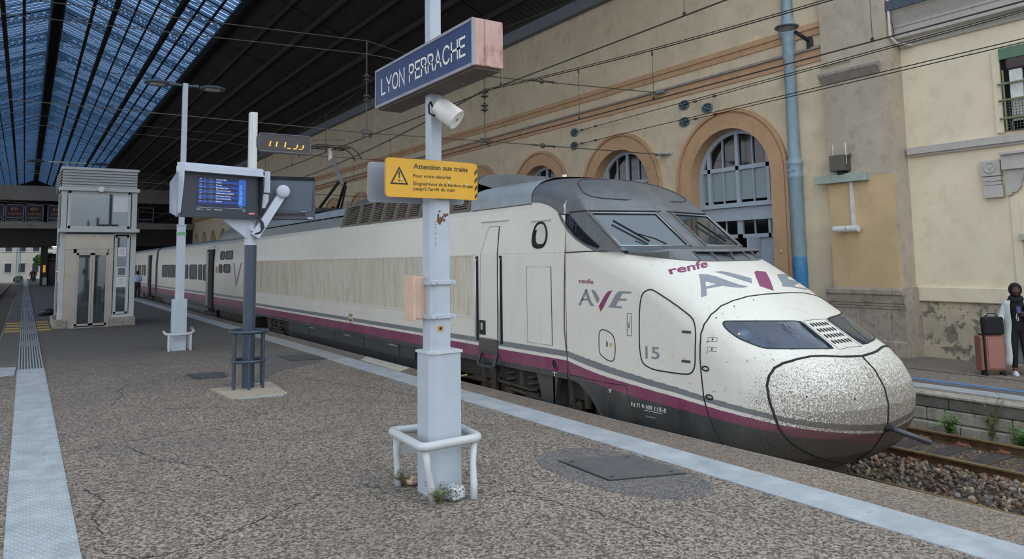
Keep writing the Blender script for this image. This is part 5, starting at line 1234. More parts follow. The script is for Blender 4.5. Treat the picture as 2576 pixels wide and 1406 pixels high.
# ---- bogies -------------------------------------------------------------------------------------
def coil(c, r, h, turns=4, n=40, w=.028): return [(c[0]+r*math.cos(2*PI*turns*i/n), c[1]+r*math.sin(2*PI*turns*i/n), c[2]+h*i/n) for i in range(n+1)]
def bogie(y0, parent, x=XC, detail=True):
    bg = MB().box((x-1.0, y0, -.20), (.16, 3.0, .22), ch=.03).box((x+1.0, y0, -.20), (.16, 3.0, .22), ch=.03).box((x, y0, -.2), (2.1, .4, .25)).build('bogie', M_UNDER2, parent)
    for dy in (-1.4, 1.4):
        w = MB()
        for s in (-.75, .75): w.lathe([(.12, -.07), (.46, -.07), (.49, -.05), (.49, .05), (.44, .06), (.40, .03), (.12, .03)], (x+s, y0+dy, -.28), 24, axis='x')
        w.cyl((x-.8, y0+dy, -.28), (x+.8, y0+dy, -.28), .09, 12); w.build('wheelset', mat('wheel_steel', '#3d362f', .55, metal=.4, var=.2), bg, smooth=True, auto=40)
        if detail:
            MB().box((x-1.02, y0+dy, -.28), (.2, .36, .34), ch=.05).cyl((x-1.16, y0+dy, -.28), (x-1.1, y0+dy, -.28), .13, 14).build('axle_box', M_UNDER2, bg)
            for d2 in (-.42, .0):
                MB().cyl((x-1.12, y0+dy+d2, -.18), (x-1.12, y0+dy+d2, .22), .075, 12).cyl((x-1.12, y0+dy+d2, .10), (x-1.12, y0+dy+d2, .24), .095, 12).build('damper', M_UNDER2, bg, smooth=True, auto=40)
    if detail:
        for dy in (-.32, .38):
            MB().tube(coil((x-1.10, y0+dy, -.14), .13, .44), .030, 6).build('coil_spring', M_UNDER2, bg, smooth=True)
            MB().cyl((x-1.10, y0+dy, -.22), (x-1.10, y0+dy, -.12), .20, 14).build('spring_seat', M_UNDER2, bg)
        MB().cyl((x-1.12, y0+.04, -.15), (x-1.12, y0+.04, .28), .09, 12).build('damper', M_UNDER2, bg, smooth=True, auto=40)
        MB().tube([(x-1.2, y0+.75, .0), (x-1.24, y0+.70, -.05), (x-1.24, y0-.35, -.08), (x-1.2, y0-.5, -.06)], .03, 8).build('linkage', M_UNDER2, bg, smooth=True)
        MB().tube([(x-1.22, y0+.5, -.16), (x-1.25, y0+.3, -.14), (x-1.25, y0-.8, -.20)], .035, 8).build('linkage', M_UNDER2, bg, smooth=True)
        MB().cyl((x-1.24, y0+.45, -.32), (x-1.24, y0-.75, -.34), .095, 14).cyl((x-1.24, y0-.72, -.34), (x-1.24, y0-.80, -.34), .11, 14).build('brake_cylinder', mat('dusty_cylinder', '#66645a', .6, var=.15), bg, smooth=True, auto=40)
        MB().box((x-1.18, y0+.95, -.05), (.12, .16, .5), ch=.03).cyl((x-1.2, y0+.95, .2), (x-1.2, y0+.95, -.25), .06, 10).build('sand_pipe', M_UNDER2, bg)
        for k in range(7): MB().box((x-1.05-.03*(k % 3), y0-1.5+k*.47, .06-.05*(k % 2)), (.12, .2+.05*(k % 3), .12+.04*(k % 2)), ch=.02).build('bracket', M_UNDER, bg)
    return bg
bogie(11.35, POWER); bogie(26.9, POWER)
tz = MB(); tz.prism([(10.62, .30), (9.98, .30), (10.10, -.22), (10.42, -.22), (10.52, .08)], lambda a, b, d: (XC-1.40+d, a, b), 0, .08); tz.box((XC-1.15, 10.1, 0), (.5, .05, .6)); tz.build('sand_box', mat('bracket_grey', '#454442', .6, var=.15), POWER)
MB().tube([sp_(13.9, .28, -.05), sp_(13.8, .02, .0), sp_(13.4, -.12, .0), sp_(13.05, -.05, -.05)], .022, 8).build('brake_hose', mat('yellow_hose', '#a8975c', .5, var=.2), POWER, smooth=True)
MB().cyl((XC-1.2, 9.05, -.30), (XC-1.2, 9.05, .16), .13, 14).cyl((XC-1.2, 9.05, -.36), (XC-1.2, 9.05, -.28), .17, 14).build('suspension_strut', M_UNDER2, POWER, smooth=True, auto=40)
for k in range(6): MB().box((XC-1.1, 8.6+.12*k, -.30+.07*(k % 3)), (.14, .12, .12), ch=.03).build('bracket', M_UNDER2, POWER)

# ================================================================== passenger coaches
M_COACH = paint('cream_coach_paint', '#cdc8ba', dirty=.3)
CO_E = (.90, .80, .73, .40)
M_CWIN = glass('coach_window_glass', '#3a4148', .14, .35)
def coach(y0, y1, label, first=False):
    c = thing('passenger_coach', (XC, (y0+y1)/2, -.77), label, 'train')
    Z = [.15, .40, .73, .80, .90, 1.08, 1.5, 2.1, 2.345, 2.7, 3.05, 3.12, 3.17, 3.20, 3.23, 3.26]
    side_mesh('body_side', c, y0, y1, M_COACH, Z, -1, CO_E); side_mesh('body_side', c, y0, y1, M_COACH, Z, 1, CO_E)
    sec = roof_sec(3.24, 3.48, 1.33, .8); R = [[(XC+a, y, z) for a, z in sec] for y in (y0, y1)]
    mb = strip_rows(MB(), R)
    for y in (y0, y1): mb.add([(XC-1.45, y, .15), (XC+1.45, y, .15), (XC+1.41, y, 3.2), (XC+1.0, y, 3.42), (XC-1.0, y, 3.42), (XC-1.41, y, 3.2)], [(0, 1, 2, 3, 4, 5)])
    mb.build('roof', M_GREYROOF, c, smooth=True, auto=40)
    MB().box((XC, (y0+y1)/2, -.05), (2.5, y1-y0-.4, .4)).build('underframe', M_UNDER, c)
    MB().box((XC-1.35, (y0+y1)/2+2, -.1), (.06, y1-y0-9, .5)).build('side_skirt', M_SKIRT, c)
    return c
def coach_window(c, ya, yb, za, zb, rr=.10, name='window'):
    ya, yb = sorted((ya, yb)); r = min(rr, (yb-ya)*.45)
    pl = []
    for cx_, cz_, a0 in ((yb-r, zb-r, 0), (ya+r, zb-r, 90), (ya+r, za+r, 180), (yb-r, za+r, 270)):
        for k in range(5): t = math.radians(a0+k*22.5); pl.append((cx_+r*math.cos(t), cz_+r*math.sin(t)))
    w = MB().tube([sp_(a, b, .004) for a, b in pl], .022, 5, closed=True).build(name, M_RUBBER, c)
    vs, fs = fill(pl, .4); m_ = MB(); m_.add([sp_(a, b, .003) for a, b in vs], fs); m_.build('pane', mat('dark_coach_glass', '#17191c', .35, var=.3, scale=1.5, spec=.12), w, fix=False)
def coach_door(c, ya, yb):
    d = MB().box((XC-1.40, (ya+yb)/2, 1.55), (.24, abs(yb-ya), 2.75)).build('door_opening', M_DARKIN, c)
    for y in (ya, yb): MB().bar(sp_(y, .22, .012), sp_(y, 2.95, .012), .06, .07, up=(0, 1, 0)).build('door_seal', M_RUBBER, d)
    MB().box(sp_(ya-.15, 1.55, .06), (.05, .5, 2.6), ch=.02).build('door_leaf', M_COACH, d)
    for ch in COL.objects:
        pass
    st = MB().box((XC-1.62, (ya+yb)/2, .06), (.36, abs(yb-ya)*.85, .05)).box((XC-1.52, (ya+yb)/2, .14), (.3, abs(yb-ya)*.85, .12)).build('boarding_step', M_SKIRT, c)
    MB().box((XC-1.47, (ya+yb)/2, 3.07), (.05, abs(yb-ya)+.5, .03)).build('rain_gutter', mat('cream_trim', '#cfcabd'), c)
c1 = coach(29.75, 54.1, 'cream passenger coach coupled behind the power car, its door standing open')
for a, b, zz, zt in ((35.28, 34.48, 2.45, 2.79), (34.2, 32.95, 2.45, 2.79), (35.48, 34.84, 1.86, 2.20), (34.49, 33.33, 1.87, 2.21), (38.95, 38.25, 1.46, 2.21), (40.2, 39.35, 1.48, 2.21), (42.58, 40.65, 1.49, 2.21), (45.1, 43.1, 1.49, 2.21), (47.4, 45.5, 1.5, 2.21), (49.7, 47.75, 1.5, 2.22), (52.0, 50.0, 1.5, 2.22)): coach_window(c1, a, b, zz, zt)
coach_door(c1, 37.9, 36.6)
# V emblem on the coach side
def side_poly(pl, name, m, parent, lift=.006):
    vs, fs = fill(pl, .5); m_ = MB(); m_.add([sp_(a, b, lift) for a, b in vs], fs); return m_.build(name, m, parent, fix=False)
side_poly([(32.78, 2.28), (32.62, 2.27), (32.45, 2.1), (32.28, 1.60), (32.38, 1.45), (32.62, 2.08)], 'emblem', M_LOGOG, c1); side_poly([(31.17, 2.29), (31.38, 2.27), (31.55, 2.15), (32.28, 1.42), (32.23, 1.24), (32.05, 1.42), (31.4, 2.12)], 'emblem', M_LOGOP, c1)
MB().box(sp_(36.0, 1.98, .006), (.012, .3, .3)).build('class_sign', mat('ochre_sign', '#8a6a35', .5), c1)
text_on(MB(), '9', sp_(35.95, 2.86, .006), (0, -1, 0), (0, 0, 1), .16).build('coach_number', M_LOGOG, c1, fix=False)
# roof fairing of the first coach
fr_rows = []
for y, k in ((29.8, 1), (34.2, 1), (35.6, .92), (36.6, .74), (37.2, .45), (37.5, .12)):
    fr_rows.append([(XC+a*(.8+.2*k), y, 3.26+(z-3.26)*k) for a, z in roof_sec(3.26, 4.05, 1.28, .62)])
mbf = strip_rows(MB(), fr_rows); mbf.add(fr_rows[0], [tuple(range(61))]); mbf.build('roof_fairing', M_GREYROOF, c1, smooth=True, auto=50)
bogie(54.6, c1, detail=True); MB().box((XC, 29.55, 1.6), (2.2, .5, 2.9)).build('gangway', M_RUBBER, c1)
c2 = coach(55.0, 75.0, 'cream passenger coach second behind the power car, beyond the dark gap')
coach_door(c2, 58.3, 57.0)
for a, b in ((60.6, 59.9), (61.9, 61.2), (64.3, 62.6), (66.8, 65.1), (69.2, 67.6), (71.6, 70.0), (74, 72.4)): coach_window(c2, a, b, 1.5, 2.24)
MB().box((XC, 54.55, 1.6), (2.5, .9, 3.0)).build('gangway', M_RUBBER, c2)
c3 = coach(75.9, 95.9, 'cream passenger coach third behind the power car, mostly hidden')
for k in range(8): coach_window(c3, 78+2.1*k, 79.6+2.1*k, 1.5, 2.24)
MB().box((XC, 75.45, 1.6), (2.5, .9, 3.0)).build('gangway', M_RUBBER, c3)
# ================================================================== things on the near platform
M_POLEW = mat('white_pole_paint', '#a9b2bb', .45, var=.05, scale=3, dirt='#8f989f', damt=.25, chips='#7d868d', chipamt=.03)
M_GUARD = mat('white_guard_paint', '#b4b8b9', .45, var=.05, scale=3, chips='#5d6d78', chipamt=.06)
M_RUSTP = mat('rust_flake', '#6d3a1e', .8, var=.45, scale=40, bump=.5, bscale=90)
def octpost(mb, c, w, d, z0, z1, ch):
    x, y = c; pl = [(x-w/2+ch, y-d/2), (x+w/2-.006, y-d/2), (x+w/2, y-d/2+.006), (x+w/2, y+d/2-.006), (x+w/2-.006, y+d/2), (x-w/2+.006, y+d/2), (x-w/2, y+d/2-.006), (x-w/2, y-d/2+ch)]
    mb.prism(pl, lambda a, b, q: (a, b, q), z0, z1); return mb
CX_, CY_ = 3.42, 6.56
SP = thing('sign_post', (CX_, CY_, 0), 'white square sign post with a wide boxed foot, in the foreground', 'post')
m_ = octpost(MB(), (CX_+.035, CY_+.02), .33, .30, 0, 1.345, .055); m_.build('foot_casing', M_POLEW, SP)
octpost(MB(), (CX_+.035, CY_+.02), .36, .33, 1.335, 1.36, .06).build('casing_lid', mat('chipped_lid', '#b9bec0', .6, var=.1, chips='#6b4a34', chipamt=.12), SP)
octpost(MB(), (CX_, CY_), .205, .20, 1.35, 3.05, .045).build('shaft', M_POLEW, SP)
MB().box((CX_-.01, CY_+.03, 3.95), (.125, .125, 2.6), ch=.008).build('upper_shaft', M_POLEW, SP)
for z in (2.02, 1.69):
    b = MB().box((CX_, CY_-.112, z), (.25, .02, .045), ch=.004).box((CX_-.118, CY_, z), (.016, .24, .045)).cyl((CX_+.13, CY_-.13, z), (CX_+.13, CY_-.07, z), .022, 8).cyl((CX_-.105, CY_-.135, z), (CX_-.105, CY_-.10, z), .02, 8).cyl((CX_-.04, CY_-.13, z), (CX_-.04, CY_-.11, z), .02, 8)
    b.build('clamp', M_POLEW, SP)
MB().prism([(CX_-.04, 1.60), (CX_+.02, 1.60), (CX_+.02, 1.55), (CX_-.04, 1.55)], lambda a, b, d: (a, CY_-.1+d, b), -.004, -.001).build('sticker', mat('orange_sticker', '#c08a3c', .5), SP)
MB().lathe([(.015, 0), (.015, .002)], (CX_-.01, CY_-.1055, 1.575), 12, axis='y').build('sticker', M_GAP, SP)
RR = random.Random(4); rm = MB()
for k in range(46):
    t = RR.uniform(0, 1); x = CX_-.052+RR.gauss(.055, .028) if k < 30 else CX_-.062+RR.uniform(-.006, .010); z = 2.655+RR.gauss(0, .025) if k < 30 else 2.62-RR.uniform(0, .30)
    x = min(max(x, CX_-.056), CX_+.09); r_ = RR.uniform(.006, .017) if k < 30 else RR.uniform(.003, .007)
    pts = [(x+r_*RR.uniform(.6, 1.2)*math.cos(q), z+r_*RR.uniform(.6, 1.3)*math.sin(q)) for q in np.linspace(0, 2*PI, 8, False)]
    rm.add([(a, CY_-.1012-.0003*k/46, b) for a, b in pts], [tuple(range(8))])
rm.build('rust_stain', M_RUSTP, SP, fix=False)
RC = [(3.17, 7.10), (3.12, 6.28), (3.76, 6.32), (3.82, 6.96)]
def rring(C_, z, r, rad=.08):
    P = []; n = len(C_)
    for i in range(n):
        a, b, c = Vector((*C_[i-1], z)), Vector((*C_[i], z)), Vector((*C_[(i+1) % n], z))
        u = (a-b).normalized(); v = (c-b).normalized()
        for t in (0, .25, .5, .75, 1): P.append((b+u*rad)*(1-t)**2+b*2*t*(1-t)+(b+v*rad)*t*t)
    return P
GU = thing('pole_guard', (3.45, 6.65, 0), 'white bent-tube guard rail around the foot of the station sign post', 'guard rail')
MB().tube(rring(RC, .52, .045), .042, 10, closed=True).build('top_rail', M_GUARD, GU, smooth=True)
for (x, y), (bx, by) in zip(RC, [(3.20, 6.98), (3.24, 6.30), (3.60, 6.17), (3.75, 6.95)]):
    tx, ty = x+(3.46-x)*.16, y+(6.64-y)*.10
    MB().tube([(tx, ty, .50), (tx+(bx-tx)*.4-.01, ty+(by-ty)*.4, .3), (tx+(bx-tx)*.7, ty+(by-ty)*.7, .15), (bx, by, 0)], [.036, .030, .036, .036], 10).build('leg', M_GUARD, GU, smooth=True)
MB().box((3.36, 7.05, .33), (.34, .012, .10)).build('cross_plate', M_GUARD, GU)
# station sign
SG = thing('station_sign', (3.38, 6.53, 3.95), 'blue illuminated station name sign boxed in rusty pink metal, on the white post', 'sign')
M_PINK = (lambda t: (t.color(t.mix(t.rng(t.noise(t.map(t.pos(), (5, 5, 2.5)), 1.6, 5, .65), .5, .75, 0, .9), t.ramp(t.noise(t.pos(), 2, 4), [(.3, hx('#a68478')), (.7, hx('#bb9c92'))]), hx('#7d4433'))), t.set(.5, .1), t.m)[-1])(NT('rusty_pink_metal'))
M_SIGNB = mat('sign_blue', '#1c3563', .35, var=.06, scale=3, dirt='#45628c', damt=.15, streak=.15)
y0, y1, z0, z1 = 5.43, 7.60, 3.935, 4.365
MB().box((3.37, (y0+y1)/2, (z0+z1)/2), (.30, y1-y0, z1-z0), ch=.008).build('case', M_PINK, SG)
MB().box((3.37, (y0+y1)/2, z0-.012), (.27, y1-y0-.06, .02)).build('underside', mat('grimy_underside', '#5f5650', .8, var=.35, scale=5, dirt='#2a2421', damt=.6), SG)
MB().box((3.35, y0-.004, (z0+z1)/2), (.055, .012, z1-z0-.01), ch=.003).build('cover_strip', M_PINK, SG)
fc = MB().box((3.214, (y0+y1)/2, (z0+z1)/2), (.012, y1-y0-.06, z1-z0-.055)).build('face_panel', M_SIGNB, SG)
fm = MB()
for a, b in (((y0+.015, z0+.012), (y1-.015, z0+.012)), ((y0+.015, z1-.012), (y1-.015, z1-.012)), ((y0+.015, z0), (y0+.015, z1)), ((y1-.015, z0), (y1-.015, z1))): fm.bar((3.212, *a), (3.212, *b), .02, .028)
fm.build('face_frame', mat('steel_blue_frame', '#8c8f97', .45, metal=.3, var=.15, scale=6), SG)
tm = MB(); stroke_text(tm, 'LYON PERRACHE', (3.207, 7.42, 4.05), (0, -1, 0), (0, 0, 1), .185, 1.84); tm.build('lettering', M_WHITEL, fc, fix=False)
# loudspeaker
LS = thing('loudspeaker', (3.45, 6.45, 3.68), 'white round loudspeaker fixed under the station name sign', 'loudspeaker')
a_, b_ = Vector((3.40, 6.42, 3.755)), Vector((3.535, 6.27, 3.60)); dr = (b_-a_).normalized()
q = dr.to_track_quat('Z', 'Y').to_matrix(); t = MB().lathe([(0, -.04), (.085, -.035), (.098, -.01), (.105, .03), (.108, .215), (.104, .225), (.098, .222), (0, .222)], n=28)
mb = MB(); mb.add([q @ Vector(p)+a_ for p in t.v], t.f); mb.build('horn_case', mat('warm_white_plastic', '#dcdad5', .4, var=.03), LS, smooth=True, auto=40)
c_ = a_+dr*.2235; mb = MB(); mb.add([q @ Vector((x, y, .2235))+a_ for x, y in ((-.015, -.015), (.015, -.015), (.015, .015), (-.015, .015))], [(0, 1, 2, 3)]); mb.build('maker_plate', mat('grey_plate', '#55585b', .5), LS)
MB().box((3.36, 6.43, 3.70), (.12, .03, .045), ch=.005).build('bracket', M_GUARD, LS)
MB().tube([(3.36, 6.46, 3.72), (3.29, 6.42, 3.80), (3.26, 6.40, 3.76), (3.27, 6.40, 3.68), (3.33, 6.42, 3.66), (3.36, 6.41, 3.74), (3.37, 6.44, 3.80)], .010, 6).build('cable', M_RUBBER, LS, smooth=True)
# warning sign
WS = thing('warning_sign', (3.3, 6.42, 2.84), 'yellow platform safety warning sign with a black triangle, bolted to the white post', 'sign')
M_WYEL = mat('signal_yellow', '#d39f22', .4, var=.04, scale=3, dirt='#b08a2c', damt=.15)
def rrect(x0, x1, z0, z1, r, n=5):
    P = []
    for cx_, cz_, a0 in ((x1-r, z1-r, 0), (x0+r, z1-r, 90), (x0+r, z0+r, 180), (x1-r, z0+r, 270)):
        for k in range(n): t = math.radians(a0+90*k/(n-1)); P.append((cx_+r*math.cos(t), cz_+r*math.sin(t)))
    return P
SY = 6.40
bend = lambda x: .05*max(0, (x-3.45)/.37)**2
def wplate(x, z, d): return (x, SY+bend(x)+d, z)
vs, fs = fill(rrect(2.805, 3.845, 2.84, 3.215, .035), .12)
mb = MB(); mb.add([wplate(a, b, 0) for a, b in vs]+[wplate(a, b, .006) for a, b in vs], list(fs)+[tuple(i+len(vs) for i in f)[::-1] for f in fs]); WP = mb.build('plate', M_WYEL, WS, fix=False)
mb = MB(); B_ = rrect(2.80, 3.85, 2.835, 3.22, .035); mb.add([wplate(a, b, .0005) for a, b in B_]+[wplate(a, b, .012) for a, b in B_], [(i, (i+1) % len(B_), len(B_)+(i+1) % len(B_), len(B_)+i) for i in range(len(B_))]); mb.build('plate_edge', M_WYEL, WS, fix=False)
M_INK = mat('black_print', '#1d1a17', .5, var=.05)
def wtext(s, x, z, h, w, bold=0., shear=0.):
    v2, f2, tw = text_mesh(s, bold, shear); k = w/tw; mb = MB()
    mb.add([wplate(x+a*k, z+b*h, -.0018) for a, b in v2], f2); mb.build('lettering', M_INK, WP, fix=False)
wtext('Attention aux trains', 3.095, 3.122, .050, .615, .012)
wtext('Pour votre sécurité', 3.09, 3.038, .034, .415, .008); wtext('Eloignez-vous de la bordure du quai', 3.09, 2.962, .035, .69, .008, .18); wtext('jusqu\'à l\'arrêt du train', 3.09, 2.913, .035, .46, .008, .18)
tr_ = MB(); T = [(2.945, 3.135), (2.85, 2.962), (3.04, 2.962)]; c0 = (2.945, 3.018)
Tin = [(c0[0]+(a-c0[0])*.74, c0[1]+(b-c0[1])*.74) for a, b in T]
for i in range(3):
    j = (i+1) % 3; tr_.add([wplate(*T[i], -.0018), wplate(*T[j], -.0018), wplate(*Tin[j], -.0018), wplate(*Tin[i], -.0018)], [(0, 1, 2, 3)])
tr_.add([wplate(a, b, -.0018) for a, b in ((2.937, 3.085), (2.953, 3.085), (2.949, 3.02), (2.941, 3.02))], [(0, 1, 2, 3)])
tr_.add([wplate(2.945+.008*math.cos(t), 2.998+.008*math.sin(t), -.0018) for t in np.linspace(0, 2*PI, 10, False)], [tuple(range(10))])
tr_.build('warning_triangle', M_INK, WP, fix=False)
hz = MB()
for k in range(5):
    z = 2.845+.082*k
    if k < 4: hz.add([wplate(3.805, z, -.0018), wplate(3.838, z+.04, -.0018), wplate(3.838, z+.075, -.0018), wplate(3.805, z+.035, -.0018)], [(0, 1, 2, 3)])
hz.build('hazard_stripes', M_INK, WP, fix=False)
for x, z in ((2.97, 3.008), (3.255, 3.00), (3.48, 2.998), (3.70, 2.992)): MB().lathe([(.012, 0), (.012, -.004), (.006, -.007), (0, -.007)], wplate(x, z, -.001), 10, axis='y').build('bolt', M_ALU, WP)
vs, fs = fill(rrect(2.735, 3.79, 2.80, 3.20, .035), .3)
M_BACKP = mat('grey_sign_back', '#8d93a0', .45, metal=.2, var=.06)
WB = MB(); WB.prism(rrect(2.735, 3.80, 2.805, 3.20, .035), lambda a, b, d: (a, SY+.26+d, b), 0, .012); wbk = WB.build('sign_back_plate', M_BACKP)
tag(wbk, 'grey back of a second plate behind the yellow warning sign', 'sign')
# junction box behind the post
JB = MB().box((3.262, 6.70, 1.87), (.15, .20, .42), ch=.012).box((3.20, 6.70, 1.87), (.03, .22, .44), ch=.004).build('junction_box', mat('pinkish_box', '#c5a893', .6, var=.06, scale=5, dirt='#8d7160', damt=.3))
tag(JB, 'pinkish beige cabinet strapped to the back of the white sign post', 'box')
# stones and plants at the foot
KB = MB().box((3.455, 6.28, .068), (.16, .16, .125), rot=(0, 0, .25), ch=.025).build('paving_block', (lambda t: (t.color(t.mix(t.rng(t.noise(t.pos(), 60, 3, .6), .40, .52, 0, 1), hx('#3c4247'), hx('#b6bbbd'))), t.set(.8), t.m)[-1])(NT('speckled_block')))
tag(KB, 'grey paving block half painted white lying by the post', 'stone')
tag(MB().sphere((3.33, 6.93, .045), .08, 9, 6, sc=(1, 1, .55)).build('cobble', mat('pinkish_cobble', '#b99c88', .8, var=.2, scale=20)), 'pale pinkish cobble behind the white post among weeds', 'stone')
M_LEAF = mat('weed_green', '#5f6b33', .6, var=.3, scale=30); M_LEAF2 = mat('fresh_green', '#56833a', .6, var=.3, scale=20); M_STEM = mat('dry_stem', '#7d6f48', .7, var=.25, scale=20)
def weed(c, r, h, n, seed, label, leafm=M_LEAF, lw=.012, ll=.06, stems=9, droop=.4):
    R = random.Random(seed); t = thing('weed', c, label, 'plant'); sm_ = MB(); lm = MB()
    for i in range(stems):
        a = R.uniform(0, 2*PI); d = R.uniform(.2, 1)*r; hh = h*R.uniform(.5, 1); P = [Vector(c), Vector(c)+Vector((math.cos(a)*d*.4, math.sin(a)*d*.4, hh*.5)), Vector(c)+Vector((math.cos(a)*d, math.sin(a)*d, hh*(1-droop*R.random())))]
        sm_.tube(P, [.004, .003, .0015], 4)
        for k in range(n):
            t_ = R.uniform(.15, 1); p = P[0].lerp(P[1], t_*2) if t_ < .5 else P[1].lerp(P[2], t_*2-1)
            b = R.uniform(0, 2*PI); u = Vector((math.cos(b), math.sin(b), R.uniform(-.1, .8))).normalized(); v = u.cross(Vector((0, 0, 1))).normalized(); L = ll*R.uniform(.6, 1.2)
            lm.add([p, p+u*L*.5+v*lw, p+u*L+Vector((0, 0, -L*.15)), p+u*L*.5-v*lw], [(0, 1, 2, 3)])
    sm_.build('stem', M_STEM, t, fix=False); lo = lm.build('leaves', leafm, t, fix=False); lo['kind'] = 'stuff'; return t
weed((3.27, 6.27, 0), .16, .20, 12, 1, 'low green weed growing at the front leg of the post guard', lw=.010, ll=.055, stems=12)
weed((3.27, 6.93, 0), .14, .20, 12, 2, 'reddish green weed behind the left leg of the post guard', lw=.010, ll=.05, stems=10)
fl = weed((3.66, 6.72, 0), .10, .34, 5, 3, 'thin weed with one purple flower right of the white post', stems=4)
MB().sphere((3.70, 6.70, .36), .018, 7, 5).build('flower', mat('violet_flower', '#6b3a9a', .6), fl)
# manhole covers
M_MET = (lambda t: (t.color(t.mix(t.rng(t.n('TexChecker').outputs['Fac'], 0, 1, 0, .35), t.ramp(t.noise(t.pos(), 5, 4), [(.3, hx('#4d4c4e')), (.7, hx('#615e5f'))]), hx('#7d7a7a'))), t.set(.5, .3), t.m)[-1])(NT('checker_plate'))
for n_ in M_MET.node_tree.nodes:
    if n_.type == 'TEX_CHECKER':
        n_.inputs['Scale'].default_value = 42; g_ = M_MET.node_tree.nodes.new('ShaderNodeNewGeometry'); mp_ = M_MET.node_tree.nodes.new('ShaderNodeMapping'); mp_.inputs['Rotation'].default_value = (0, 0, .785)
        M_MET.node_tree.links.new(g_.outputs['Position'], mp_.inputs['Vector']); M_MET.node_tree.links.new(mp_.outputs[0], n_.inputs['Vector'])
def cover(C_, label, m=M_MET):
    t = thing('manhole_cover', ((C_[0][0]+C_[2][0])/2, (C_[0][1]+C_[2][1])/2, 0), label, 'cover')
    cen = Vector((sum(c[0] for c in C_)/4, sum(c[1] for c in C_)/4))
    o_ = [tuple(Vector(c)+(Vector(c)-cen).normalized()*.03) for c in C_]
    MB().prism(o_, lambda a, b, d: (a, b, d), 0, .007).build('frame', M_GAP, t); MB().prism(C_, lambda a, b, d: (a, b, d), 0, .014).build('plate', m, t)
    for c in C_: p = Vector(c)+(cen-Vector(c))*.2; MB().prism([(p.x-.03, p.y-.012), (p.x+.03, p.y-.012), (p.x+.03, p.y+.012), (p.x-.03, p.y+.012)], lambda a, b, d: (a, b, d), .01, .0148).build('lifting_slot', M_GAP, t)
    return t
cover([(5.035, 6.733), (5.802, 6.451), (5.785, 5.595), (5.009, 5.876)], 'dark chequered metal access cover set in the platform by the white line')
cover([(5.18, 18.15), (6.0, 18.0), (5.92, 16.95), (5.2, 17.1)], 'dark flat cover in the platform beside the ribbed edge strip', mat('dark_cover', '#4c4b4a', .7, var=.12))
cover([(2.86, 16.4), (3.48, 16.3), (3.42, 15.6), (2.90, 15.7)], 'small dark asphalt-filled cover near the blue post', mat('dark_cover', '#4c4b4a'))

# ---- departures post ----------------------------------------------------------------------------
M_BLUEP = mat('dark_blue_post', '#36424f', .4, var=.08, scale=3); M_GREYP = mat('pale_grey_enamel', '#aeb6c2', .4, var=.05, scale=3)
BP = thing('information_post', (3.43, 13.88, 0), 'dark blue round post with grey top carrying the departure screens', 'post')
MB().cyl((3.43, 13.88, 0), (3.43, 13.88, 2.57), .108, 24).build('post', M_BLUEP, BP, smooth=True, auto=40)
MB().tube([(3.43, 13.88, 2.57), (3.43, 13.88, 2.80)], [.110, .110], 24).cyl((3.43, 13.88, 2.8), (3.43, 13.88, 3.05), .11, 24, r2=.06).build('collar', M_GREYP, BP, smooth=True, auto=40)
MB().box((3.44, 13.90, 4.0), (.135, .135, 2.06), ch=.008).box((3.44, 13.826, 4.3), (.05, .012, 1.4)).build('mast', mat('ivory_mast', '#c3c6c3', .5, var=.04), BP)
u15 = Vector((.964, .2656, 0)); n15 = Vector((.2656, -.964, 0))
MB().prism([(0, 2.62), (-.62, 3.06), (.02, 3.06), (.06, 2.9)], lambda a, b, d: tuple(Vector((3.42, 13.84, 0))+u15*a+n15*d+Vector((0, 0, b))), -.03, .03).build('arm_plate', M_GREYP, BP)
CG = thing('pole_guard', (3.43, 13.88, 0), 'dark blue round cage guard around the foot of the departures post', 'guard rail')
for z, r_, rr in ((1.02, .315, .034), (.50, .28, .03)): MB().tube([(3.43+r_*math.cos(t), 13.88+r_*math.sin(t), z) for t in np.linspace(0, 2*PI, 32, False)], rr, 8, closed=True).build('ring', M_BLUEP, CG, smooth=True)
for k in range(6): a = .35+k*PI/3; MB().cyl((3.43+.28*math.cos(a), 13.88+.28*math.sin(a), 0), (3.43+.28*math.cos(a), 13.88+.28*math.sin(a), 1.02), .026, 10).build('bar', M_BLUEP, CG, smooth=True, auto=40)
# front screen
O = Vector((3.53, 13.72, 0))-u15*1.46
def sc(a, z, d=0.): return O+u15*a+n15*d+Vector((0, 0, z))
DS = thing('departure_screen', tuple(sc(.73, 3.04)), 'lit blue departures screen in a dark hooded case, facing the viewer', 'screen')
M_CASE = mat('dark_slate_case', '#2b323c', .4, var=.06); 
mb = MB(); mb.add([sc(a, z, d) for d in (0, -.16) for a, z in ((.04, 3.04), (1.46, 3.04), (1.44, 3.83), (.06, 3.83))], [(0, 1, 2, 3), (7, 6, 5, 4), (0, 4, 5, 1), (1, 5, 6, 2), (2, 6, 7, 3), (3, 7, 4, 0)]); mb.build('case', M_CASE, DS)
hp = [(-.12, 3.80), (.14, 3.80), (.13, 3.90), (.05, 3.955), (-.12, 3.965)]
mb = MB(); mb.prism(hp, lambda a, b, d: tuple(sc(d, b, a)), .0, 1.48); mb.build('hood', M_GREYP, DS)
for a in (.0, 1.47):
    mb = MB(); mb.prism([(.14, 3.9), (.13, 3.62), (.03, 3.10), (-.12, 3.04), (-.12, 3.9)], lambda p, q, d: tuple(sc(a+d, q, p)), -.012, .012); mb.build('side_cheek', M_GREYP if a < .5 else M_CASE, DS)
mb = MB(); mb.prism([(.10, 3.84), (-.20, 3.60), (-.18, 3.10), (.05, 3.04)], lambda p, q, d: tuple(sc(-.02+p*.5-d, q, -.05)), 0, .03); mb.build('side_cheek', M_GREYP, DS)
def scr(z): return 0
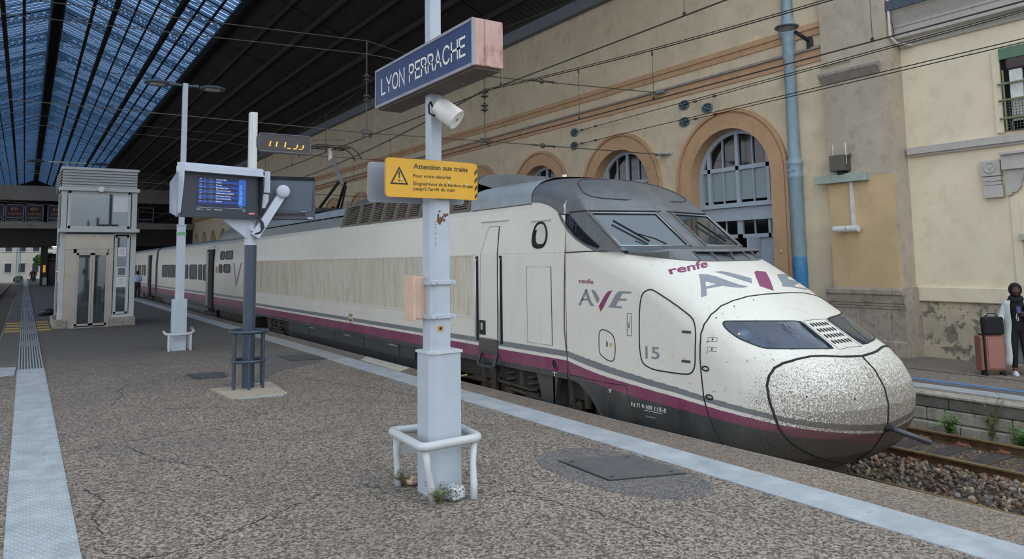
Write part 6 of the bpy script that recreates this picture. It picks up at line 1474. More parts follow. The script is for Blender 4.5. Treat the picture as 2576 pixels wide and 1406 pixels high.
M_SCRB = emis('screen_blue', '#123b8e', .55); M_SCRD = emis('screen_navy', '#0b1f4c', .40)
ps = MB(); ps.quad(sc(.29, 3.215, .004), sc(1.20, 3.215, .004), sc(1.20, 3.735, .004), sc(.29, 3.735, .004)); SCN = ps.build('display', M_SCRD, DS)
for k in range(0, 10, 2): MB().quad(*[sc(a, z, .006) for a, z in ((.31, 3.285+.044*k), (1.04, 3.285+.044*k), (1.04, 3.329+.044*k), (.31, 3.329+.044*k))]).build('row_band', M_SCRB, SCN, fix=False)
MB().quad(*[sc(a, z, .006) for a, z in ((1.05, 3.25), (1.19, 3.25), (1.19, 3.725), (1.05, 3.725))]).build('row_band', emis('screen_bright_blue', '#1c55b0', .6), SCN, fix=False)
M_TXW = emis('screen_text_white', '#b9c8dc', .8); M_TXG = emis('screen_text_grey', '#6f84a5', .6); M_TXY = emis('screen_text_dim', '#7d8a72', .55); M_TXB = emis('screen_text_blue', '#5f97d8', .8)
RW = ['Valence Ville', 'Vienne', 'Firminy', 'Barcelona Sants', 'Clermont-Ferrand', 'Villefranche-sur-Saône', 'Paris Gare de Lyon', 'Saint-André-le-Gaz', 'Roanne']; TM = ['14h21', '14h25', '14h27', '14h35', '14h40', '14h44', '14h46', '14h52', '15h04']
tw_, tg, ty_ = MB(), MB(), MB()
for i, (r_, t) in enumerate(zip(RW, TM)):
    z = 3.69-.0475*i
    text_on(tw_, r_, sc(.63, z, .008), u15, (0, 0, 1), .026, None, bold=.006); text_on(ty_, t, sc(.50, z, .008), u15, (0, 0, 1), .024)
    text_on(tg, 'TER', sc(.41, z+.014, .008), u15, (0, 0, 1), .012); text_on(tg, '%d' % (886700+37*i), sc(.41, z-.004, .008), u15, (0, 0, 1), .012); tg.quad(*[sc(a, b, .008) for a, b in ((.33, z+.004), (.375, z), (.38, z+.016), (.34, z+.022))])
tw_.build('lettering', M_TXW, SCN, fix=False); tg.build('lettering', M_TXG, SCN, fix=False); ty_.build('lettering', M_TXY, SCN, fix=False)
tv = MB(); text_on(tv, 'départs', sc(1.115, 3.27, .008), (0, 0, 1), -u15, .075, .36); text_on(tv, '14:16', sc(1.08, 3.225, .008), u15, (0, 0, 1), .02); tv.build('lettering', M_TXB, SCN, fix=False)
th_ = MB()
for s_, a in (('train', .29), ('n°', .37), ('heure', .47), ('destination', .61), ('voie', 1.13)): text_on(th_, s_, sc(a, 3.165, .006), u15, (0, 0, 1), .024, None, bold=.012)
th_.bar(sc(.29, 3.208, .006), sc(1.20, 3.208, .006), .004); th_.build('lettering', M_WHITEL, DS, fix=False)
lg = MB(); lg.prism(smooth_poly([(1.24, 3.105), (1.39, 3.115), (1.375, 3.155), (1.245, 3.15)], 2), lambda a, b, d: tuple(sc(a, b, d)), .003, .006); lo_ = lg.build('operator_badge', mat('badge_red', '#b53548', .4), DS)
tb = MB(); text_on(tb, 'SNCF', sc(1.262, 3.119, .008), u15, (0, 0, 1), .024, .10, bold=.02, shear=.2); tb.build('lettering', M_WHITEL, lo_, fix=False)
# rear screen
ub = Vector((.985, -.174, 0)); nb = Vector((-.174, -.985, 0)); O2 = Vector((3.66, 14.05, 0))
def s2(a, z, d=0.): return O2+ub*a+nb*d+Vector((0, 0, z))
RS = thing('departure_screen', tuple(s2(.45, 3.06)), 'slate grey back of the second departures screen, right of the post', 'screen')
mb = MB(); mb.add([s2(a, z, d) for d in (.06, -.12) for a, z in ((.0, 3.06), (.93, 3.06), (.93, 3.80), (.0, 3.80))], [(0, 1, 2, 3), (7, 6, 5, 4), (0, 4, 5, 1), (1, 5, 6, 2), (2, 6, 7, 3), (3, 7, 4, 0)]); mb.build('case', mat('blue_grey_case', '#47525f', .4, var=.06, scale=2), RS)
MB().add([(0, 0, 0)], []) 
mb = MB(); mb.prism([(.08, 3.80), (.12, 3.86), (-.14, 3.88), (-.14, 3.80)], lambda a, b, d: tuple(s2(d, b, a)), -.02, .95); mb.build('hood', M_CASE, RS)
mb = MB(); mb.prism([(.08, 3.22), (.10, 3.06), (-.1, 3.05), (-.1, 3.22)], lambda a, b, d: tuple(s2(d, b, a)), -.01, .94); mb.build('vent_box', M_CASE, RS)
vm = MB()
for k in range(30): vm.box(tuple(s2(.16+.021*k, 3.14, .093)), (.008, .01, .06))
vm.build('vent_slots', M_GAP, RS)['kind'] = 'stuff'
MB().bar(s2(.70, 3.20, .10), s2(.80, 3.20, .10), .012).bar(s2(.82, 3.075, .115), s2(.92, 3.075, .115), .03).build('data_plate', M_GREYP, RS)
for a in (.0, .94): MB().bar(s2(a, 3.06, .07), s2(a, 3.80, .04), .025, .05).build('side_cheek', M_CASE, RS)
HB = thing('screen_bracket', (3.6, 13.8, 2.7), 'pale grey diagonal arm with round hub holding the rear screen', 'bracket')
MB().bar((3.46, 13.72, 2.72), s2(.36, 3.54, .16), .15, .10, up=(0, -1, 0)).bar((3.40, 13.76, 2.86), (3.55, 13.72, 2.80), .06).build('arm', M_GREYP, HB)
hc = s2(.36, 3.565, .08); R = nb.to_track_quat('Z', 'Y').to_matrix(); t = MB().lathe([(.125, 0), (.125, .15), (.118, .16), (.112, .165), (.112, .20), (.10, .21), (0, .21)], n=28); mb = MB(); mb.add([R @ Vector(p)+hc for p in t.v], t.f); mb.build('hub', M_GREYP, HB, smooth=True, auto=40)
MB().tube([(3.52, 13.72, 3.05), (3.58, 13.66, 2.98), (3.60, 13.65, 2.88), (3.55, 13.66, 2.80), (3.45, 13.68, 2.76)], .016, 6).tube([(3.50, 13.72, 3.08), (3.56, 13.66, 2.95), (3.57, 13.66, 2.86)], .01, 6).build('cable', M_RUBBER, HB, smooth=True)
JB2 = MB().box((3.64, 13.78, 3.72), (.17, .14, .40), ch=.01).prism([(3.56, 3.50), (3.70, 3.50), (3.70, 3.38), (3.64, 3.24), (3.56, 3.24)], lambda a, b, d: (a, 13.73+d, b), 0, .10).build('control_box', M_GREYP)
tag(JB2, 'pale grey control box between the two departure screens', 'box')
# LED display
LD = thing('led_display', (4.0, 13.9, 4.3), 'dark LED clock display with orange segments above the departure screens', 'display')
MB().prism(rrect(3.53, 4.50, 4.31, 4.645, .04), lambda a, b, d: (a, 13.82+d, b), 0, .22).build('case', mat('anthracite_case', '#332e30', .35, var=.05), LD)
MB().tube([(a, 13.818, b) for a, b in rrect(3.53, 4.50, 4.31, 4.645, .04)], .012, 6, closed=True).build('bezel', mat('grey_bezel', '#5a5a61', .4), LD)
MB().box((3.52, 13.9, 4.48), (.08, .16, .22), ch=.02).build('side_mount', M_CASE, LD)
sg_ = MB()
for a in (3.725, 3.845, 4.005, 4.235, 4.35):
    z0_ = 4.40; n_ = 6 if a < 4.1 else 4
    for k in range(n_): sg_.box((a+.003*k+(.006 if k % 2 else 0), 13.816, z0_+.015+.0165*k), (.016, .006, .012))
for a in (4.085, 4.20, 4.31):
    for k in range(4): sg_.box((a-.026+.017*k, 13.816, 4.392), (.012, .006, .009))
sg_.build('led_segment', emis('led_orange', '#ff8a1c', 3.0), LD)['kind'] = 'stuff'

# ---- lamp post ------------------------------------------------------------------------------------
def lamp_post(x, y, label, glabel):
    t = thing('lamp_post', (x, y, 0), label, 'lamp')
    octpost(MB(), (x, y), .34, .32, 0, 1.33, .05).build('foot_casing', M_POLEW, t); octpost(MB(), (x, y), .20, .20, 1.32, 3.28, .04).build('shaft', M_POLEW, t)
    octpost(MB(), (x, y), .215, .215, 3.02, 3.10, .04).build('green_band', mat('green_tape', '#5f9a6a', .5), t); octpost(MB(), (x, y), .23, .23, 3.27, 3.30, .04).build('cap', M_POLEW, t)
    MB().box((x, y, 5.2), (.13, .13, 3.9), ch=.008).build('mast', M_POLEW, t)
    for s in (-1, 1):
        h = MB().tube([(x, y, 7.08), (x+s*.22, y, 7.10), (x+s*.34, y, 7.10)], [.035, .035, .05], 8)
        h.lathe([(0, .055), (.2, .045), (.32, .015), (.335, -.01), (.32, -.035), (0, -.035)], (x+s*.70, y, 7.09), 24); hd_ = h.build('lamp_head', mat('lamp_slate', '#4f5966', .4, var=.06), t, smooth=True, auto=40)
        MB().box((x+s*.70, y, 7.045), (.36, .22, .02)).build('diffuser', mat('lamp_glass', '#c9cbc4', .3), hd_)
    g = thing('pole_guard', (x, y, 0), glabel, 'guard rail')
    MB().tube([(x-.33, y+.22, .48), (x-.33, y-.24, .44), (x-.1, y-.30, .42), (x+.2, y-.30, .43), (x+.34, y-.2, .47), (x+.36, y+.2, .54)], .035, 8).build('top_rail', M_GUARD, g, smooth=True)
    for a, b in ((-.26, -.26), (-.20, .2), (.26, -.26), (.28, .2)): MB().cyl((x+a, y+b, 0), (x+a*1.0, y+b, .43), .032, 8).build('leg', M_GUARD, g, smooth=True, auto=40)
    return t, g
lamp_post(3.46, 21.3, 'tall white twin-arm lamp post behind the departure screens', 'white bent guard rail around the foot of the lamp post')
L2 = thing('lamp_post', (2.2, 62, 0), 'far twin-arm lamp post mostly hidden behind the lift', 'lamp')
MB().box((2.3, 62, 4.9), (.16, .16, 9.8)).build('mast', M_POLEW, L2)
for s in (-1, 1):
    MB().tube([(2.3, 62, 9.75), (2.3+s*1.2, 62, 9.75)], .05, 6).build('arm', mat('cream_arm', '#c9c6b4', .5), L2)
    MB().lathe([(0, .10), (.5, .07), (.62, 0), (.5, -.05), (0, -.05)], (2.3+s*2.0, 62, 9.75), 20).build('lamp_head', mat('lamp_slate', '#4f5966'), L2, smooth=True)

# ---- lift --------------------------------------------------------------------------------------------
M_LFR = mat('lift_frame_grey', '#b3b6b5', .45, var=.04, scale=3, dirt='#83868a', damt=.2); M_STAIN = mat('brushed_steel', '#a39c92', .35, metal=.55, var=.08, scale=3); M_LGL = glass('lift_glass', '#b4c6cc', .10, .85)
LF = thing('platform_lift', (2.25, 32.9, 0), 'glass and steel passenger lift tower standing on the platform', 'lift')
LX0, LX1, LY0, LY1 = 1.02, 3.50, 31.35, 34.6
MB().box((1.13, 32.95, .16), (.42, 3.5, .32), ch=.02).box((3.13, 32.95, .16), (.86, 3.5, .32), ch=.02).build('plinth', M_COPING, LF)
for x, y in ((1.12, LY0+.09), (3.42, LY0+.09), (1.12, LY1-.1), (3.42, LY1-.1)): MB().box((x, y, 2.72), (.18, .18, 4.8), ch=.01).build('corner_post', M_LFR, LF)
MB().box((2.26, LY0-.12, 3.53), (2.62, .62, .13), ch=.015).build('canopy', M_LFR, LF)
MB().box((1.39, LY0+.04, 1.45), (.36, .10, 2.9)).box((2.68, LY0+.04, 1.45), (.16, .10, 2.9)).box((2.02, LY0+.04, 2.79), (1.1, .10, .14)).build('door_surround', M_STAIN, LF)
MB().box((1.98, LY0+.03, 3.14), (1.56, .12, .56), ch=.006).build('header_panel', M_STAIN, LF); MB().box((1.99, LY0-.022, 2.78), (.34, .01, .09)).build('level_display', mat('pale_display', '#b9b6ac', .4), LF)
for x0_, x1_ in ((1.58, 2.085), (2.095, 2.60)):
    d = MB()
    for a, b in (((x0_+.03, .04), (x0_+.03, 2.71)), ((x1_-.03, .04), (x1_-.03, 2.71)), ((x0_, .10), (x1_, .10)), ((x0_, 2.68), (x1_, 2.68))): d.bar((a[0], LY0+.05, a[1]), (b[0], LY0+.05, b[1]), .06, .08)
    dl = d.build('door_leaf', M_STAIN, LF); MB().box(((x0_+x1_)/2, LY0+.06, 1.39), (x1_-x0_-.1, .012, 2.5)).build('pane', M_LGL, dl)
MB().box((2.05, LY0-.05, .012), (1.25, .12, .02)).build('threshold', M_ALU, LF)
SWF = MB()
for a, b in (((2.84, .45), (2.84, 3.36)), ((3.25, .45), (3.25, 3.36)), ((2.82, .47), (3.27, .47)), ((2.82, 3.34), (3.27, 3.34))): SWF.bar((a[0], LY0+.05, a[1]), (b[0], LY0+.05, b[1]), .06, .10)
SWF.box((3.05, LY0+.06, .38), (.62, .08, .12)).box((3.05, LY0+.06, 3.40), (.62, .08, .10)); sw = SWF.build('side_light', M_LFR, LF); MB().box((3.045, LY0+.06, 1.9), (.36, .012, 2.8)).build('pane', M_LGL, sw)
def notice(x, z, w, h, mred, frame=False):
    n = MB().box((x, LY0+.02, z), (w, .012, h)).build('notice', mat('paper_white', '#cfd2d6', .6, var=.04), LF)
    if frame: MB().box((x, LY0+.012, z), (w*.8, .006, h*.8)).build('notice_print', mat('notice_grey', '#5d6872', .4, var=.2, scale=30), n)
    else:
        q = MB()
        for k in range(5): q.box((x-.02*(k % 2), LY0+.012, z+h*.3-k*h*.13), (w*.6, .004, .008))
        q.build('notice_print', mat('notice_ink', '#8a4a50' if mred else '#7a7f86', .5), n)
notice(3.05, 2.02, .32, .34, False, True); notice(3.05, 1.63, .33, .38, True); notice(3.05, 2.75, .28, .34, False, False)
UG = MB()
for a, b in (((1.28, 3.62), (1.28, 5.0)), ((3.24, 3.62), (3.24, 5.0)), ((1.25, 3.66), (3.27, 3.66)), ((1.25, 4.97), (3.27, 4.97))): UG.bar((a[0], LY0+.04, a[1]), (b[0], LY0+.04, b[1]), .08, .10)
ug = UG.build('upper_window', M_LFR, LF); MB().box((2.26, LY0+.05, 4.32), (1.9, .012, 1.26)).build('pane', M_LGL, ug); MB().box((2.95, LY0+.03, 4.55), (.50, .01, .58)).build('paper_sheet', mat('paper_white', '#cfd2d6'), ug)
MB().box((2.26, LY0+.35, 5.07), (2.62, 1.0, .14), ch=.01).build('cornice', M_LFR, LF)
for k in range(6):
    z = 5.19+k*.105; mb = MB(); mb.prism([(-.10, -.035), (-.075, -.05), (.0, .045), (-.02, .055)], lambda a, b, d: (d, LY0+a-.0, z+b), 1.02, 3.48); mb.prism([(-.10, -.035), (-.075, -.05), (.0, .045), (-.02, .055)], lambda a, b, d: (LX0+a, d, z+b), LY0-.02, LY1); mb.build('louvre_slat', M_LFR, LF)
MB().box((2.26, 33.0, 5.48), (2.35, 3.1, .66)).build('roof_core', M_GAP, LF); MB().box((2.26, 33.0, 5.83), (2.56, 3.5, .10), ch=.01).build('roof_cap', M_LFR, LF)
for z0_, z1_ in ((.5, 2.0), (2.1, 3.5), (3.7, 4.95)):
    MB().box((LX0+.05, 33.0, (z0_+z1_)/2), (.012, 2.9, z1_-z0_)).build('side_pane', M_LGL, LF); MB().box((LX0+.06, 33.0, z1_+.05), (.07, 3.1, .06)).build('side_rail', M_LFR, LF)
MB().box((3.44, 33.0, 2.7), (.06, 3.0, 4.6)).box((2.26, 34.5, 2.7), (2.3, .06, 4.6)).build('rear_wall', mat('lift_inner_wall', '#5d6469', .6, var=.15), LF)
MB().box((1.85, 33.6, .95), (.5, .03, 1.2)).box((2.35, 33.4, .95), (.25, .03, 1.2)).build('inner_panel', mat('inner_white_panel', '#a9b5b2', .5, var=.06), LF); MB().box((2.12, 33.0, 1.4), (.12, .12, 2.8)).build('guide_rail', M_GAP, LF)
lsp = MB().lathe([(0, -.02), (.10, -.01), (.11, .03), (.115, .20), (0, .20)], (2.27, LY0-.28, 5.07), 18, axis='y').build('loudspeaker', mat('warm_white_plastic', '#dcdad5'), None, smooth=True, auto=40); tag(lsp, 'small white loudspeaker on the front of the lift above its upper window', 'loudspeaker')
bag = MB().sphere((1.02, 40.0, .18), .26, 10, 6, sc=(1.1, .8, .65)).sphere((.75, 39.9, .09), .16, 8, 5, sc=(1.3, .8, .5)).build('bag', M_RUBBER, None, smooth=True); tag(bag, 'black bag on the ground behind the left side of the lift', 'bag')

# ---- columns, plates, lamps and boxes on the wall ---------------------------------------------------------
M_COLB = mat('blue_grey_column_paint', '#8fa5b0', .5, var=.08, scale=3, dirt='#6b7f86', damt=.35, streak=.25, chips='#b0a888', chipamt=.04)
COLP = [(.19, -.29), (.19, 4.38), (.215, 4.42), (.215, 4.48), (.19, 4.53), (.19, 4.72), (.20, 4.76), (.225, 4.80), (.225, 4.86), (.20, 4.92), (.17, 4.96), (.155, 7.80), (.175, 7.84), (.185, 7.95), (.175, 8.06), (.165, 8.12), (.16, 8.24), (.185, 8.30), (.18, 8.40), (.20, 8.52), (.25, 8.62), (.255, 8.78), (.20, 8.86), (.17, 8.92), (.165, 9.0), (.15, 9.02), (.14, 10.7), (.165, 10.75), (.165, 10.85), (.145, 10.9), (.15, 11.4), (.20, 11.5), (.20, 11.6), (.17, 11.7), (.26, 12.0), (.26, 12.3)]
CL = []
for k, y in enumerate([12.82, 17.92, 28.1, 38.2, 48.27, 58.3, 68.4, 78.5, 88.5, 98.6]):
    if k == 0:
        c = thing('cast_iron_column', (WX-.12, y, -.29), 'pale blue cast iron column beside the first arch, streaked bright blue at the foot', 'column'); c['group'] = 'columns along the arched wall'
        MB().lathe(COLP, (WX-.12, y, 0), 20).build('shaft', M_COLB, c, smooth=True, auto=35)
        for z, r_ in ((8.70, .255), (4.62, .19)):
            for a in (2.2, 2.9, 3.6): MB().sphere((WX-.12+(r_+.0)*math.cos(a), y+r_*math.sin(a), z), .042, 8, 5).build('bolt', M_COLB, c)
        C0 = c
    else:
        lab = {1: 'pale blue cast iron column between the first and second arch', 2: 'blue-grey cast iron column behind the station name sign', 3: 'cast iron column seen left of the loudspeaker', 4: 'cast iron column behind the pantograph'}.get(k, 'distant dark cast iron column against the arched wall')
        c = copy_tree(C0, (0, y-12.82, 0), None, lab)
    CL.append(c)
bp_ = MB().lathe([(.194, -.29), (.194, 2.15), (.1925, 2.2)], (WX-.12, 12.82, 0), 20).build('blue_patch', mat('bright_blue_paint', '#3f86b8', .5, var=.2, scale=3, dirt='#6f9db5', damt=.6), C0, smooth=True)
def brk(y, z):
    b = MB().box((WX-.12, y-.02, z), (.46, .40, .045), ch=.01).box((WX-.30, y+.15, z), (.16, .06, .09), ch=.01).cyl((WX-.3, y+.3, z), (WX-.3, y+.1, z), .02, 8).cyl((WX-.1, y-.3, z), (WX-.1, y-.2, z), .03, 8).build('wire_bracket', M_COLB)
    return b
tag(brk(17.92, 7.87), 'pale blue wire bracket clamped on the column at the string course', 'bracket'); tag(brk(17.92, 5.73), 'pale blue wire bracket clamped on the column beside the arch tops', 'bracket')
M_PLATE = mat('blue_grey_iron', '#6f8791', .5, var=.25, scale=14, dirt='#2a3237', damt=.6)
def anchor(y, z, label):
    t = thing('anchor_plate', (WX-.02, y, z), label, 'anchor plate', 'oval anchor plates on the arched wall')
    MB().tube([(WX-.035, y+.21*math.cos(a), z+.145*math.sin(a)) for a in np.linspace(0, 2*PI, 24, False)], .026, 6, closed=True).build('rim', M_PLATE, t, smooth=True)
    MB().prism([(y+.21*math.cos(a), z+.145*math.sin(a)) for a in np.linspace(0, 2*PI, 24, False)], lambda p, q, d: (WX+d, p, q), -.02, .0).build('plate', mat('dark_iron_plate', '#39464d', .6), t)
    for dz in (-.055, .035): MB().tube([(WX-.05, y+.20-.4*k/10, z+dz+.028*math.sin(k*1.26)) for k in range(11)], .024, 6).build('scroll', M_PLATE, t, smooth=True)
    MB().cyl((WX-.02, y+.02, z), (WX-.11, y+.02, z), .03, 8).build('pin', M_PLATE, t)
    return t
anchor(16.99, 7.29, 'oval iron anchor plate up left of the first arch, upper one with a wire'); anchor(16.0, 7.01, 'oval iron anchor plate without a wire, just above the first arch'); anchor(17.0, 6.72, 'oval iron anchor plate left of the first arch, lower one with a wire'); anchor(22.9, 7.27, 'oval iron anchor plate above the second arch, upper of the pair'); anchor(22.92, 6.74, 'oval iron anchor plate above the second arch, lower of the pair')
def wall_lamp(y, label):
    t = thing('wall_lamp', (WX-.1, y, 8.1), label, 'lamp', 'lamps on brackets along the arched wall')
    MB().box((WX-.12, y, 8.14), (.12, .14, .34), ch=.01).tube([(WX-.14, y, 8.20), (WX-.75, y, 8.36)], [.06, .05], 8).build('bracket', mat('dark_bracket', '#2d2f33', .5), t)
    MB().lathe([(0, .06), (.20, .05), (.31, .015), (.32, -.01), (.30, -.03), (0, -.03)], (WX-1.12, y, 8.43), 24).build('lamp_head', mat('lamp_slate', '#4f5966'), t, smooth=True, auto=40)
    MB().lathe([(0, 0), (.22, 0), (.22, -.01), (0, -.01)], (WX-1.12, y, 8.395), 20).build('diffuser', mat('lamp_glass_dim', '#8d8c88', .3), t)
    return t
W0 = wall_lamp(12.14, 'round wall lamp on a bracket beside the first column, near the pilaster')
for k, y in enumerate((22.5, 33.1, 43.5, 54)): copy_tree(W0, (0, y-12.14, 0), None, ['round wall lamp between the columns above the second arch', 'dim wall lamp right of the white sign post', 'dim wall lamp above the yellow sign, left of it', 'far wall lamp behind the departure screens'][k])
# cable duct, relay box, cameras on the pilaster
DU = MB().box((PX-.09, 11.32, 4.24), (.20, 1.46, .22), ch=.008).box((PX-.09, 10.66, 4.24), (.21, .10, .24), ch=.005).build('cable_duct', mat('pale_green_duct', '#a3b0a5', .6, var=.08, scale=5, dirt='#7c7a6c', damt=.5)); tag(DU, 'pale green horizontal cable duct across the pilaster', 'duct')
RB_ = thing('relay_box', (PX-.2, 11.28, 4.4), 'dark metal box with two white antennas above the green duct', 'box')
MB().box((PX-.17, 11.28, 4.63), (.32, .42, .42), ch=.01).build('case', mat('bronze_box', '#5b5951', .4, metal=.3, var=.08), RB_); MB().box((PX-.10, 11.26, 4.38), (.18, .2, .10)).build('bracket', M_RUBBER, RB_)
for y in (11.44, 11.08): MB().cyl((PX-.2, y, 4.6), (PX-.2, y, 5.14), .016, 8).build('antenna', mat('white_pipe', '#d5d3cd'), RB_)
MB().tube([(PX-.15, 11.05, 4.82), (PX-.15, 10.98, 4.86), (PX-.15, 10.95, 4.80), (PX-.15, 11.02, 4.74)], .012, 6).build('cable', M_RUBBER, RB_)
CT = MB().box((PX-.03, 11.08, 3.55), (.06, .09, 1.15)).build('cable_cover', mat('white_pipe', '#d5d3cd')); tag(CT, 'white cable cover running down the pilaster from the green duct', 'duct')
for y, d, lab in ((11.34, .18, 'left of the two white round cameras on the pilaster'), (11.0, -.16, 'right of the two white round cameras on the pilaster')):
    t = thing('camera', (PX-.1, y, 2.9), lab, 'camera'); MB().tube([(PX-.22, y-d*.9, 2.90), (PX-.22, y+d, 2.90)], .085, 16).build('housing', mat('warm_white_plastic', '#dcdad5'), t, smooth=True, auto=40); MB().cyl((PX-.01, y, 2.86), (PX-.22, y, 2.86), .025, 8).build('arm', mat('white_pipe', '#d5d3cd'), t)
tag(MB().box((WX-.11, 13.42, 2.37), (.03, .06, .08), ch=.005).build('switch_plate', mat('white_pipe', '#d5d3cd')), 'small white switch on the right jamb of the first arch', 'switch')

# ---- overhead wires ----------------------------------------------------------------------------------------
M_WIRE = mat('black_wire', '#26211d', .6, var=.1); M_WIREP = mat('grey_span_wire', '#5a554d', .6, var=.15, scale=30)
def wire(name, pts, r, label, m=M_WIRE, group=None): o = MB().tube(pts, r, 5).build(name, m, None, smooth=True); return tag(o, label, 'wire', group)
def sag(a, b, d, n=16): a, b = Vector(a), Vector(b); return [a.lerp(b, i/n)-Vector((0, 0, d*4*(i/n)*(1-i/n))) for i in range(n+1)]
wire('contact_wire', [(8.86, -6, 6.17), (8.86, 112, 6.17)], .014, 'straight black contact wire above the train track'); wire('contact_wire', [(12.25, -6, 5.95), (12.25, 112, 5.95)], .015, 'straight black contact wire above the far track')
for x, dz, nm in ((8.86, .25, 'train track'), (12.25, 0, 'far track')):
    P = sag((x, -20, 7.75+dz), (x, 20.1, 7.72+dz), .95, 24)+sag((x, 20.1, 7.72+dz), (x, 62, 7.72+dz), .95, 24)[1:]+sag((x, 62, 7.72+dz), (x, 104, 7.72+dz), .95, 20)[1:]
    wire('carrier_wire', P, .013, 'sagging carrier wire above the %s' % nm)
    for dx in ((.045,) if x > 10 else ()): wire('carrier_wire', [p+Vector((dx, 0, .06)) for p in P], .010, 'second sagging carrier wire beside the first above the far track')
    zc = 6.17 if x < 10 else 5.95
    for y in ((7.0, 12.4, 15.2, 23.5, 27.5, 31.5, 36.5) if x > 10 else (8.2, 13.8, 25.5, 29.5, 33.5)):
        k = min(range(len(P)), key=lambda i: abs(P[i].y-y)); zt = P[k].z
        d = MB().cyl((x, y, zc), (x, y, zt), .006, 5).box((x, y, zc+.03), (.03, .05, .06)).box((x, y, zt-.04), (.02, .04, .10)).build('dropper', M_WIRE); tag(d, 'thin dropper wire joining contact and carrier wire of the %s' % nm, 'wire', 'droppers of the %s wires' % nm)
for (y, z), e, lab in (((16.99, 7.29), (14.9, -4, 6.75), 'upper guy wire running out from the anchor plate by the first arch'), ((17.0, 6.72), (14.9, -4, 6.1), 'lower guy wire running out from the anchor plate by the first arch'), ((22.9, 7.27), (15.4, -4, 6.9), 'upper guy wire from the anchor plate above the second arch'), ((22.92, 6.74), (15.4, -4, 6.3), 'lower guy wire from the anchor plate above the second arch')):
    a = Vector((WX-.1, y, z)); b = Vector(e); w = thing('guy_wire', tuple(a), lab, 'wire'); MB().tube([a, b], .012, 5).build('strand', M_WIRE, w); d = (b-a).normalized()
    for q in (.55, 1.5): MB().tube([a+d*q, a+d*(q+.05), a+d*(q+.16), a+d*(q+.2)], [.012, .04, .04, .012], 8).build('turnbuckle', mat('rust_fitting', '#54433a', .6, var=.2), w)
M_INS = mat('brown_insulator', '#4d4a46', .35, var=.15)
def ins_string(x, y, zt, zb, zi, label):
    t = thing('insulator_string', (x, y, zb), label, 'insulator'); MB().cyl((x, y, zb), (x, y, zt), .018, 6).build('rod', M_WIREP, t)
    for z in zi:
        for dz in (0, .14): MB().lathe([(.03, -.10), (.05, -.05), (.13, -.03), (.13, -.01), (.06, .03), (.03, .09)], (x, y, z+dz), 14).build('disc', M_INS, t, smooth=True, auto=40)
    MB().box((x, y, zb), (.36, .10, .14), ch=.02).cyl((x-.13, y, zb-.16), (x-.13, y, zb), .05, 8).cyl((x+.13, y, zb-.16), (x+.13, y, zb), .05, 8).build('clamp', M_INS, t)
    return t
ins_string(8.86, 21.7, 9.3, 6.32, (8.0, 7.35), 'hanging insulator string left of the station name sign'); ins_string(12.25, 20.07, 8.2, 6.08, (7.55, 7.1), 'hanging insulator string right of the sign post')
def span(dy, labs):
    o = []
    for (a, b, c, d), lab in zip((((18.0, 17.92, 7.87), (12.25, 20.07, 8.20), (8.86, 21.7, 8.85), (-15.5, 33, 11.2)), ((18.0, 28.0, 10.6), (12.25, 23.7, 9.5), (8.86, 21.7, 9.28), (-15.5, 33, 11.9)), ((18.0, 17.92, 5.73), (12.25, 20.07, 6.06), (8.86, 21.7, 6.30), (-15.5, 33, 8.6))), labs):
        o.append(wire('span_wire', [Vector(p)+Vector((0, dy, 0)) for p in (a, b, c, d)], .016, lab, M_WIREP, 'cross-span wires under the roof' if dy else None))
    return o
span(0, ('grey cross-span wire from the column bracket over both tracks', 'upper grey cross-span wire above the insulator strings', 'lower grey cross-span wire holding the contact wires'))
for dy in (20, 42): span(dy, ('distant grey cross-span wire under the shed roof',)*3)
for y, lab in ((17.3, 'upper'), (17.3, 'lower')):
    z = 8.08 if lab == 'upper' else 5.93; x = 14.0
    tag(MB().sphere((x, 19.3, z), .085, 10, 7).tube([(x-.35, 19.4, z+.02), (x+.35, 19.15, z-.02)], [.03, .03], 6).sphere((x+.35, 19.15, z-.02), .05, 8, 5).build('insulator', M_INS, None, smooth=True), '%s black insulator on the span wire behind the loudspeaker side' % lab, 'insulator')

# ---- plants along the far platform ----------------------------------------------------------------------------
PR = [((13.45, 6.75, -.93), .22, .55, 'small leafy plant close to the nose at the foot of the far platform', M_LEAF2, 14, .025, .09, 14), ((13.6, 6.15, -.93), .22, .95, 'tall dry yellowish weed left in the row at the far platform', M_LEAF, 22, .010, .07, 12), ((13.55, 5.35, -.93), .35, .50, 'bushy bright green plant in the middle of the row', M_LEAF2, 26, .016, .13, 16), ((13.6, 5.0, -.93), .18, .85, 'tall thin weed behind the bushy green plant', M_LEAF, 16, .009, .06, 9), ((13.6, 4.55, -.93), .20, .80, 'second tall dry weed at the far platform, near the frame edge', M_LEAF, 18, .010, .06, 10), ((13.5, 4.1, -.93), .30, .45, 'green plant cut by the right picture edge', M_LEAF2, 22, .018, .12, 14), ((13.5, 5.7, -.93), .25, .40, 'low green plant between the tall weeds', M_LEAF2, 18, .014, .1, 14)]
for i, (c, r_, h, lab, m, n, lw, ll, st) in enumerate(PR): weed(c, r_, h, n, 40+i, lab, m, lw, ll, st, .25)

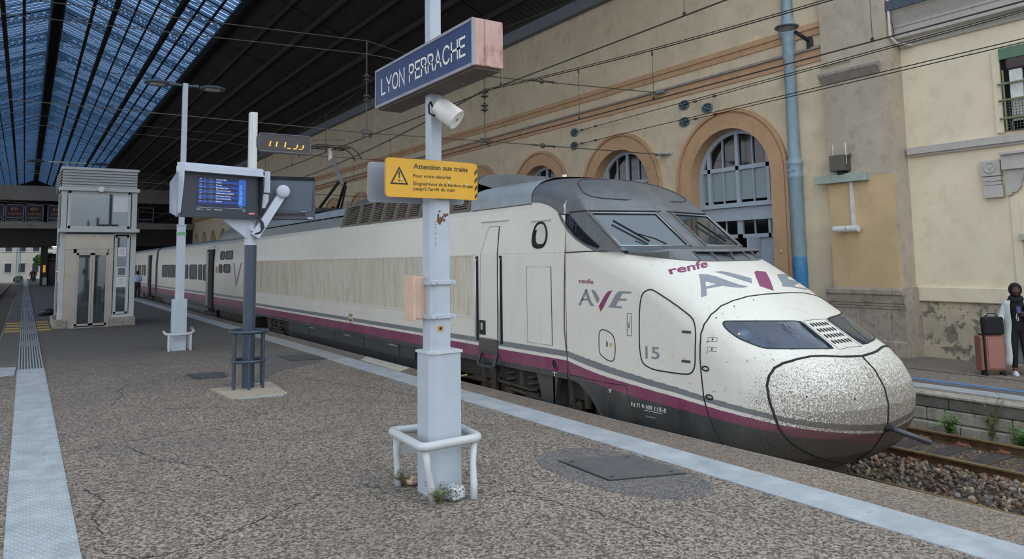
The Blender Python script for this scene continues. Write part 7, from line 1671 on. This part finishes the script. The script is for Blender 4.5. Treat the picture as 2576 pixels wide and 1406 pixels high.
# ---- bridge with shops at the far end ----------------------------------------------------------------------------
M_BRC = mat('bridge_concrete', '#8f877c', .85, var=.1, scale=.6, dirt='#5f5951', damt=.4); M_BRD = mat('bridge_dark', '#33302e', .85, var=.15); M_BRF = mat('bridge_window_frame', '#6f7684', .5, var=.08)
BR = thing('footbridge', (2, 106, 0), 'concrete footbridge with a glazed gallery crossing the far end of the shed', 'bridge')
MB().box((2, 106, 10.85), (33, 7.4, 1.7)).box((2, 106, 7.1), (33, 7.2, .75)).build('parapet', M_BRC, BR); MB().box((2, 106.5, 5.7), (33, 6, 2.1)).box((12, 113.5, 2.4), (14, .6, 8.6)).build('beam_and_sky_block', M_BRD, BR); MB().box((2, 106.5, 8.6), (32.6, 5.2, 2.4)).build('gallery', mat('gallery_dark', '#241f1e', .8), BR)  # second dark box is an added block shutting out bright sky behind the bridge
M_POST = mat('poster_dark', '#2a2022', .5, var=.1); M_PRED = mat('poster_red', '#a5543c', .5, var=.1); M_PSIL = mat('poster_pale', '#9b8f84', .5, var=.1)
for k in range(-4, 8):
    x = -1.22+1.92*k+(.28 if k > 1 else 0)
    if x > 17: continue
    w = MB()
    for a, b in (((x-.86, 7.55), (x-.86, 9.5)), ((x+.86, 7.55), (x+.86, 9.5)), ((x-.9, 9.45), (x+.9, 9.45)), ((x-.9, 7.98), (x+.9, 7.98)), ((x-.9, 7.55), (x+.9, 7.55))): w.bar((a[0], 102.9, a[1]), (b[0], 102.9, b[1]), .14, .12)
    wo = w.build('gallery_window', M_BRF, BR)
    if k <= 2:
        MB().box((x, 102.95, 8.72), (1.6, .03, 1.38)).build('poster', M_POST, wo); lg = MB(); c = (x, 9.0)
        lg.prism([(x-.43, 9.0), (x-.18, 9.22), (x-.10, 9.22), (x-.18, 9.10), (x-.18, 8.90), (x-.10, 8.78), (x-.18, 8.78)], lambda a, b, d: (a, 102.93+d, b), -.012, .0); lg.build('poster', M_PSIL, wo)
        lg = MB(); lg.prism([(x-.10, 9.0), (x+.02, 9.22), (x+.12, 9.16), (x+.12, 9.05), (x+.20, 9.05), (x+.20, 9.20), (x+.43, 9.0), (x+.20, 8.80), (x+.20, 8.95), (x+.12, 8.95), (x+.12, 8.84), (x+.02, 8.78)], lambda a, b, d: (a, 102.93+d, b), -.012, .0); text_on(lg, 'express', (x-.66, 102.92, 8.33), (1, 0, 0), (0, 0, 1), .34, 1.32, bold=.02); lg.build('poster', M_PRED, wo)
        MB().box((x, 102.95, 7.76), (1.6, .03, .36)).build('poster', M_POST, wo); lg = MB(); text_on(lg, 'PAUL', (x-.3, 102.92, 7.68), (1, 0, 0), (0, 0, 1), .16, .6); lg.build('poster', M_PSIL, wo)
    else: MB().box((x, 102.95, 8.5), (1.6, .03, 1.85)).build('pane', mat('dark_coach_glass', '#1c1f23'), wo)
for x in (2.0, -5, 18): MB().box((x-.1, 104.6, 2.3), (.7, .8, 4.9)).build('pillar', M_BRD, BR)
for x in (5, 9.5, 12): MB().cyl((x, 103, 11.7), (x, 103, 12.3), .05, 6).build('rail_post', M_BRC, BR)
MB().bar((3, 103, 12.3), (13, 103, 12.3), .06).build('handrail', M_BRC, BR)
KS = thing('kiosk', (3.6, 107, 0), 'dark shuttered kiosk under the footbridge, left of the lift', 'kiosk'); MB().box((3.9, 108, 1.9), (3.4, 6, 3.8)).build('shell', M_DARKIN, KS)
for k in range(14): MB().box((3.3, 104.95, .15+.2*k), (1.8, .06, .17)).build('shutter_slat', mat('grey_shutter', '#3f4145', .5), KS)
MB().box((3.5, 104.9, 3.15), (2.2, .2, .35)).build('fascia', mat('blue_black_fascia', '#20242d', .5), KS); MB().box((1.95, 104.1, 2.0), (.25, .06, .85)).build('lit_sign', emis('amber_sign', '#c98a3a', .45), KS)
MB().box((2.05, 103.4, .55), (.42, .3, .9), ch=.04).build('bin', mat('pale_bin', '#8d9a97', .5), KS)
tag(MB().box((2.9, 104, 4.62), (.5, .16, .07)).build('strip_lamp', emis('white_lamp', '#fff1d8', 5)), 'small bright white lamp under the footbridge left of the lift', 'lamp')
# ---- beyond the bridge ----------------------------------------------------------------------------------------------
struct(MB().box((0, 320, -1.15), (240, 400, .2)).build('ground', mat('far_ground', '#6f6a60', .9, var=.15, scale=.3)))
M_FAC = mat('pale_town_facade', '#cfc9bd', .8, var=.06, scale=.4); M_FW = mat('town_window_dark', '#3c4148', .3)
def town(x0, x1, y, h, label, m=M_FAC, n=6, fl=3):
    t = thing('town_house', ((x0+x1)/2, y, 0), label, 'building'); MB().box(((x0+x1)/2, y+5, h/2-1), (x1-x0, 10, h)).build('facade', m, t)
    MB().box(((x0+x1)/2, y+4.8, h-.8), (x1-x0+.6, 10.8, .5)).build('roof', mat('town_roof', '#7d6f66', .8), t)
    for i in range(n):
        for j in range(fl):
            x = x0+(i+.5)*(x1-x0)/n; z = 1.2+j*(h-2)/fl; w = MB().box((x, y-.02, z+.9), (1.5, .2, 2.2)).build('window', mat('white_casement', '#d5d6d3'), t); MB().box((x, y-.10, z+.9), (1.15, .1, 1.9)).build('pane', M_FW, w)
    return t
town(-9.2, 3.2, 192, 11, 'pale plastered town house beyond the footbridge', n=5, fl=2); town(-24, -9.6, 197, 13, 'white town house left of the pale one, beyond the tracks', mat('white_town_facade', '#dedbd3', .8, var=.05), 6, 3); town(-20, 12, 225, 22, 'tall apartment block rising behind the town houses', mat('warm_town_facade', '#bdb5a8', .8), 12, 7)
M_TREE = mat('tree_green', '#5a7a42', .8, var=.35, scale=1.2)
def tree(c, h, r_, seed, label):
    R = random.Random(seed); t = thing('tree', c, label, 'tree'); MB().cyl(c, (c[0], c[1], c[2]+h*.5), .25, 8).build('trunk', M_STEM, t); lm = MB()
    for k in range(700):
        a, b = R.uniform(0, 2*PI), R.uniform(-1, 1); q = r_*R.uniform(.5, 1); p = Vector(c)+Vector((q*math.cos(a)*math.sqrt(1-b*b), q*math.sin(a)*math.sqrt(1-b*b), h*.68+q*b*.8)); u = Vector((R.uniform(-1, 1), R.uniform(-1, 1), R.uniform(-1, 1))).normalized()*.35; v = u.orthogonal().normalized()*.25
        lm.add([p-u, p+v, p+u, p-v], [(0, 1, 2, 3)])
    lm.build('crown', M_TREE, t, fix=False)['kind'] = 'stuff'
tree((3.0, 188, -1), 7, 1.5, 5, 'green tree beyond the footbridge right of the pale house'); tree((-.9, 172, -1.2), 1.6, .7, 6, 'small bright shrub by the tracks beyond the footbridge')
LMST = thing('lattice_mast', (-1.0, 165, 0), 'pale blue lattice mast for the overhead wires beyond the bridge', 'mast'); lm = MB()
for sx in (-.3, .3): lm.bar((-1.0+sx, 165, -1), (-1.0+sx, 165, 9), .09)
for k in range(16): lm.bar((-1.3, 165, -1+k*.62), (-.7, 165, -.4+k*.62), .06).bar((-.7, 165, -1+k*.62), (-1.3, 165, -.4+k*.62), .06)
lm.build('lattice', mat('pale_blue_mast', '#8fa9c0', .6), LMST)
for k in range(9):
    z = 4.6+.55*k; tag(MB().bar((-26, 150+6*k, z), (14, 150+6*k, z+.2), .05).build('cross_arm', mat('mast_grey', '#8d8f90', .6)), 'distant grey gantry bar among the wires beyond the footbridge', 'gantry', 'gantry bars beyond the bridge')
for k in range(2):
    tag(MB().box((-4-1.2*k, 140, .4), (.5, .3, 1.6)).build('signal_box', mat('pale_bin', '#8d9a97')), 'pale trackside cabinet by the far left rails', 'cabinet', 'trackside cabinets')
# ================================================================== people
M_SKIN = mat('dark_skin', '#4a3026', .5, var=.1, scale=20); M_CLOTHK = mat('black_cloth', '#17161a', .85, var=.2, scale=12); M_COAT = mat('pale_mint_knit', '#c7cdca', .9, var=.08, scale=30, bump=.4, bscale=120); M_SHOE = mat('white_trainer', '#dcdde0', .5, var=.04)
def skin_body(name, verts, edges, radii, m, parent, root=0, sub=2):
    me = bpy.data.meshes.new(name); me.from_pydata([tuple(v) for v in verts], edges, []); me.materials.append(m)
    o = link(name, me, parent); sk = o.modifiers.new('skin', 'SKIN'); sk.use_smooth_shade = True
    for i, r_ in enumerate(radii):
        d = me.skin_vertices[0].data[i]; d.radius = (r_, r_) if isinstance(r_, (int, float)) else r_; d.use_root = (i == root)
    ss = o.modifiers.new('sub', 'SUBSURF'); ss.levels = sub; ss.render_levels = sub
    return o
def frame(p, f):
    f = Vector((*f, 0)).normalized(); r = Vector((f.y, -f.x, 0)); p = Vector(p)
    return lambda a, b, c: p+r*a+f*b+Vector((0, 0, c))      # a: their right, b: forward, c: up
def hand(L, wrist, tip, palm_n, name, parent, grip=.5):
    """palm with four unequal bent fingers and a thumb from its side"""
    w = Vector(wrist); d = (Vector(tip)-w).normalized(); n = Vector(palm_n).normalized(); s = d.cross(n).normalized(); n = s.cross(d)
    mb = MB(); mb.box(tuple(w+d*.045), (.075, .028, .085), rot=Matrix((s, n, d)).transposed(), ch=.012)
    for i, (o_, ln) in enumerate(((-.028, .066), (-.009, .076), (.010, .072), (.028, .056))):
        b = w+d*.085+s*o_; a1 = b+(d*math.cos(grip)+n*math.sin(grip))*ln*.45; a2 = a1+(d*math.cos(grip*2.3)+n*math.sin(grip*2.3))*ln*.33; a3 = a2+(d*math.cos(grip*3.2)+n*math.sin(grip*3.2))*ln*.28
        mb.tube([b-d*.01, b, a1, a2, a3], [.010, .0105, .0095, .0085, .006], 7)
    t0 = w+d*.03-s*.036; t1 = t0+(d*.6-s*.75+n*.3).normalized()*.035; mb.tube([t0+s*.01, t0, t1, t1+(d*.8+n*.6).normalized()*.032], [.012, .0125, .0105, .007], 7)
    return mb.build(name, M_SKIN, parent, smooth=True)
def head(L, c, r_, f, parent, skin, hairm=None, scarf=None):
    """face with brow, nose, mouth, eyes and ears"""
    f = Vector((*f, 0)).normalized(); rt = Vector((f.y, -f.x, 0)); up = Vector((0, 0, 1)); c = Vector(c)
    mb = MB(); n, m = 24, 18; vs = []
    for j in range(m+1):
        t = PI*j/m
        for i in range(n):
            a = 2*PI*i/n; x = math.sin(t)*math.cos(a); y = math.sin(t)*math.sin(a); z = math.cos(t)
            w = .78*(1-.22*max(0, -z)**1.5); dpt = .95*(1-.12*max(0, -z)); q = Vector((x*w, y*dpt, z*1.18))
            if y > 0:
                q.y += .20*math.exp(-((x/.14)**2+((z+.10)/.17)**2))+.07*math.exp(-((x/.22)**2+((z+.48)/.12)**2))+.05*math.exp(-((x/.5)**2+((z-.18)/.10)**2))-.08*(math.exp(-(((x-.30)/.16)**2+((z-.02)/.11)**2))+math.exp(-(((x+.30)/.16)**2+((z-.02)/.11)**2)))
            vs.append(c+(rt*q.x+f*q.y+up*q.z)*r_)
    fs = [(j*n+i, j*n+(i+1) % n, (j+1)*n+(i+1) % n, (j+1)*n+i) for j in range(m) for i in range(n)]
    mb.add(vs, fs); h = mb.build('head', skin, parent, smooth=True)
    for s in (-1, 1):
        e = c+(rt*.29*s+f*.80+up*.02)*r_; MB().sphere(tuple(e), r_*.12, 10, 6).build('eye', mat('eye_white', '#cfcac2', .3), h, smooth=True); MB().sphere(tuple(e+f*r_*.07), r_*.066, 8, 5).build('pupil', M_GAP, h, smooth=True)
        MB().sphere(tuple(c+(rt*.77*s-f*.05)*r_), r_*.2, 8, 6, sc=(.5, .8, 1.2)).build('ear', skin, h, smooth=True)
        MB().tube([tuple(c+(rt*a*s+f*b+up*z)*r_) for a, b, z in ((.14, .93, .20), (.30, .90, .25), (.46, .78, .19))], r_*.035, 5).build('brow', M_GAP, h)
    MB().tube([tuple(c+(rt*a+f*b+up*z)*r_) for a, b, z in ((-.2, .86, -.52), (-.08, .97, -.49), (.08, .97, -.49), (.2, .86, -.52))], [r_*.03, r_*.06, r_*.06, r_*.03], 6).build('mouth', mat('lip_brown', '#6b3f3a', .5), h, smooth=True)
    return h
# woman with the suitcase on the far platform
fw = (-.88, -.47); B0 = (17.24, 7.14, PZ)
WL = frame(B0, fw)
WM = thing('person', B0, 'person in black headscarf and long pale cardigan looking at a phone, beside a pink suitcase', 'person')
k = 1.04
J = [(0, 0, .95), (0, .0, 1.12), (0, .01, 1.30), (0, 0, 1.46), (0, .02, 1.56), (.09, 0, .90), (.10, .03, .50), (.10, -.01, .10), (-.09, 0, .90), (-.11, .02, .50), (-.12, -.03, .10), (.17, 0, 1.42), (-.17, 0, 1.42)]
skin_body('body', [WL(a*k, b*k, c*k) for a, b, c in J], [(0, 1), (1, 2), (2, 3), (3, 4), (0, 5), (5, 6), (6, 7), (0, 8), (8, 9), (9, 10), (3, 11), (3, 12)], [.15, .135, .145, .12, .055, .105, .085, .055, .105, .085, .055, .075, .075], M_CLOTHK, WM)
# arms: their right hand down on the suitcase handle, left hand holds the phone up
RA = [(.17, 0, 1.42), (.27, .03, 1.14), (.33, .20, .98)]; LA = [(-.17, 0, 1.42), (-.25, .06, 1.14), (-.10, .27, 1.20)]
for A, nm in ((RA, 'sleeve'), (LA, 'sleeve')): skin_body(nm, [WL(a*k, b*k, c*k) for a, b, c in A]+[WL(A[0][0]*.6*k, 0, A[0][2]*k)], [(0, 1), (1, 2), (0, 3)], [.078, .070, .052, .07], M_COAT, WM, 3)
hand(WL, WL(.33*k, .20*k, .98*k), WL(.35*k, .27*k, .92*k), Vector((0, 0, -1)), 'hand', WM, .7); hand(WL, WL(-.10*k, .27*k, 1.20*k), WL(-.01*k, .30*k, 1.27*k), WL(0, 1, 0)-WL(0, 0, 0), 'hand', WM, .55)
hd = head(WL, WL(0, .04, 1.66*k), .112, fw, WM, M_SKIN)
sc_ = MB(); f_ = Vector((*fw, 0)).normalized(); r_ = Vector((f_.y, -f_.x, 0)); cc = WL(0, .02, 1.68*k)
for j in range(10):                                             # scarf: cap over the brow, falls round the neck
    pass
rows_ = []
for j in range(15):
    t = PI*.80*j/14; row = []
    for i in range(25):
        a = -PI*.5+(PI*2)*i/24; x, y, z = math.sin(t)*math.cos(a), math.sin(t)*math.sin(a), math.cos(t)
        rr_ = .132; front = y > .35 and z < .42
        s_ = .72 if front and z > -.75 else 1.0
        row.append(cc+(r_*x*.92+f_*(y*1.0*(s_ if front else 1))+Vector((0, 0, z*1.12)))*rr_)
    rows_.append(row)
strip_rows(sc_, rows_); sc_.build('headscarf', M_CLOTHK, WM, smooth=True, fix=False)
MB().tube([WL(.075*math.cos(t)*k, .02+.075*math.sin(t), (1.50-.03*math.sin(t))*k) for t in np.linspace(0, 2*PI, 16, False)], .062, 10, closed=True).build('scarf_wrap', M_CLOTHK, WM, smooth=True)
# long open cardigan: two front panels and a back as one shell
cg = MB(); rows_ = []
for j in range(14):
    z = 1.47-1.27*j/13; w_ = .20+.09*(j/13)+.02*math.sin(j); dpt = .14+.05*j/13; row = []
    for i in range(23):
        a = PI*.5+.55+(2*PI-1.1)*i/22; row.append(WL(w_*math.cos(a)*k, (dpt*math.sin(a)+.012*math.sin(6*a+j*.4))*k, z*k))
    rows_.append(row)
strip_rows(cg, rows_); cgo = cg.build('cardigan', M_COAT, WM, smooth=True, fix=False); sd = cgo.modifiers.new('thick', 'SOLIDIFY'); sd.thickness = .018
for a, b, rot in ((.10, .06, 0), (-.13, .05, 0)):
    s_ = MB(); prof = [(-.10, .045, .05), (-.04, .05, .085), (.03, .05, .075), (.10, .045, .05), (.16, .035, .035), (.19, .015, .02)]; rr = []
    for y_, w_, h_ in prof: rr.append([WL((a+w_*math.cos(t))*k, (b+y_-.03)*k, .012+max(0, h_*math.sin(t))*k) for t in np.linspace(-.3, PI+.3, 13)])
    strip_rows(s_, rr); s_.add(rr[0], [tuple(range(13))]); s_.add(rr[-1], [tuple(range(13))]); so_ = s_.build('shoe', M_SHOE, WM, smooth=True, auto=60)
    MB().prism([(a-.05, b-.135), (a+.05, b-.135), (a+.055, b), (a+.048, b+.10), (a, b+.17), (a-.048, b+.10), (a-.055, b)], lambda p, q, d: tuple(WL(p*k, q*k, d)), 0, .028).build('sole', M_SHOE, so_)
    MB().cyl(WL(a*k, (b-.05)*k, .08), WL(a*k, (b-.06)*k, .16), .042, 10).build('ankle', mat('warm_skin', '#6b4434', .5), WM, smooth=True)
PH = MB().box(WL(.0*k, .34*k, 1.30*k), (.075, .012, .15), rot=Matrix((r_, f_, Vector((0, 0, 1)))).transposed() @ Euler((.5, 0, 0)).to_matrix(), ch=.005).build('phone', mat('violet_phone', '#2c2a5c', .3)); tag(PH, 'dark violet phone with white wrist loop held by the person near the suitcase', 'phone')
MB().tube([WL(.03*k, .34*k, 1.24*k), WL(.05*k, .34*k, 1.15*k), WL(.03*k, .34*k, 1.08*k), WL(.01*k, .34*k, 1.10*k), WL(.02*k, .34*k, 1.17*k)], .006, 5).build('wrist_loop', M_SHOE, PH, smooth=True)
# suitcase
SU = thing('suitcase', (16.85, 7.55, PZ), 'metallic pink hard-shell suitcase on wheels, pulled by the person on the far platform', 'suitcase')
ax = Vector((.80, -.60, 0)); ay = Vector((.60, .80, 0)); Rm = Matrix((ax, ay, Vector((0, 0, 1)))).transposed(); C0_ = Vector((16.80, 7.50, PZ))
def su(a, b, c): return C0_+ax*a+ay*b+Vector((0, 0, c))
M_PK = mat('metallic_pink', '#a9776c', .3, metal=.35, var=.05)
MB().box(su(.04, 0, .46), (.44, .20, .76), rot=Rm, ch=.05).box(su(.04, -.105, .46), (.30, .02, .62), rot=Rm, ch=.01).build('front_shell', M_PK, SU, smooth=True, auto=30); MB().box(su(-.215, .02, .46), (.06, .26, .72), rot=Rm, ch=.025).build('rear_shell', M_PK, SU)
MB().box(su(-.16, -.005, .46), (.035, .21, .77), rot=Rm, ch=.01).build('zip_band', M_RUBBER, SU)
for c in (.36, .55): MB().box(su(-.165, -.10, c), (.03, .03, .10), rot=Rm, ch=.008).build('side_handle', M_RUBBER, SU)
for a in (-.15, .22):
    for b in (-.07, .07): MB().cyl(su(a-.02, b, .035), su(a+.02, b, .035), .035, 12).box(su(a, b, .075), (.05, .03, .04), rot=Rm).build('wheel', M_RUBBER, SU)
for a in (-.04, .14): MB().cyl(su(a, .02, .80), su(a, .02, 1.22), .011, 8).build('telescopic_tube', M_ALU, SU)
MB().tube([su(-.05, .02, 1.2), su(-.04, .02, 1.24), su(.14, .02, 1.24), su(.15, .02, 1.2)], .016, 8).build('grip', M_ALU, SU, smooth=True)
BG = MB().box(su(.02, -.08, 1.02), (.42, .14, .36), rot=Rm, ch=.03).tube([su(-.1, -.08, 1.18), su(-.06, -.08, 1.26), su(.1, -.08, 1.26), su(.14, -.08, 1.18)], .012, 6).build('bag', M_CLOTHK, None, smooth=True, auto=30); tag(BG, 'black cloth bag standing on top of the pink suitcase', 'bag')
# man in a blue shirt by the train, seen from behind
B1 = (6.62, 57.6, 0); fm_ = (.35, .94); ML = frame(B1, fm_)
MN = thing('person', B1, 'person in light blue shirt and dark trousers seen from behind beside the coach', 'person')
M_SHIRT = mat('light_blue_shirt', '#9fb6d6', .8, var=.08, scale=10); M_TROU = mat('charcoal_trousers', '#23252b', .85, var=.15)
skin_body('trousers', [ML(a, b, c) for a, b, c in ((0, 0, 1.0), (.10, 0, .92), (.11, .02, .50), (.12, -.03, .10), (-.10, 0, .92), (-.11, .02, .50), (-.12, -.03, .10))], [(0, 1), (1, 2), (2, 3), (0, 4), (4, 5), (5, 6)], [.16, .12, .095, .075, .12, .095, .075], M_TROU, MN)
skin_body('shirt', [ML(a, b, c) for a, b, c in ((0, 0, 1.0), (0, 0, 1.2), (0, 0, 1.42), (0, 0, 1.55), (.19, 0, 1.46), (.26, .04, 1.20), (.12, .26, 1.15), (-.19, 0, 1.46), (-.27, .02, 1.20), (-.20, .24, 1.10))], [(0, 1), (1, 2), (2, 3), (2, 4), (4, 5), (5, 6), (2, 7), (7, 8), (8, 9)], [.155, .15, .16, .06, .08, .06, .045, .08, .06, .045], M_SHIRT, MN)
head(ML, ML(0, .02, 1.70), .112, fm_, MN, M_SKIN); MB().sphere(ML(0, -.015, 1.735), .122, 14, 9, sc=(.85, 1, 1.0)).build('hair', M_GAP, MN, smooth=True)
MB().box(ML(0, 0, 1.05), (.34, .28, .05), ch=.02).build('belt', M_GAP, MN)
for s in (-1, 1):
    hand(ML, ML(.12 if s > 0 else -.2, .26, 1.14 if s > 0 else 1.10), ML(.05 if s > 0 else -.15, .34, 1.16), Vector((0, 0, -1)), 'hand', MN); MB().box(ML(.12*s, .05, .05), (.10, .27, .09), rot=(0, 0, -.35), ch=.03).build('shoe', M_RUBBER, MN)
# figures far away on the sunlit part of the platform
for x, y, lab in ((1.25, 128, 'dark distant person standing on the far sunlit platform'), (.95, 132, 'second dark distant person behind the first on the far platform')):
    FL = frame((x, y, 0), (0, -1)); t = thing('person', (x, y, 0), lab, 'person')
    skin_body('body', [FL(a, b, c) for a, b, c in ((0, 0, .95), (0, 0, 1.25), (0, 0, 1.45), (0, 0, 1.55), (0, .02, 1.68), (.1, 0, .5), (.11, 0, .05), (-.1, 0, .5), (-.11, 0, .05), (.2, 0, 1.42), (.26, 0, 1.1), (.24, .1, .85), (-.2, 0, 1.42), (-.26, 0, 1.1), (-.24, .1, .85))], [(0, 1), (1, 2), (2, 3), (3, 4), (0, 5), (5, 6), (0, 7), (7, 8), (2, 9), (9, 10), (10, 11), (2, 12), (12, 13), (13, 14)], [.16, .15, .15, .06, .11, .1, .06, .1, .06, .08, .06, .04, .08, .06, .04], M_TROU, t)
